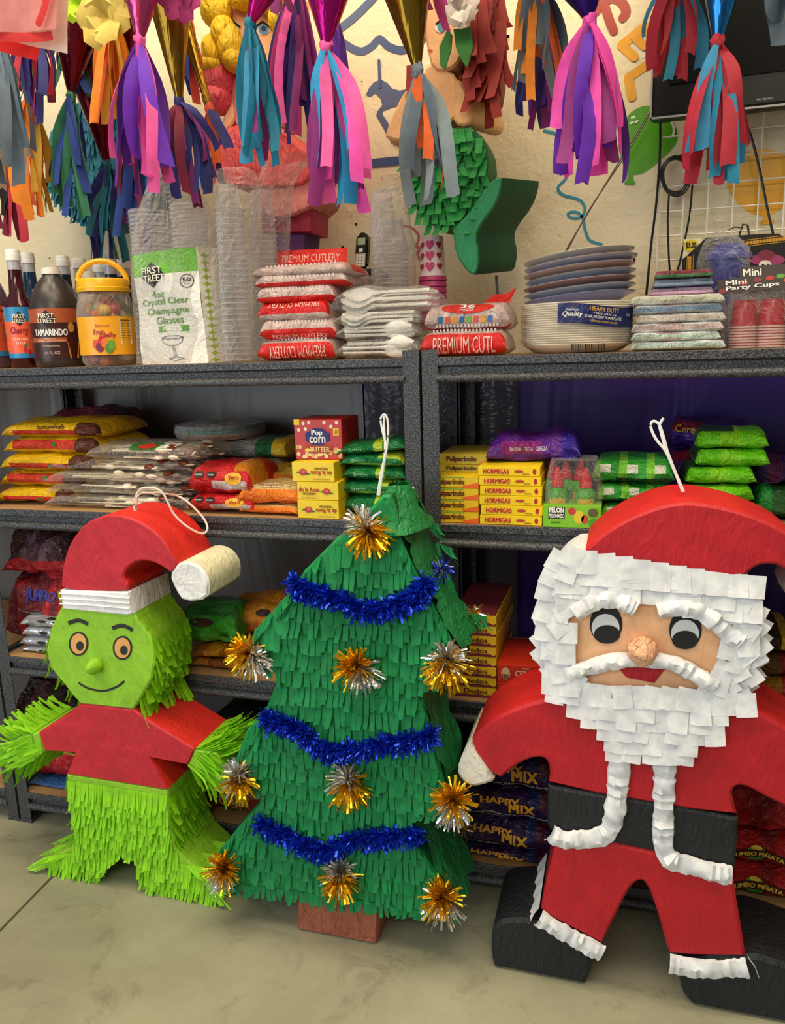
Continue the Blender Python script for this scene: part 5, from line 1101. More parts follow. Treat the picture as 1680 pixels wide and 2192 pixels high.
for i, h in enumerate(('#2f6a9a', '#e8622c', '#e8a02c', '#2c6ab0', '#7ab03a', '#d8483a', '#e8a23a', '#3a7ab8')): m = MB(); shape(m, f, [(.03 + .115 * i, .1), (.11 + .115 * i, .1), (.125 + .115 * i, .9), (.045 + .115 * i, .9)]); part('printed_fork', m, mat(h), t, False)
m = MB(); q = [P(1035, 690, .12), P(1078, 665, .10), P(1106, 618, .14), P(1040, 640, .19)]; loc = t.location; f = lambda u, v: q[0].lerp(q[1], u).lerp(q[3].lerp(q[2], u), v) - loc + Vector((0, 0, .003 * math.sin(9 * u + 5 * v))); patch(m, f, 0, 8, 8); part('header_flap', m, RW, t)
# foam plates and shrink wrapped plate packs
px, Y = 1234, .175; c = base(px, Y, T1); k = mpp(c); t = thing('foam_plate_bag', 'bag of white foam plates with blue band, largest stack on the shelf', 'plates', c)
pl = [(30 * k, 0), (84 * k, 0), (92 * k, .004), (112 * k, .016), (114 * k, .0175), (113 * k, .019), (110 * k, .018), (90 * k, .006), (82 * k, .002), (30 * k, .002)]
z = .0008; FOAM = mat('#f1eadc', 'plain', r=.5)
for i in range(19):
    m = MB(); m.lathe([(r, b + z) for r, b in pl], 40, 0, c + Vector((.0012 * math.sin(i * 2.1), 0, 0))); part('plate', m, FOAM, t); z += .0047
ztop = z
m = MB(); rings = []
for r, zz_ in ((70, .0), (92, .002), (104, .012), (118, .024), (119, .06), (119, .10), (116, ztop + .016)):
    rings.append([(c.x + r * k * (1 + .02 * noise.noise(Vector((math.cos(q) * 3, math.sin(q) * 3, zz_ * 30)))) * math.cos(q), c.y + r * k * (1 + .02 * noise.noise(Vector((math.cos(q) * 3, math.sin(q) * 3, zz_ * 30)))) * math.sin(q), c.z + zz_) for q in [2 * math.pi * j / 44 for j in range(44)]])
m.loft(rings); cb = part('clear_bag', m, mat('#f6f1e8', 'clear', lo=.08, hi=.45, sc=10), t)
ph = phi_to_cam(c) + .40; zz = lambda y: Z_(px, y, Y - .1) - T1
fn = cylmap(c, 121.5 * k, ph, .72, .058, .098); g = cylmap(c, 122.3 * k, ph, .72, .058, .098); m = MB(); wv = lambda u, v: fn(u, v) + Vector((0, 0, .004 * math.sin(u * 5 + 1) - .006 * u)); gv = lambda u, v: g(u, v) + Vector((0, 0, .004 * math.sin(u * 5 + 1) - .006 * u)); patch(m, wv, 0, 24, 2); lb = part('blue_band', m, mat('#1e2560', 'wrap', b=.3), t)
wr('HEAVY DUTY', .36, .72, .70, .92, lb, mat('#e0b43a'), gv, .03); wr('9 INCH (22.86 cm)', .40, .68, .52, .64, lb, WHITE, gv); wr('SOAK-PROOF FOAM PLATES', .30, .76, .34, .48, lb, WHITE, gv); wr('Premium', .10, .24, .62, .76, lb, WHITE, gv, 0, .2); wr('Quality', .06, .28, .28, .60, lb, WHITE, gv, .03, .25); wr('EVERYDAY PICNIC PARTIES', .36, .70, .14, .24, lb, mat('#e0b43a'), gv); wr('Axx', .84, .92, .55, .72, lb, WHITE, gv)
gb = cylmap(c, 120 * k, ph, .72, .002, .05); m = MB()
for i in range(16): a = .16 + i * .025; shape(m, lambda u, v: gb(u, v) + Vector((0, -.0006, 0)), [(a, .05), (a + .008 + .008 * (i % 3 == 0), .05), (a + .008 + .008 * (i % 3 == 0), .34), (a, .34)])
part('barcode', m, BLACK, t, False, kind='stuff')
z = T1 + ztop + .012
for i, (h1, h2, lab) in enumerate((('#a5a2c8', '#8a86a0', 'lowest'), ('#c4cad8', '#8a8aa6', 'second lowest'), ('#c09488', '#a8a6b4', 'third lowest'), ('#b0b8cc', '#9a8478', 'fourth lowest'), ('#d8bcb4', '#a08aa8', 'third highest'), ('#c6c8d4', '#b49c92', 'second highest'), ('#d0d4d6', '#d6c6a4', 'topmost'))):
    rt = thing('plate_pack', f'shrink wrapped paper plate pack, {lab} of those above the foam plates', 'plates', (0, 0, 0), 'shrink wrapped plate packs'); O = Vector((0, 0, 0)); kk = 1.0 + .01 * ((i * 7) % 3)
    pr2 = [(.04, 0), (78 * k, 0), (84 * k, .002), (108 * k * kk, .0135), (112 * k * kk, .0145), (113 * k * kk, .0165), (110 * k * kk, .0180), (86 * k, .0075), (78 * k, .0055), (.04, .0055)]
    m = MB(); m.lathe(pr2[:6], 40, 0, O); part('plates', m, mat(h1, 'plain', r=.25), rt); m = MB(); m.lathe(pr2[4:], 40, 0, O, 1, False, True); part('top_plate', m, mat(h2, 'plain', r=.3), rt)
    put(rt, (c.x + .004 + .003 * math.sin(i * 3), c.y, z), i * .7, 0, 0); rt.rotation_euler = (math.radians(-1.0), math.radians(-4.2 - .25 * i), 0); z += .0142
# napkin packs
px0, px1, Y = 1354, 1554, .05; z = T1; cols = (('#e8ece4', '#b9d0c4'), ('#efeee8', '#c4d8c8'), ('#eceee6', '#d0b8b4'), ('#eeece4', '#cfc0b4'), ('#c8c4c0', '#7d97b0'), ('#efefe6', '#d8d8bc'))
for i, (h1, h2) in enumerate(cols):
    a, b = X_(px0 + gr.uniform(-6, 8), Y, z), X_(px1 + gr.uniform(-14, 6), Y, z); t = thing('napkin_pack', ('bottom', 'second lowest', 'third lowest', 'third highest', 'second highest', 'topmost')[i] + ' white wrapped napkin pack in the pale stack by party cups', 'napkins', (0, 0, 0), 'wrapped napkin packs'); S = pouch_fn(b - a, .13, .0205, .06, 3.4, .13, 40 + i)
    pouch(t, 'wrapper', S, [mat(h1, 'wrap', r=.2, b=.8), mat(h2, 'wrap', r=.2, b=.8), mat('#d9a8a0', 'wrap', r=.2)], lambda s, a_, i=i: 1 if .95 < a_ < 1.08 else (2 if (i in (1, 2, 4) and .3 < s < .55 and .8 < a_ < 1.2) else 0), 40, 22)
    put(t, ((a + b) / 2, Y + .065, z), gr.uniform(-.04, .04)); z += .0178
for i, (h1, h2, lab) in enumerate((('#8a7086', '#d8a8c0', 'mauve wrapped napkin pack under the topmost red edged one'), ('#5e6a7c', '#8a9ab0', 'slate blue wrapped napkin pack near the top of the napkin stack'), ('#8c3a4c', '#4a7a4a', 'red edged napkin pack topping the napkin stack'))):
    a, b = X_(1392 + 5 * i, Y + .03, z), X_(1528, Y + .03, z); t = thing('napkin_pack', lab, 'napkins', (0, 0, 0), 'coloured napkin packs'); S = pouch_fn(b - a, .12, .019, .05, 3.6, .1, 60 + i); pouch(t, 'wrapper', S, [mat(h1, 'wrap', r=.12, b=.8), mat(h2, 'wrap', r=.12)], lambda s, a_: 1 if 1.04 < a_ < 1.2 or (.3 < a_ < .7 and s > .4) else 0, 30); put(t, ((a + b) / 2, Y + .09, z), gr.uniform(-.05, .05)); z += .0165
# mini party cups
Y = .06; A = base(1560, Y, T1); t = thing('party_cup_bag', 'clear bag of red mini party cups with dark header card', 'cups', base(1620, Y + .05, T1))
for px in (1588, 1646, 1704):
    c = base(px, Y + .05, T1); k = mpp(c)
    for i in range(8):
        m = MB(); m.lathe([(24.5 * k, .0006 + i * .0056), (28 * k, .0006 + i * .0056), (28.6 * k, .003 + i * .0056), (26 * k, .0042 + i * .0056)], 22, 0, c); part('cup_rim', m, mat('#e7c9c4', 'plain', r=.3) if i % 1 == 0 else RED, t)
    m = MB(); m.lathe([(25.6 * k, .002), (25.6 * k, .045), (26 * k, .046), (22 * k, .092), (21 * k, .094), (3 * k, .0935)], 24, 0, c, 1, True); part('red_cup', m, mat('#c22632', 'plain', r=.25), t)
bag(t, 0, 0, Y + .05, .036, T1, [(1646, 92, 746), (1646, 94, 720), (1646, 94, 680), (1644, 93, 650), (1640, 92, 635), (1636, 92, 625)], seed=31)
q = [P(1538, 630, Y + .012), P(1724, 612, Y + .012), P(1724, 578, Y + .022), P(1536, 600, Y + .022)]; f = lambda u, v: q[0].lerp(q[1], u).lerp(q[3].lerp(q[2], u), v); g = lambda u, v: f(u, v) + Vector((0, -.0012, 0)); m = MB(); patch(m, f, 0, 6, 2); hcd = part('header_card', m, mat('#2a1418', 'plain', r=.35), t)
wr('Mini', .09, .33, .56, .88, hcd, WHITE, g, .03); wr('Party Cups', .09, .70, .12, .48, hcd, WHITE, g, .03)
for u, v, h in ((.60, .75, '#b82a20'), (.72, .8, '#5a9a2c'), (.46, .72, '#8a2a20'), (.8, .5, '#c8501c'), (.05, .2, '#8a2a20'), (.30, .62, '#a8321c')): m = MB(); blob(m, f if False else (lambda a, b: f(a, b) + Vector((0, -.0006, 0))), u, v, .05, .16); part('printed_dot', m, mat(h), hcd, False)
t2 = thing('party_cup_bag', 'second mini party cup bag behind, only its header card showing', 'cups', base(1640, .19, T1))
q2 = [P(1584, 606, .18), P(1740, 594, .18), P(1740, 560, .19), P(1582, 572, .19)]; f2 = lambda u, v: q2[0].lerp(q2[1], u).lerp(q2[3].lerp(q2[2], u), v); m = MB(); patch(m, f2, 0, 6, 2); h2 = part('header_card', m, mat('#2a1418', 'plain', r=.35), t2); wr('Mini', .05, .30, .4, .85, h2, WHITE, lambda u, v: f2(u, v) + Vector((0, -.001, 0)), .03)
bag(t2, 0, 0, .19, .03, T1, [(1646, 80, 746), (1646, 82, 700), (1646, 80, 650), (1650, 78, 606)], seed=33)
for px in (1600, 1660): 
    c = base(px, .19, T1); k = mpp(c); m = MB(); m.lathe([(25 * k, .0006), (25.6 * k, .045), (21 * k, .094), (3 * k, .0935)], 20, 0, c, 1, True); part('red_cup', m, mat('#c22632', 'plain', r=.25), t2)
# blue lidded cup in a tied bag
px, Y = 1548, .26; c = base(px, Y, T1); k = mpp(c); zz = lambda y: Z_(px, y, Y) - T1
t = thing('lidded_cup', 'blue plastic cup with domed lid in a tied clear bag', 'cup', c)
m = MB(); m.lathe([(32 * k, .0006), (36 * k, .004), (41 * k, zz(560)), (42 * k, zz(556))], 26, 0, c, 1, True); part('cup_body', m, mat('#3a3f9e', 'plain', r=.3), t)
m = MB(); m.lathe([(42 * k, zz(557)), (47 * k, zz(557)), (47 * k, zz(551)), (44 * k, zz(545)), (30 * k, zz(526)), (12 * k, zz(520))], 26, 0, c, 1, False, True); part('lid', m, mat('#343a94', 'plain', r=.3), t)
bag(t, 0, 0, Y, .058, T1, [(1548, 47, 745), (1548, 51, 640), (1548, 52, 560), (1548, 50, 535), (1545, 34, 512), (1542, 10, 498), (1540, 5, 492), (1538, 11, 484), (1538, 13, 476), (1539, 6, 470)], seed=40)
# black party tray package with a sugar skull print
Y = .40; oc = [(1462, 640), (1460, 556), (1512, 508), (1640, 500), (1668, 500), (1720, 540), (1724, 650)]; t = thing('tray_package', 'black eight sided party tray with gold border and sugar skull print', 'tray', P(1590, 640, Y))
zlo = T1 + .0004; o2 = [(x, max(z, zlo)) for x, z in xz(oc, Y)]; m = MB(); m.prism(o2, Y, Y + .012, 0, 0, .002); tb_ = part('tray', m, mat('#171413', 'plain', r=.35), t)
m = MB(); GOLD2 = mat('#c9931f', 'plain', r=.35)
def dots(p0, p1, n, r, Yd):
    for i in range(n):
        p = P(p0[0] + (p1[0] - p0[0]) * i / (n - 1), p0[1] + (p1[1] - p0[1]) * i / (n - 1), Yd); m.fan([p + Vector((r * math.cos(q), 0, r * math.sin(q))) for q in [2 * math.pi * k_ / 8 for k_ in range(8)]])
dots((1476, 618), (1476, 552), 11, .0042, Y - .0006); dots((1600, 520), (1705, 508), 16, .0042, Y - .0006); part('gold_scallops', m, GOLD2, tb_, False, kind='stuff')
for a, b, c_, d in ((1469, 625, 1471, 545), (1482, 625, 1484, 545), (1590, 528, 1712, 514), (1590, 515, 1712, 501)):
    m = MB(); m.tube([P(a, b, Y - .0005), P(c_, d, Y - .0005)], .0009, 4); part('gold_line', m, GOLD2, tb_, False)
m = MB(); oval(m, 1642, 556, 38, 13, Y - .001); hat_ = part('printed_hat', m, mat('#9a3a6a'), tb_, False); m = MB(); oval(m, 1640, 545, 18, 10, Y - .0014); part('printed_crown', m, mat('#7a2a3a'), hat_, False)
m = MB(); oval(m, 1638, 568, 14, 11, Y - .0018); m.fan([P(a, b, Y - .0018) for a, b in ((1630, 572), (1646, 572), (1643, 584), (1633, 584))]); sk = part('printed_skull', m, mat('#efe8d8'), tb_, False)
for a, b in ((1633, 568), (1644, 568), (1638, 576)): m = MB(); oval(m, a, b, 3, 3.5, Y - .0024); part('printed_eye', m, BLACK, sk, False)
m = MB(); q = [P(1462, 552, .45), P(1500, 552, .45), P(1500, 510, .45), P(1462, 510, .45)]; m.box((q[0].x, .449, q[0].z), (q[1].x, .451, q[2].z)); tg = thing('price_card', 'white price card with yellow sticker on the wire grid', 'price card', (q[0] + q[1]) / 2); part('card', m, mat('#e6dcc6'), tg, False)
m = MB(); oval(m, 1479, 526, 17, 14, .4482); st_ = part('sticker', m, mat('#e0c01c'), tg, False); m = MB(); fx = lambda a, b: P(1468 + 22 * a, 532 - 13 * b, .4474); write(m, '$5.00', lambda a, b: fx(a, b), bold=.05); part('lettering', m, BLACK, st_, False)
m = MB(); m.tube([P(1560, 492, .44), P(1572, 486, .42), P(1590, 488, .40)], .0016, 5); m.tube([P(1586, 540, .41), P(1583, 500, .41), P(1590, 480, .41), P(1600, 482, .41), P(1604, 510, .41), P(1600, 545, .41)], .0028, 6); single('peg_hook', 'bent wire hook on the grid above the black tray', 'hook', m, mat('#6a6660', 'plain', r=.3, metal=.7))
# ================================================================ things on the lower shelves
D2, D3, D4 = .9304, .5144, .0984
def pk(name, label, cat, px0, px1, ytop, ybot, Y, d, mats, colf=None, grp=None, z=None, rz=0, rx=0, ry=0, seed=0, crimp=.12, n=2.8, wr=.08, res=(30, 24)):
    pm = (px0 + px1) / 2; zb = z if z is not None else Z_(pm, ybot, Y); h = max(.012, Z_(pm, ytop, Y) - zb); a, b = X_(px0, Y, zb), X_(px1, Y, zb)
    t = thing(name, label, cat, (0, 0, 0), grp); S = pouch_fn(b - a, d, h, crimp, n, wr, seed + .37)
    pouch(t, 'wrapper', S, mats if isinstance(mats, list) else [mats], colf, *res); put(t, ((a + b) / 2, Y + d / 2, zb), rz, rx, ry)
    t['h'] = h; return t, S
def W(h, r=.22, b=.6): return mat(h, 'wrap', r=r, b=b)
def txt(t, S, s, s0, s1, a0, a1, h, bold=.02, flip=False, shear=0, off=.003, par=None):
    m = MB(); write(m, s, onS(S, s0, s1, a0, a1, off), bold=bold, flip=flip, shear=shear); return part('lettering', m, mat(h) if isinstance(h, str) else h, par or t, False)
def print_(t, S, nm, s, a, rs, ra, h, off=.002, par=None):
    m = MB(); f = onS(S, 0, 1, 0, 1, off); blob(m, f, s, a, rs, ra, n=16); return part(nm, m, mat(h), par or t, False)
def stackz(tops, base): return tops
lr = random.Random(91)
# ---- second shelf, left: yellow tamarind candy bags
OR5 = ('bottom', 'second lowest', 'middle', 'second highest', 'top')
z = D2
for i in range(5):
    zt = Z_(95, 1088 - 37 * (i + 1), .03); h = zt - z if i < 4 else .043
    a, b = X_(-6 + 3 * i, .045, z), X_((150, 165, 186, 196, 196)[i], .03, z); t = thing('candy_bag', f'yellow and red tamarind candy bag, {OR5[i]} of the stack at far left', 'candy bag', (0, 0, 0), 'yellow tamarind candy bags')
    S = pouch_fn(b - a, .24, h * 1.12, .12, 2.6, .13, 100 + i); pouch(t, 'wrapper', S, [W('#e9b80f'), W('#c8331c'), W('#5a2a1e', .15, .9)], lambda s, a_, i=i: 2 if s > .76 and .80 < a_ < 1.25 else (1 if (.86 < a_ < 1.06 if i % 2 else .98 < a_ < 1.15) and s > .1 else 0), 34, 26)
    txt(t, S, 'tamarindo', .36, .66, .98, .84, '#5a1408') if i == 4 else print_(t, S, 'printed_leaf', .55, .96 if i % 2 else 1.06, .03, .05, '#2f6a2a')
    put(t, ((a + b) / 2, .045 + .12 + .01 * (i % 2), z), lr.uniform(-.03, .03)); z += h * .93
# magenta bags behind it, resting on a dark bag
t, S = pk('candy_bag', 'dark wrapped candy bag under the magenta bag, against the grey sheet', 'candy bag', 90, 395, 955, 1000, .24, .16, [W('#4a3428', .15, .9), W('#3f5a2c')], lambda s, a: 1 if .4 < s < .6 and .7 < a < 1.1 else 0, None, D2, seed=111, wr=.15); zt = D2 + t['h'] * .95
t, S = pk('candy_bag', 'magenta candy bag with crimped tail at the back of the left shelf', 'candy bag', 84, 262, 878, 948, .25, .15, [W('#93206a'), W('#7a1c3a', .15), W('#5a2432', .15, .9)], lambda s, a: 2 if s > .72 else (1 if .7 < a < .95 else 0), None, zt, 0, 0, -.12, 112, .2, 2.4, .14)
# wooden spoon candies in clear bags
STK = mat('#efe6d2', 'plain', r=.5); TAM = mat('#6a2c1a', 'plain', r=.25); CRM = mat('#efe6d0', 'plain', r=.35)
def spooncandy(label, px0, px1, ytop, ybot, Y, d, seed, z, header=False):
    pm = (px0 + px1) / 2; a, b = X_(px0, Y, z), X_(px1, Y, z); w = b - a; h = Z_(pm, ytop, Y) - Z_(pm, ybot, Y); r = random.Random(seed)
    t = thing('spoon_candy_bag', label, 'candy bag', (0, 0, 0), 'clear bags of spoon candies'); S = pouch_fn(w, d, h, .12, 2.6, .10, seed)
    for i in range(56):
        m = MB(); x = r.uniform(-.48, .0) * w * .9 if i % 3 else r.uniform(-.1, .1) * w; l = w * r.uniform(.36, .44); y = -d * .42 + d * .80 * ((i * 7) % 56) / 56; zz_ = h * (.18 + .64 * r.random()); an = r.uniform(-.1, .1)
        M = Matrix.Translation((x, y, zz_)) @ Matrix.Rotation(an, 4, 'Z') @ Matrix.Rotation(r.uniform(-.5, .5), 4, 'X'); k = []
        for q in range(7):
            u = q / 6; ww = .0035 if u < .6 else .0035 + .0065 * math.sin((u - .6) / .4 * math.pi * .9); k.append([(u * l, -ww, 0), (u * l, 0, .0012), (u * l, ww, 0), (u * l, 0, -.0012)])
        m.loft(k, 0, True, True, True); ball(m, (l * .84, 0, .002), .0115, 1 if i % 3 == 0 else 2, 8, 6, 1.3, 1, .55); m.v = [M @ v for v in m.v]; part('spoon_candy', m, [STK, TAM, CRM], t)
    pouch(t, 'clear_bag', S, [mat('#f3efe6', 'clear', lo=.10, hi=.5)])
    if header:
        f = onS(S, .40, .80, .90, .62, .0025); m = MB(); patch(m, f, 0, 10, 3, 0, .62); patch(m, f, 1, 4, 3, .62, 1); hd_ = part('paper_label', m, [mat('#2f7a34', 'wrap'), mat('#e9e6dc', 'wrap')], t)
        m = MB(); f2 = onS(S, .40, .80, .90, .62, .0035); blob(m, f2, .36, .5, .2, .34); part('printed_pepper', m, mat('#c2301c'), hd_, False)
        m = MB(); 
        for i in range(9): shape(m, f2, [(.68 + .028 * i, .2), (.68 + .028 * i + .014, .2), (.68 + .028 * i + .014, .8), (.68 + .028 * i, .8)])
        part('barcode', m, BLACK, hd_, False, kind='stuff')
    put(t, ((a + b) / 2, Y + d / 2, z), r.uniform(-.05, .05)); return z + h * .92
z = D2
for i, (a, b, lab) in enumerate(((92, 400, 'bottom'), (95, 405, 'second lowest'), (92, 410, 'middle'), (100, 412, 'second highest'), (180, 425, 'top'))):
    z = spooncandy(f'clear bag of wooden spoon candies, {lab} of its stack behind the red cap', a, b, 1085 - 29 * i - (8 if i == 4 else 0), 1113 - 29 * i, .025 + .015 * (i % 2), .20, 120 + i, z, i == 4)
# coloured wafers and bags behind the red candy bags
c = base(478, .30, D2); k = mpp(c)
t, S = pk('candy_bag', 'clear bag of pale brown candies under the green and yellow bag', 'candy bag', 405, 612, 985, 1075, .20, .20, [W('#a88a72', .12, 1), W('#8a8a80', .12, 1)], lambda s, a: 1 if (int(s * 9) % 2) else 0, None, D2, seed=131, wr=.16); z = D2 + t['h'] * .97
t, S = pk('candy_bag', 'clear bag with dark green and yellow ends under the round wafers', 'candy bag', 415, 612, 942, 990, .21, .20, [W('#8b8c88', .12, 1), W('#1f5a36'), W('#c9a41c')], lambda s, a: 2 if s > .82 else (1 if s > .66 else 0), None, z, seed=132, wr=.12, crimp=.08); z += t['h'] * .95
t = thing('wafer_pack', 'clear bag of big round coloured wafers on top of the green and yellow bag', 'wafers', (c.x, .31, z))
for i, h in enumerate(('#b8752c', '#8a4a1c', '#c98a3a', '#2f8a80', '#2a7a4a', '#3a6a6a', '#6a7a72')):
    m = MB(); r = (84 + 2 * math.sin(i * 2.0)) * k; m.lathe([(.004, i * .0052 + .001), (r, i * .0052 + .001), (r, i * .0052 + .005), (.004, i * .0052 + .0052)], 34, 0, (c.x, .31, z), 1, True, True); part('wafer', m, mat(h, 'wrap', r=.25), t)
m = MB(); rings = []
for r, zz_ in ((82, .0005), (92, .006), (96, .02), (90, .038), (60, .046), (20, .044)): rings.append([(c.x + r * k * (1 + .05 * noise.noise(Vector((math.cos(q) * 3, math.sin(q) * 3, zz_ * 40)))) * math.cos(q), .31 + r * k * math.sin(q), z + zz_) for q in [2 * math.pi * j / 30 for j in range(30)]])
m.loft(rings); part('clear_bag', m, CLR2, t)
# red candy bags with black warning octagons
def redbag(label, px0, px1, ytop, ybot, z, seed):
    t, S = pk('candy_bag', label, 'candy bag', px0, px1, ytop, ybot, .02, .19, [W('#c81e26'), W('#cfc2bc', .12, 1), W('#c87a1c')], lambda s, a: 1 if .35 < s < .95 and 1.02 < a < 1.16 else (2 if s > .7 and .45 < a < .8 else 0), 'red candy bags with black octagons', z, lr.uniform(-.04, .04), seed=seed, wr=.12, res=(40, 34))
    for s in (.18, .36):
        m = MB(); f = onS(S, 0, 1, 0, 1, .003); blob(m, f, s, .90, .075, .075, n=8, rot=.39); o = part('warning_octagon', m, BLACK, t, False); txt(t, S, 'EXCESO', s - .05, s + .05, .93, .90, WHITE, .02, off=.0042, par=o)
    o = print_(t, S, 'printed_patch', .72, .96, .13, .10, '#f0b42a'); txt(t, S, 'Vero', .64, .80, .99, .91, '#b8141e', .03, off=.0042, par=o); return z + t['h'] * .93
z = redbag('lower red candy bag with black octagons beside the orange bags', 402, 540, 1058, 1112, D2, 141); z = redbag('upper red candy bag with black octagons beside the orange bags', 404, 535, 998, 1060, z, 142)
# orange bags
z = D2
for i, (a, b, y0, y1, lab) in enumerate(((512, 640, 1082, 1112, 'lower orange and cream marzipan bag at the shelf front'), (505, 640, 1040, 1084, 'upper orange and cream marzipan bag with dark border'))):
    t, S = pk('candy_bag', lab, 'candy bag', a, b, y0, y1, .02, .15, [W('#e87818'), W('#d9b878'), W('#e8701a')], lambda s, a_: 1 if .3 < a_ < .86 else (2 if a_ > 1 else 0), 'orange marzipan bags', z, -.05 + .1 * i, seed=151 + i, crimp=.16, wr=.1); z += t['h'] * .93
    if i: o = print_(t, S, 'printed_oval', .5, .70, .30, .07, '#e9cfa0'); txt(t, S, 'PALANQUETA', .30, .70, .74, .66, '#6a2410', .02, off=.004, par=o)
pk('candy_bag', 'orange bag tucked behind the upper marzipan bag', 'candy bag', 556, 642, 1004, 1062, .16, .12, [W('#e8751a'), W('#c9a83c')], lambda s, a: 1 if a < .8 else 0, None, D2, seed=155, wr=.12)
# cartons
def carton(name, label, cat, px0, px1, ytop, ybot, Y, d, hs, grp=None, z=None, rz=0, bev=.0012):
    pm = (px0 + px1) / 2; zb = z if z is not None else Z_(pm, ybot, Y); h = Z_(pm, ytop, Y) - (Z_(pm, ybot, Y) if z is not None else zb); a, b = X_(px0, Y, zb), X_(px1, Y, zb); w = b - a
    t = thing(name, label, cat, (0, 0, 0), grp); m = MB(); m.box((-w / 2, 0, 0), (w / 2, d, h), 0, None, bev); part('carton', m, hs if not isinstance(hs, str) else mat(hs, 'plain', r=.35), t)
    put(t, ((a + b) / 2, Y, zb), rz); f = lambda u, v: Vector((-w / 2 + w * u, -.0006, h * v)); g = lambda u, v: Vector((-w / 2 + w * u, -.0012, h * v)); t['h'] = h; return t, f, g, w, h
def ft(t, s, u0, u1, v0, v1, h, g, bold=.02, flip=False, shear=0, par=None):
    m = MB(); write(m, s, lambda a, b: g(u0 + (u1 - u0) * a, v0 + (v1 - v0) * b), bold=bold, flip=flip, shear=shear); return part('lettering', m, mat(h), par or t, False)
def rect(t, nm, u0, u1, v0, v1, h, f, par=None): m = MB(); shape(m, f, [(u0, v0), (u1, v0), (u1, v1), (u0, v1)]); return part(nm, m, mat(h), par or t, False)
def dot(t, nm, u, v, ru, rv, h, f, par=None, n=14): m = MB(); blob(m, f, u, v, ru, rv, n=n); return part(nm, m, mat(h), par or t, False)
def rose(t, u, v, f, g):
    dot(t, 'printed_leaf', u - .10, v - .02, .06, .05, '#2f7a34', f); dot(t, 'printed_leaf', u + .10, v - .1, .06, .05, '#2f7a34', f); r = dot(t, 'printed_rose', u, v, .095, .17, '#c2343a', g)
    g2 = lambda a, b: g(a, b) + Vector((0, -.0005, 0)); dot(t, 'printed_petal', u + .01, v + .03, .05, .085, '#dd6a5c', g2, r)
z = D2
for i, (a, b, y0, y1, fl, lab) in enumerate(((638, 726, 1074, 1113, True, 'bottom yellow marzipan carton with red rose'), (637, 725, 1035, 1074, False, 'middle yellow marzipan carton with red rose at right'), (626, 716, 993, 1035, True, 'top yellow marzipan carton with red rose, shifted left'))):
    t, f, g, w, h = carton('candy_box', lab, 'candy box', a, b, y0, y1, .006, .19, '#f2cf1c', 'yellow rose cartons', z); rose(t, .27 if fl else .72, .5, f, g)
    u0, u1 = (.45, .95) if fl else (.05, .55); ft(t, 'de la Rosa', u0, u1, .34 if fl else .48, .56 if fl else .70, '#b5301c', g, .03, fl); ft(t, 'MAZAPAN', u0 + .1, u1 - .1, .62 if fl else .30, .74 if fl else .42, '#7a2a14', g, .02, fl); ft(t, '100 PIEZAS 800 G', u0 + .05, u1 - .05, .1, .17, '#8a4a1c', g, .0, fl); z += h + .0005
ztop3 = z
t, f, g, w, h = carton('popcorn_box', 'red butter popcorn box standing on the yellow rose cartons', 'popcorn box', 633, 734, 904, 990, .045, .12, '#c02a24', None, ztop3)
rect(t, 'yellow_corner', .0, .12, .86, 1.0, '#f2c81c', f)
for u, v in ((.2, .9), (.32, .92), (.24, .76), (.64, .92), (.78, .82), (.90, .92), (.10, .74)): dot(t, 'printed_popcorn', u, v, .035, .05, '#f3e6c6', f, n=7)
for i in range(26): u = lr.uniform(.02, .98); v = lr.uniform(.02, .36 - .22 * (1 - abs(u - .5) * 2)); dot(t, 'printed_popcorn', u, v, .045, .055, '#e8cf9c' if i % 3 else '#d9a85c', lambda a, b, i=i: f(a, b) + Vector((0, -.00006 * i, 0)), n=7)
m = MB(); shape(m, lambda a, b: f(a, b) + Vector((0, -.0018, 0)), [(.24, .46), (.24, .66), (.32, .70), (.40, .78), (.60, .78), (.68, .70), (.74, .66), (.74, .46), (.66, .44), (.58, .36), (.40, .36), (.32, .44)]); pl_ = part('blue_plaque', m, mat('#232a72'), t, False)
g2 = lambda a, b: g(a, b) + Vector((0, -.0020, 0)); ft(t, 'Pop', .38, .60, .58, .74, '#f2efe6', g2, .06, par=pl_); ft(t, 'corn', .33, .66, .42, .57, '#f2efe6', g2, .06, par=pl_); m = MB(); shape(m, lambda a, b: f(a, b) + Vector((0, -.0017, 0)), [(.24, .36), (.80, .36), (.74, .16), (.30, .16)]); part('printed_bowl', m, mat('#a83a1c'), t, False); ft(t, 'BUTTER', .34, .74, .20, .32, '#f2dca0', g2, .04)
m = MB(); blob(m, g2, .28, .24, .07, .06, n=4); part('printed_butter', m, mat('#f0cf2a'), t, False); rect(t, 'yellow_badge', .82, .94, .60, .78, '#f0c82a', f); ft(t, '3', .855, .905, .66, .75, '#b5301c', g2)
# green bags by the left unit's right post
z = D2
for i, (a, b, y0, y1) in enumerate(((728, 868, 1062, 1094), (726, 866, 1030, 1064), (730, 866, 1000, 1034), (728, 866, 972, 1004), (718, 866, 946, 984))):
    t, S = pk('candy_bag', f'dark green candy bag with lime stripe, {OR5[i]} of the stack by the centre posts', 'candy bag', a, b, y0, y1, .04, .18, [W('#12753c'), W('#b9cf3a'), W('#8fc84a')], lambda s, a_, i=i: 1 if (.52 < s < .68 if i % 2 == 0 else s > .6 and .6 < a_ < .95) else (2 if a_ > 1.08 and i % 2 else 0), 'dark green candy bags', z, lr.uniform(-.06, .06), 0, -.10 if i == 4 else 0, 161 + i, .14, 2.5, .12); txt(t, S, 'limon', .2, .42, 1.06, .94, '#8fce9a', .0); z += t['h'] * .93
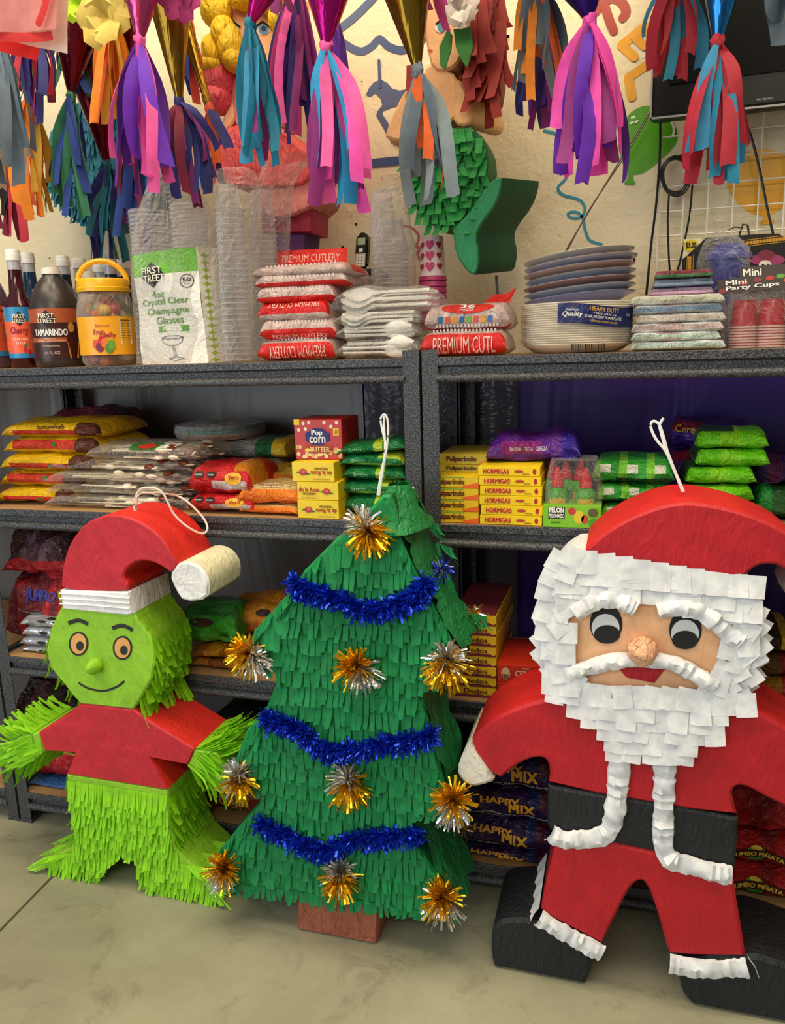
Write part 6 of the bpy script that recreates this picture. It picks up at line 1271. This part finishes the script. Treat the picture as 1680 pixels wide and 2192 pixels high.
# ---- second shelf, right
z = D2
for i in range(4):
    t, f, g, w, h = carton('candy_box', f'yellow and orange tamarind candy box, {("bottom", "second lowest", "second highest", "top")[i]} of the four against the centre post', 'candy box', 925, 1024, 1099.5 - 24.3 * i, 1124 - 24.3 * i, .012, .20, '#e8c21c', 'tamarind candy boxes', z); m = MB(); shape(m, f, [(.66, 0), (1, 0), (1, .5), (.66, .2)]); part('orange_corner', m, mat('#e8641c'), t, False); rect(t, 'green_edge', .0, .7, .86, 1, '#8aa83a', f); ft(t, 'Pulparindo', .10, .70, .2, .8, '#5a1a10', lambda u, v: g(u, v) , .05); z += h + .0004
zz4 = z
for i in range(2):
    t, f, g, w, h = carton('candy_box', ('lower' if i == 0 else 'upper') + ' of two shade-tinted tamarind candy boxes set back on the yellow stack', 'candy box', 940, 1042, (1000, 979)[i], (1016, 1001)[i], .07, .17, '#b8a22c', None, z); ft(t, 'Pulparindo', .16, .78, .2, .8, '#4a1410', g, .05); m = MB(); shape(m, f, [(.8, 0), (1, 0), (1, .5)]); part('orange_corner', m, mat('#c8641c'), t, False); z += h + .0004  # box, print and corner colours darkened to stand in for shade
z = D2
for i in range(6):
    dx = (0, 2, -1, 0, -2, -4)[i]; t, f, g, w, h = carton('candy_box', f'flat yellow candy box with red wording, {("bottom", "second lowest", "third lowest", "third highest", "second highest", "top")[i]} of six', 'candy box', 1027 + dx, 1160 + dx, 1105.5 - 20.2 * i, 1126 - 20.2 * i, .008, .21, '#f3cf12', 'flat yellow candy boxes', z)
    m = MB(); shape(m, f, [(.05, .2), (.10, .5), (.05, .8), (.12, .72), (.46, .72), (.53, .8), (.48, .5), (.53, .2), (.46, .28), (.12, .28)]); wl = part('wrapper_print', m, mat('#f7dd4a'), t, False); ft(t, 'HORMIGAS', .09, .50, .28, .74, '#c81e1c', lambda u, v: g(u, v) + Vector((0, -.0005, 0)), .07, par=wl); dot(t, 'printed_candy', .66, .5, .075, .16, '#b8402a', f); ft(t, 'tamarindo', .72, .83, .2, .36, '#8a3a1c', g); dot(t, 'red_seal', .91, .5, .03, .3, '#a82a20', f); z += h + .0004
t, S = pk('candy_bag', 'purple cherry candy bag lying on the flat yellow boxes', 'candy bag', 1040, 1242, 932, 990, .05, .16, [W('#5a1c86'), W('#8a2476'), W('#3a2090')], lambda s, a: 1 if .15 < s < .6 and .85 < a < 1.1 else (2 if s > .8 else 0), None, z, 0, 0, -.03, 171, .12, 2.5, .14); txt(t, S, 'SANDIA · FRESA · CEREZA', .26, .66, 1.02, .96, '#e8dcea', .0)
# squeeze candy display
t, f, g, w, h = carton('squeeze_candy_display', 'lime tray of green squeeze candy bottles with red caps in clear wrap', 'candy display', 1162, 1286, 1083, 1131, .0, .13, '#7cc02c', None, D2)
pb = rect(t, 'black_panel', .09, .38, .40, .92, '#1c2414', f); ft(t, 'PELON', .11, .36, .68, .90, '#f2f2ea', g, .08, par=pb); ft(t, 'PELONAZO', .10, .37, .44, .62, '#f2f2ea', g, .05, par=pb)
ft(t, 'tamarindo', .14, .30, .2, .3, '#2a4a14', g); 
for u, v, ru, rv, hh in ((.50, .75, .07, .16, '#b83a2c'), (.62, .5, .09, .3, '#d9c02c'), (.72, .4, .06, .2, '#c8402c'), (.86, .7, .09, .2, '#5a5a34'), (.88, .25, .1, .2, '#4a9a24')): dot(t, 'printed_shape', u, v, ru, rv, hh, f)
loc = t.location
for px, Y, top in ((1192, .035, 1026), (1252, .035, 1028), (1182, .09, 1004), (1240, .09, 1010), (1210, .09, 1006)):
    c = base(px, Y, D2) - loc; c.z = 0; kk = mpp(c + loc); H = Z_(px, top - 28, Y) - D2; m = MB(); m.lathe([(18 * kk, .003), (22 * kk, .006), (22 * kk, H * .52), (19 * kk, H * .60), (11 * kk, H * .66)], 16, 0, c, 1, True); bt = part('candy_bottle', m, mat('#4aa838', 'wrap', r=.15), t)
    m = MB(); m.lathe([(12 * kk, H * .655), (14 * kk, H * .655), (13 * kk, H * .74), (7 * kk, H * .90), (3 * kk, H * .99)], 16, 0, c, 1, True, True); part('bottle_cap', m, mat('#c8242c', 'wrap', r=.15), bt)
    ph = phi_to_cam(c + loc); fb = cylmap(c, 22.4 * kk, ph, .8, H * .2, H * .48); m = MB(); patch(m, fb, 0, 8, 1); part('bottle_label', m, mat('#3a8a78' if px % 4 else '#d9b02c', 'wrap'), bt)
m = MB(); rings = []
for r, q in (((.500, .064), .038), ((.505, .066), .07), ((.47, .06), .105), ((.40, .05), .14)):
    rings.append([(w * r[0] * math.copysign(abs(math.cos(a)) ** .4, math.cos(a)), .066 + r[1] * math.copysign(abs(math.sin(a)) ** .4, math.sin(a)), q) for a in [2 * math.pi * j / 28 for j in range(28)]])
m.loft(rings, 0, True, False, True); part('clear_wrap', m, CLR, t)
# clear green bags and the lime stack behind the red cap
z = D2
for i, (a, b, y0, y1, lab) in enumerate(((1282, 1425, 1080, 1116, 'lowest'), (1272, 1435, 1038, 1082, 'middle'), (1268, 1445, 986, 1040, 'top'))):
    t, S = pk('candy_bag', f'{lab} see through bag of green and white wrapped candies behind the red cap', 'candy bag', a, b, y0, y1, .05, .20, [W('#2f9a34'), W('#dfe4cc', .15, .9), W('#7cc83a'), W('#1c3a1c', .12)], lambda s, a_, i=i: (1 if int(s * 9) % 3 == 1 and .8 < a_ < 1.02 else 2 if int(s * 9) % 3 == 0 and a_ < 1.05 else 3 if a_ > 1.05 and s > .3 else 0), 'see through green candy bags', z, lr.uniform(-.05, .05), seed=181 + i, wr=.13); z += t['h'] * .93
z = D2; hh = (Z_(1550, 922, .10) - D2) / 5.0
for i in range(5):
    zt_ = z + hh; t = thing('candy_bag', f'bright lime candy bag, {OR5[i]} of the stack behind the red cap', 'candy bag', (0, 0, 0), 'lime candy bags'); a, b = X_((1462, 1462, 1465, 1488, 1492)[i], .1, z), X_((1612, 1612, 1615, 1647, 1650)[i], .1, z); S = pouch_fn(b - a, .17, hh * 1.08, .10, 2.6, .12, 191 + i)
    pouch(t, 'wrapper', S, [W('#6fd018'), W('#8fe02a'), W('#2a5a2a')], lambda s, a_: 2 if .3 < a_ < .75 and s < .55 else (1 if .35 < s < .6 else 0)); put(t, ((a + b) / 2, .185, z), lr.uniform(-.06, .1)); z += hh * .98
t, S = pk('candy_bag', 'deep purple bag with gold script leaning behind the lime stack', 'candy bag', 1425, 1600, 965, 1090, .29, .14, [W('#4a1f86'), W('#8a1c3c'), W('#3a1a6a')], lambda s, a: 1 if .62 < a < .82 and s < .5 else (2 if s > .6 else 0), None, D2, 0, 0, .0, 198, .12, 2.4, .1); z = D2 + t['h'] * .96
t, S = pk('candy_bag', 'upper purple candy bag with gold lettering, its top corner above the lime stack', 'candy bag', 1428, 1600, 902, 965, .29, .13, [W('#43208a'), W('#8a1c3c')], lambda s, a: 1 if .7 < a < .95 and s < .4 else 0, None, z, 0, 0, .1, 199, .08, 2.2, .1); txt(t, S, 'Cereza', .06, .42, .96, .80, '#d9a83a', .03)
t, S = pk('candy_bag', 'green bag under the violet bag at the right photo edge', 'candy bag', 1618, 1790, 1048, 1090, .12, .2, [W('#1f8a34'), W('#2a5a2a')], lambda s, a: int(s * 5) % 2, None, D2, seed=202, wr=.14); z = D2 + t['h'] * .95
pk('candy_bag', 'dark violet candy bag at the right photo edge on the second shelf', 'candy bag', 1610, 1800, 985, 1055, .16, .2, [W('#3a1a55', .18, .9), W('#5a1a4a', .18, .9)], lambda s, a: int(s * 6) % 2, None, z, seed=201, wr=.2)
# ---- third shelf, left
z = D3
t, S = pk('candy_bag', 'lower jumbo clear bag of red lollipops at far left', 'candy bag', 18, 150, 1238, 1330, .06, .22, [W('#7a2430', .12, 1), W('#b8202c'), W('#3a2a78')], lambda s, a: 1 if s > .86 or int(s * 11 + a * 3) % 5 == 0 else (0), 'jumbo lollipop bags', z, seed=211, wr=.08, crimp=.2, res=(50, 40)); txt(t, S, 'JUMBO', .40, .78, .95, .83, '#3a3a9a', .06, False, .2, .004); print_(t, S, 'printed_tag', .90, .84, .07, .05, '#b8b02c'); z += t['h'] * .95
t, S = pk('candy_bag', 'upper jumbo clear bag of dark red lollipops under the second shelf', 'candy bag', 16, 160, 1148, 1245, .06, .22, [W('#4a2a34', .12, 1), W('#b01a26', .15), W('#6a4a54', .12, 1)], lambda s, a: 1 if a > .98 and s < .86 else (2 if int(s * 9 + a * 4) % 3 == 0 else 0), 'jumbo lollipop bags', z, seed=212, wr=.2, crimp=.22)
z = D3
SLV = mat('#c4c6cc', 'foil', r=.2, m=.6)
for i in range(4):
    t, S = pk('ball_print_pack', f'silver pouch with black football patches, {("bottom", "second lowest", "second highest", "top")[i]} of four beside the green figure', 'snack pack', 42 + (3, 0, 5, 0)[i], 150, 1388 - 21 * i, 1409 - 21 * i, .03, .11, [SLV], None, 'silver football print packs', z, seed=221 + i, wr=.08)
    for s in (.45, .75): print_(t, S, 'printed_hexagon', s, .92 if i == 3 else .98, .09, .06, '#17181a')
    if i == 3: print_(t, S, 'printed_hexagon', .60, .74, .09, .06, '#17181a')
    z += t['h'] * .94
c = base(90, .10, z); k = mpp(c); t = thing('oval_tray', 'oval orange and navy printed tray lying on the silver packs', 'tray', (c.x, .11, z)); m = MB(); m.lathe([(.004, .001), (40 * k, .001), (50 * k, .009), (52 * k, .010), (48 * k, .008)], 30, 0, (c.x, .11, z), .9, True); part('rim', m, mat('#e0d6c4'), t); m = MB(); f = lambda u, v: Vector((c.x + (u - .5) * 90 * k, .11 + (v - .5) * 80 * k, z + .0085)); m = MB(); blob(m, f, .5, .5, .5, .5); dk = part('printed_top', m, mat('#27406a'), t, False); m = MB(); f2 = lambda u, v: f(u, v) + Vector((0, 0, .0008)); blob(m, f2, .55, .35, .38, .25); part('printed_band', m, mat('#d8622c'), dk, False)
# third shelf, between the green figure and the tree
t, S = pk('candy_bag', 'lower orange brown candy bag in the gap left of the tree', 'candy bag', 405, 572, 1416, 1446, .03, .2, [W('#b8701c'), W('#8a4a14')], lambda s, a: int(s * 4) % 2, 'orange brown bags in the gap', D3, seed=231, wr=.15); z = D3 + t['h'] * .94
t, S = pk('candy_bag', 'upper orange brown candy bag in the gap left of the tree', 'candy bag', 405, 565, 1396, 1420, .03, .2, [W('#a8601a'), W('#c88a1c')], lambda s, a: int(s * 5) % 2, 'orange brown bags in the gap', z, seed=232, wr=.15); z += t['h'] * .94
t, S = pk('candy_bag', 'bright green candy bag with brown window beside the fringed head', 'candy bag', 380, 500, 1306, 1404, .05, .16, [W('#3aa02a'), W('#56b83a'), W('#2a7a2c')], lambda s, a: 1 if a > 1.05 else (2 if .6 < a < .8 else 0), None, z, .1, seed=233, wr=.06, crimp=.15, res=(40, 34)); print_(t, S, 'brown_window', .42, .93, .20, .06, '#3a1c14'); txt(t, S, '100', .68, .86, 1.10, 1.03, '#1c1c14', .03)
t, S = pk('candy_bag', 'orange candy bag with dark window tucked left of the tree', 'candy bag', 470, 625, 1296, 1390, .13, .16, [W('#d8861c'), W('#c8741a')], lambda s, a: 1 if a > 1 else 0, None, z, 0, 0, -.12, seed=234, wr=.12, crimp=.25, res=(40, 34)); print_(t, S, 'brown_window', .66, .88, .11, .07, '#3a1c14'); txt(t, S, 'LIMON SABOR 10 G', .28, .58, 1.04, .98, '#5a2a10', .0)
# third shelf, right: yellow and red cartons
z = D3
for i in range(8):
    t, f, g, w, h = carton('candy_box', f'yellow and maroon candy box, {("bottom", "second lowest", "third lowest", "fourth lowest", "fourth highest", "third highest", "second highest", "top")[i]} of eight right of the tree', 'candy box', 968, 1062, 1465 - 21.4 * i, 1486.5 - 21.4 * i, .025, .25, '#e3c21a', 'yellow and maroon candy boxes', z, lr.uniform(-.02, .02))
    m = MB(); shape(m, f, [(0, 0), (1, 0), (1, .25), (.93, .12), (.84, .3), (.74, .22), (.6, .3), (.45, .2), (.3, .3), (.15, .2), (0, .28)]); part('maroon_edge', m, mat('#7a2440'), t, False); ft(t, 'Dedos', .28, .80, .36, .82, '#5a1c1a', g, .03)
    m = MB(); m.box((-w / 2 + .001, .001, h - .0004), (w / 2 - .001, .249, h + .0003)); part('maroon_lid', m, mat('#7a3038', 'plain', r=.3), t, False); z += h + .0006
z = D3
for i in range(2):
    t, f, g, w, h = carton('candy_box', ('lower' if i == 0 else 'upper') + ' red match candy carton beside the yellow and maroon boxes', 'candy box', 1064, 1196, (1458, 1419)[i], (1497, 1458)[i], .02, .17, '#c8301c', 'red match cartons', z); dot(t, 'cream_seal', .14, .5, .075, .34, '#d8b88a', f); g2 = lambda u, v: g(u, v) + Vector((0, -.0005, 0)); ft(t, '100', .09, .19, .22, .5, '#5a1410', g2, .03); ft(t, 'CERILLOS', .30, .76, .40, .72, '#f0d0a0', g2, .05, False, .15); m = MB(); shape(m, f, [(.42, .22), (.80, .30), (.80, .36), (.42, .30)]); part('printed_match', m, mat('#3a3410'), t, False); ft(t, 'SWEET', .42, .54, .80, .90, '#e8c8a0', g); z += h + .0005
for i, (y0, y1, h1, h2, lab) in enumerate(((1455, 1540, '#a8761c', '#a01c20', 'gold and red foil candy bag at the right photo edge on the third shelf'), (1405, 1462, '#6a4a24', '#8a1c1c', 'brown and gold candy bag above the gold and red one at the right edge'), (1362, 1412, '#3a2a1c', '#c8a82c', 'dark chocolate candy bag topping the pile at the right photo edge'))):
    t, S = pk('candy_bag', lab, 'candy bag', 1600, 1800, y0, y1, .08, .2, [W(h1, .12, 1), W(h2, .15)], lambda s, a: 1 if int(s * 8) % 3 == 0 else 0, None, D3 if i == 0 else zprev, seed=241 + i, wr=.16); zprev = (D3 if i == 0 else zprev) + t['h'] * .94
# ---- bottom shelf
t, S = pk('cloth_pack', 'flat blue wrapped pack under the red bag at far left', 'pack', 55, 175, 1686, 1701, .03, .2, [W('#2f62a8')], None, None, D4, seed=251, wr=.12); z = D4 + t['h'] * .9
t, S = pk('candy_bag', 'shiny red candy bag seen under the green arm', 'candy bag', 50, 185, 1606, 1690, .05, .22, [W('#c2161a', .1, .6), W('#c89a3a')], lambda s, a: 1 if .45 < s < .9 and .62 < a < .80 else 0, None, z, seed=252, wr=.12, crimp=.2, res=(40, 34)); txt(t, S, 'NET WT. 6 oz', .48, .88, .79, .70, '#1c1410', .02); txt(t, S, 'CONT. 10 lb (4.5 kg)', .46, .86, .70, .64, '#1c1410', .02); z += t['h'] * .95
t, S = pk('candy_bag', 'dark maroon candy bag in the shadow behind the green arm', 'candy bag', 40, 190, 1470, 1600, .12, .24, [W('#2a1614', .2), W('#4a1a1c')], lambda s, a: 1 if int(s * 5) == 1 else 0, None, z, seed=253, wr=.15)
t, S = pk('candy_bag', 'dark red gummy candy bag low between green figure and tree', 'candy bag', 425, 580, 1672, 1762, .03, .22, [W('#7a1512', .14), W('#b8861c')], lambda s, a: 1 if a > 1.1 and int(s * 13) % 2 == 0 else 0, None, D4, seed=254, wr=.12, res=(40, 34)); txt(t, S, 'Gomitas', .30, .70, 1.08, .98, '#d9b84a', .03); z = D4 + t['h'] * .96
t, S = pk('candy_bag', 'black wrapped bag in the shadow left of the tree', 'candy bag', 430, 620, 1560, 1672, .08, .24, [W('#1c1a18', .25), W('#143428')], lambda s, a: 1 if s < .2 else 0, None, z, seed=255, wr=.14)
z = D4
for i, (y0, y1, lab) in enumerate(((1828, 1896, 'bottom'), (1764, 1832, 'second lowest'), (1696, 1768, 'second highest'), (1622, 1700, 'top'))):
    t, S = pk('candy_bag', f'dark purple mixed candy bag with yellow wording, {lab} of four under the red sleeve', 'candy bag', 985, 1190, y0, y1, -.0 + .012, .26, [W('#2a1440', .16), W('#1c2a5a', .16), W('#4a1a2a', .16)], lambda s, a: 1 if s < .14 or (.7 < s < .8 and a < 1) else (2 if .76 < s < .9 and a < 1.0 else 0), 'dark purple mixed candy bags', z, lr.uniform(-.04, .04), seed=261 + i, wr=.08, crimp=.1, res=(44, 40))
    txt(t, S, 'HAPPY', .12 + .04 * i, .52 + .04 * i, .98, .88, '#e0a01c', .06); txt(t, S, 'MIX', .42 + .04 * i, .68 + .04 * i, 1.06, .95, '#e0a01c', .07); txt(t, S, 'Flavored Lollipops and Hard Filled Candies', .06, .94, 1.16, 1.10, '#d8d0c8', .015); txt(t, S, 'Caramelos macizos Rellenos y Sabores Surtidos', .04, .96, 1.23, 1.17, '#c8beb4', .015); z += t['h'] * .94
z = D4
for i, (y0, y1, lab) in enumerate(((1872, 1950, 'bottom'), (1800, 1878, 'middle'), (1690, 1806, 'top'))):
    t, S = pk('candy_bag', f'glossy red jumbo candy bag, {lab} of three right of the trousers', 'candy bag', 1545, 1790, y0, y1, .012, .26, [W('#b01418', .1, .7), W('#8a1014', .1, .8)], lambda s, a: 1 if int(s * 7 + a * 2) % 4 == 0 else 0, 'glossy red jumbo candy bags', z, lr.uniform(-.03, .03), seed=271 + i, wr=.08, crimp=.1, res=(44, 40))
    if i < 2:
        print_(t, S, 'printed_pinata', .30, 1.01, .085, .11, '#3a9a2c'); print_(t, S, 'printed_top', .30, .93, .05, .04, '#d0b82a', .0026); m = MB(); f = onS(S, .08, .56, 1.10, .96, .0034); gg_ = lambda u, v: f(u, v * .6 + .35 * math.sin(math.pi * u)); patch(m, gg_, 0, 16, 1, 0, 1, -.1, 1.1); bd = part('dark_banner', m, mat('#3a1410'), t, False); f9 = onS(S, .08, .56, 1.10, .96, .0046); m = MB(); write(m, 'JUMBO PIÑATA', lambda u, v: f9(.03 + .94 * u, v * .6 + .35 * math.sin(math.pi * u)), bold=.05); part('lettering', m, mat('#e0b83a'), bd, False)
    z += t['h'] * .94
# left neighbour unit: something on its lowest deck
pk('candy_bag', 'pale bag on the cut off unit at the lower left corner', 'candy bag', -120, 16, 1660, 1700, .06, .2, [W('#b8a48a')], None, None, D4, seed=281)
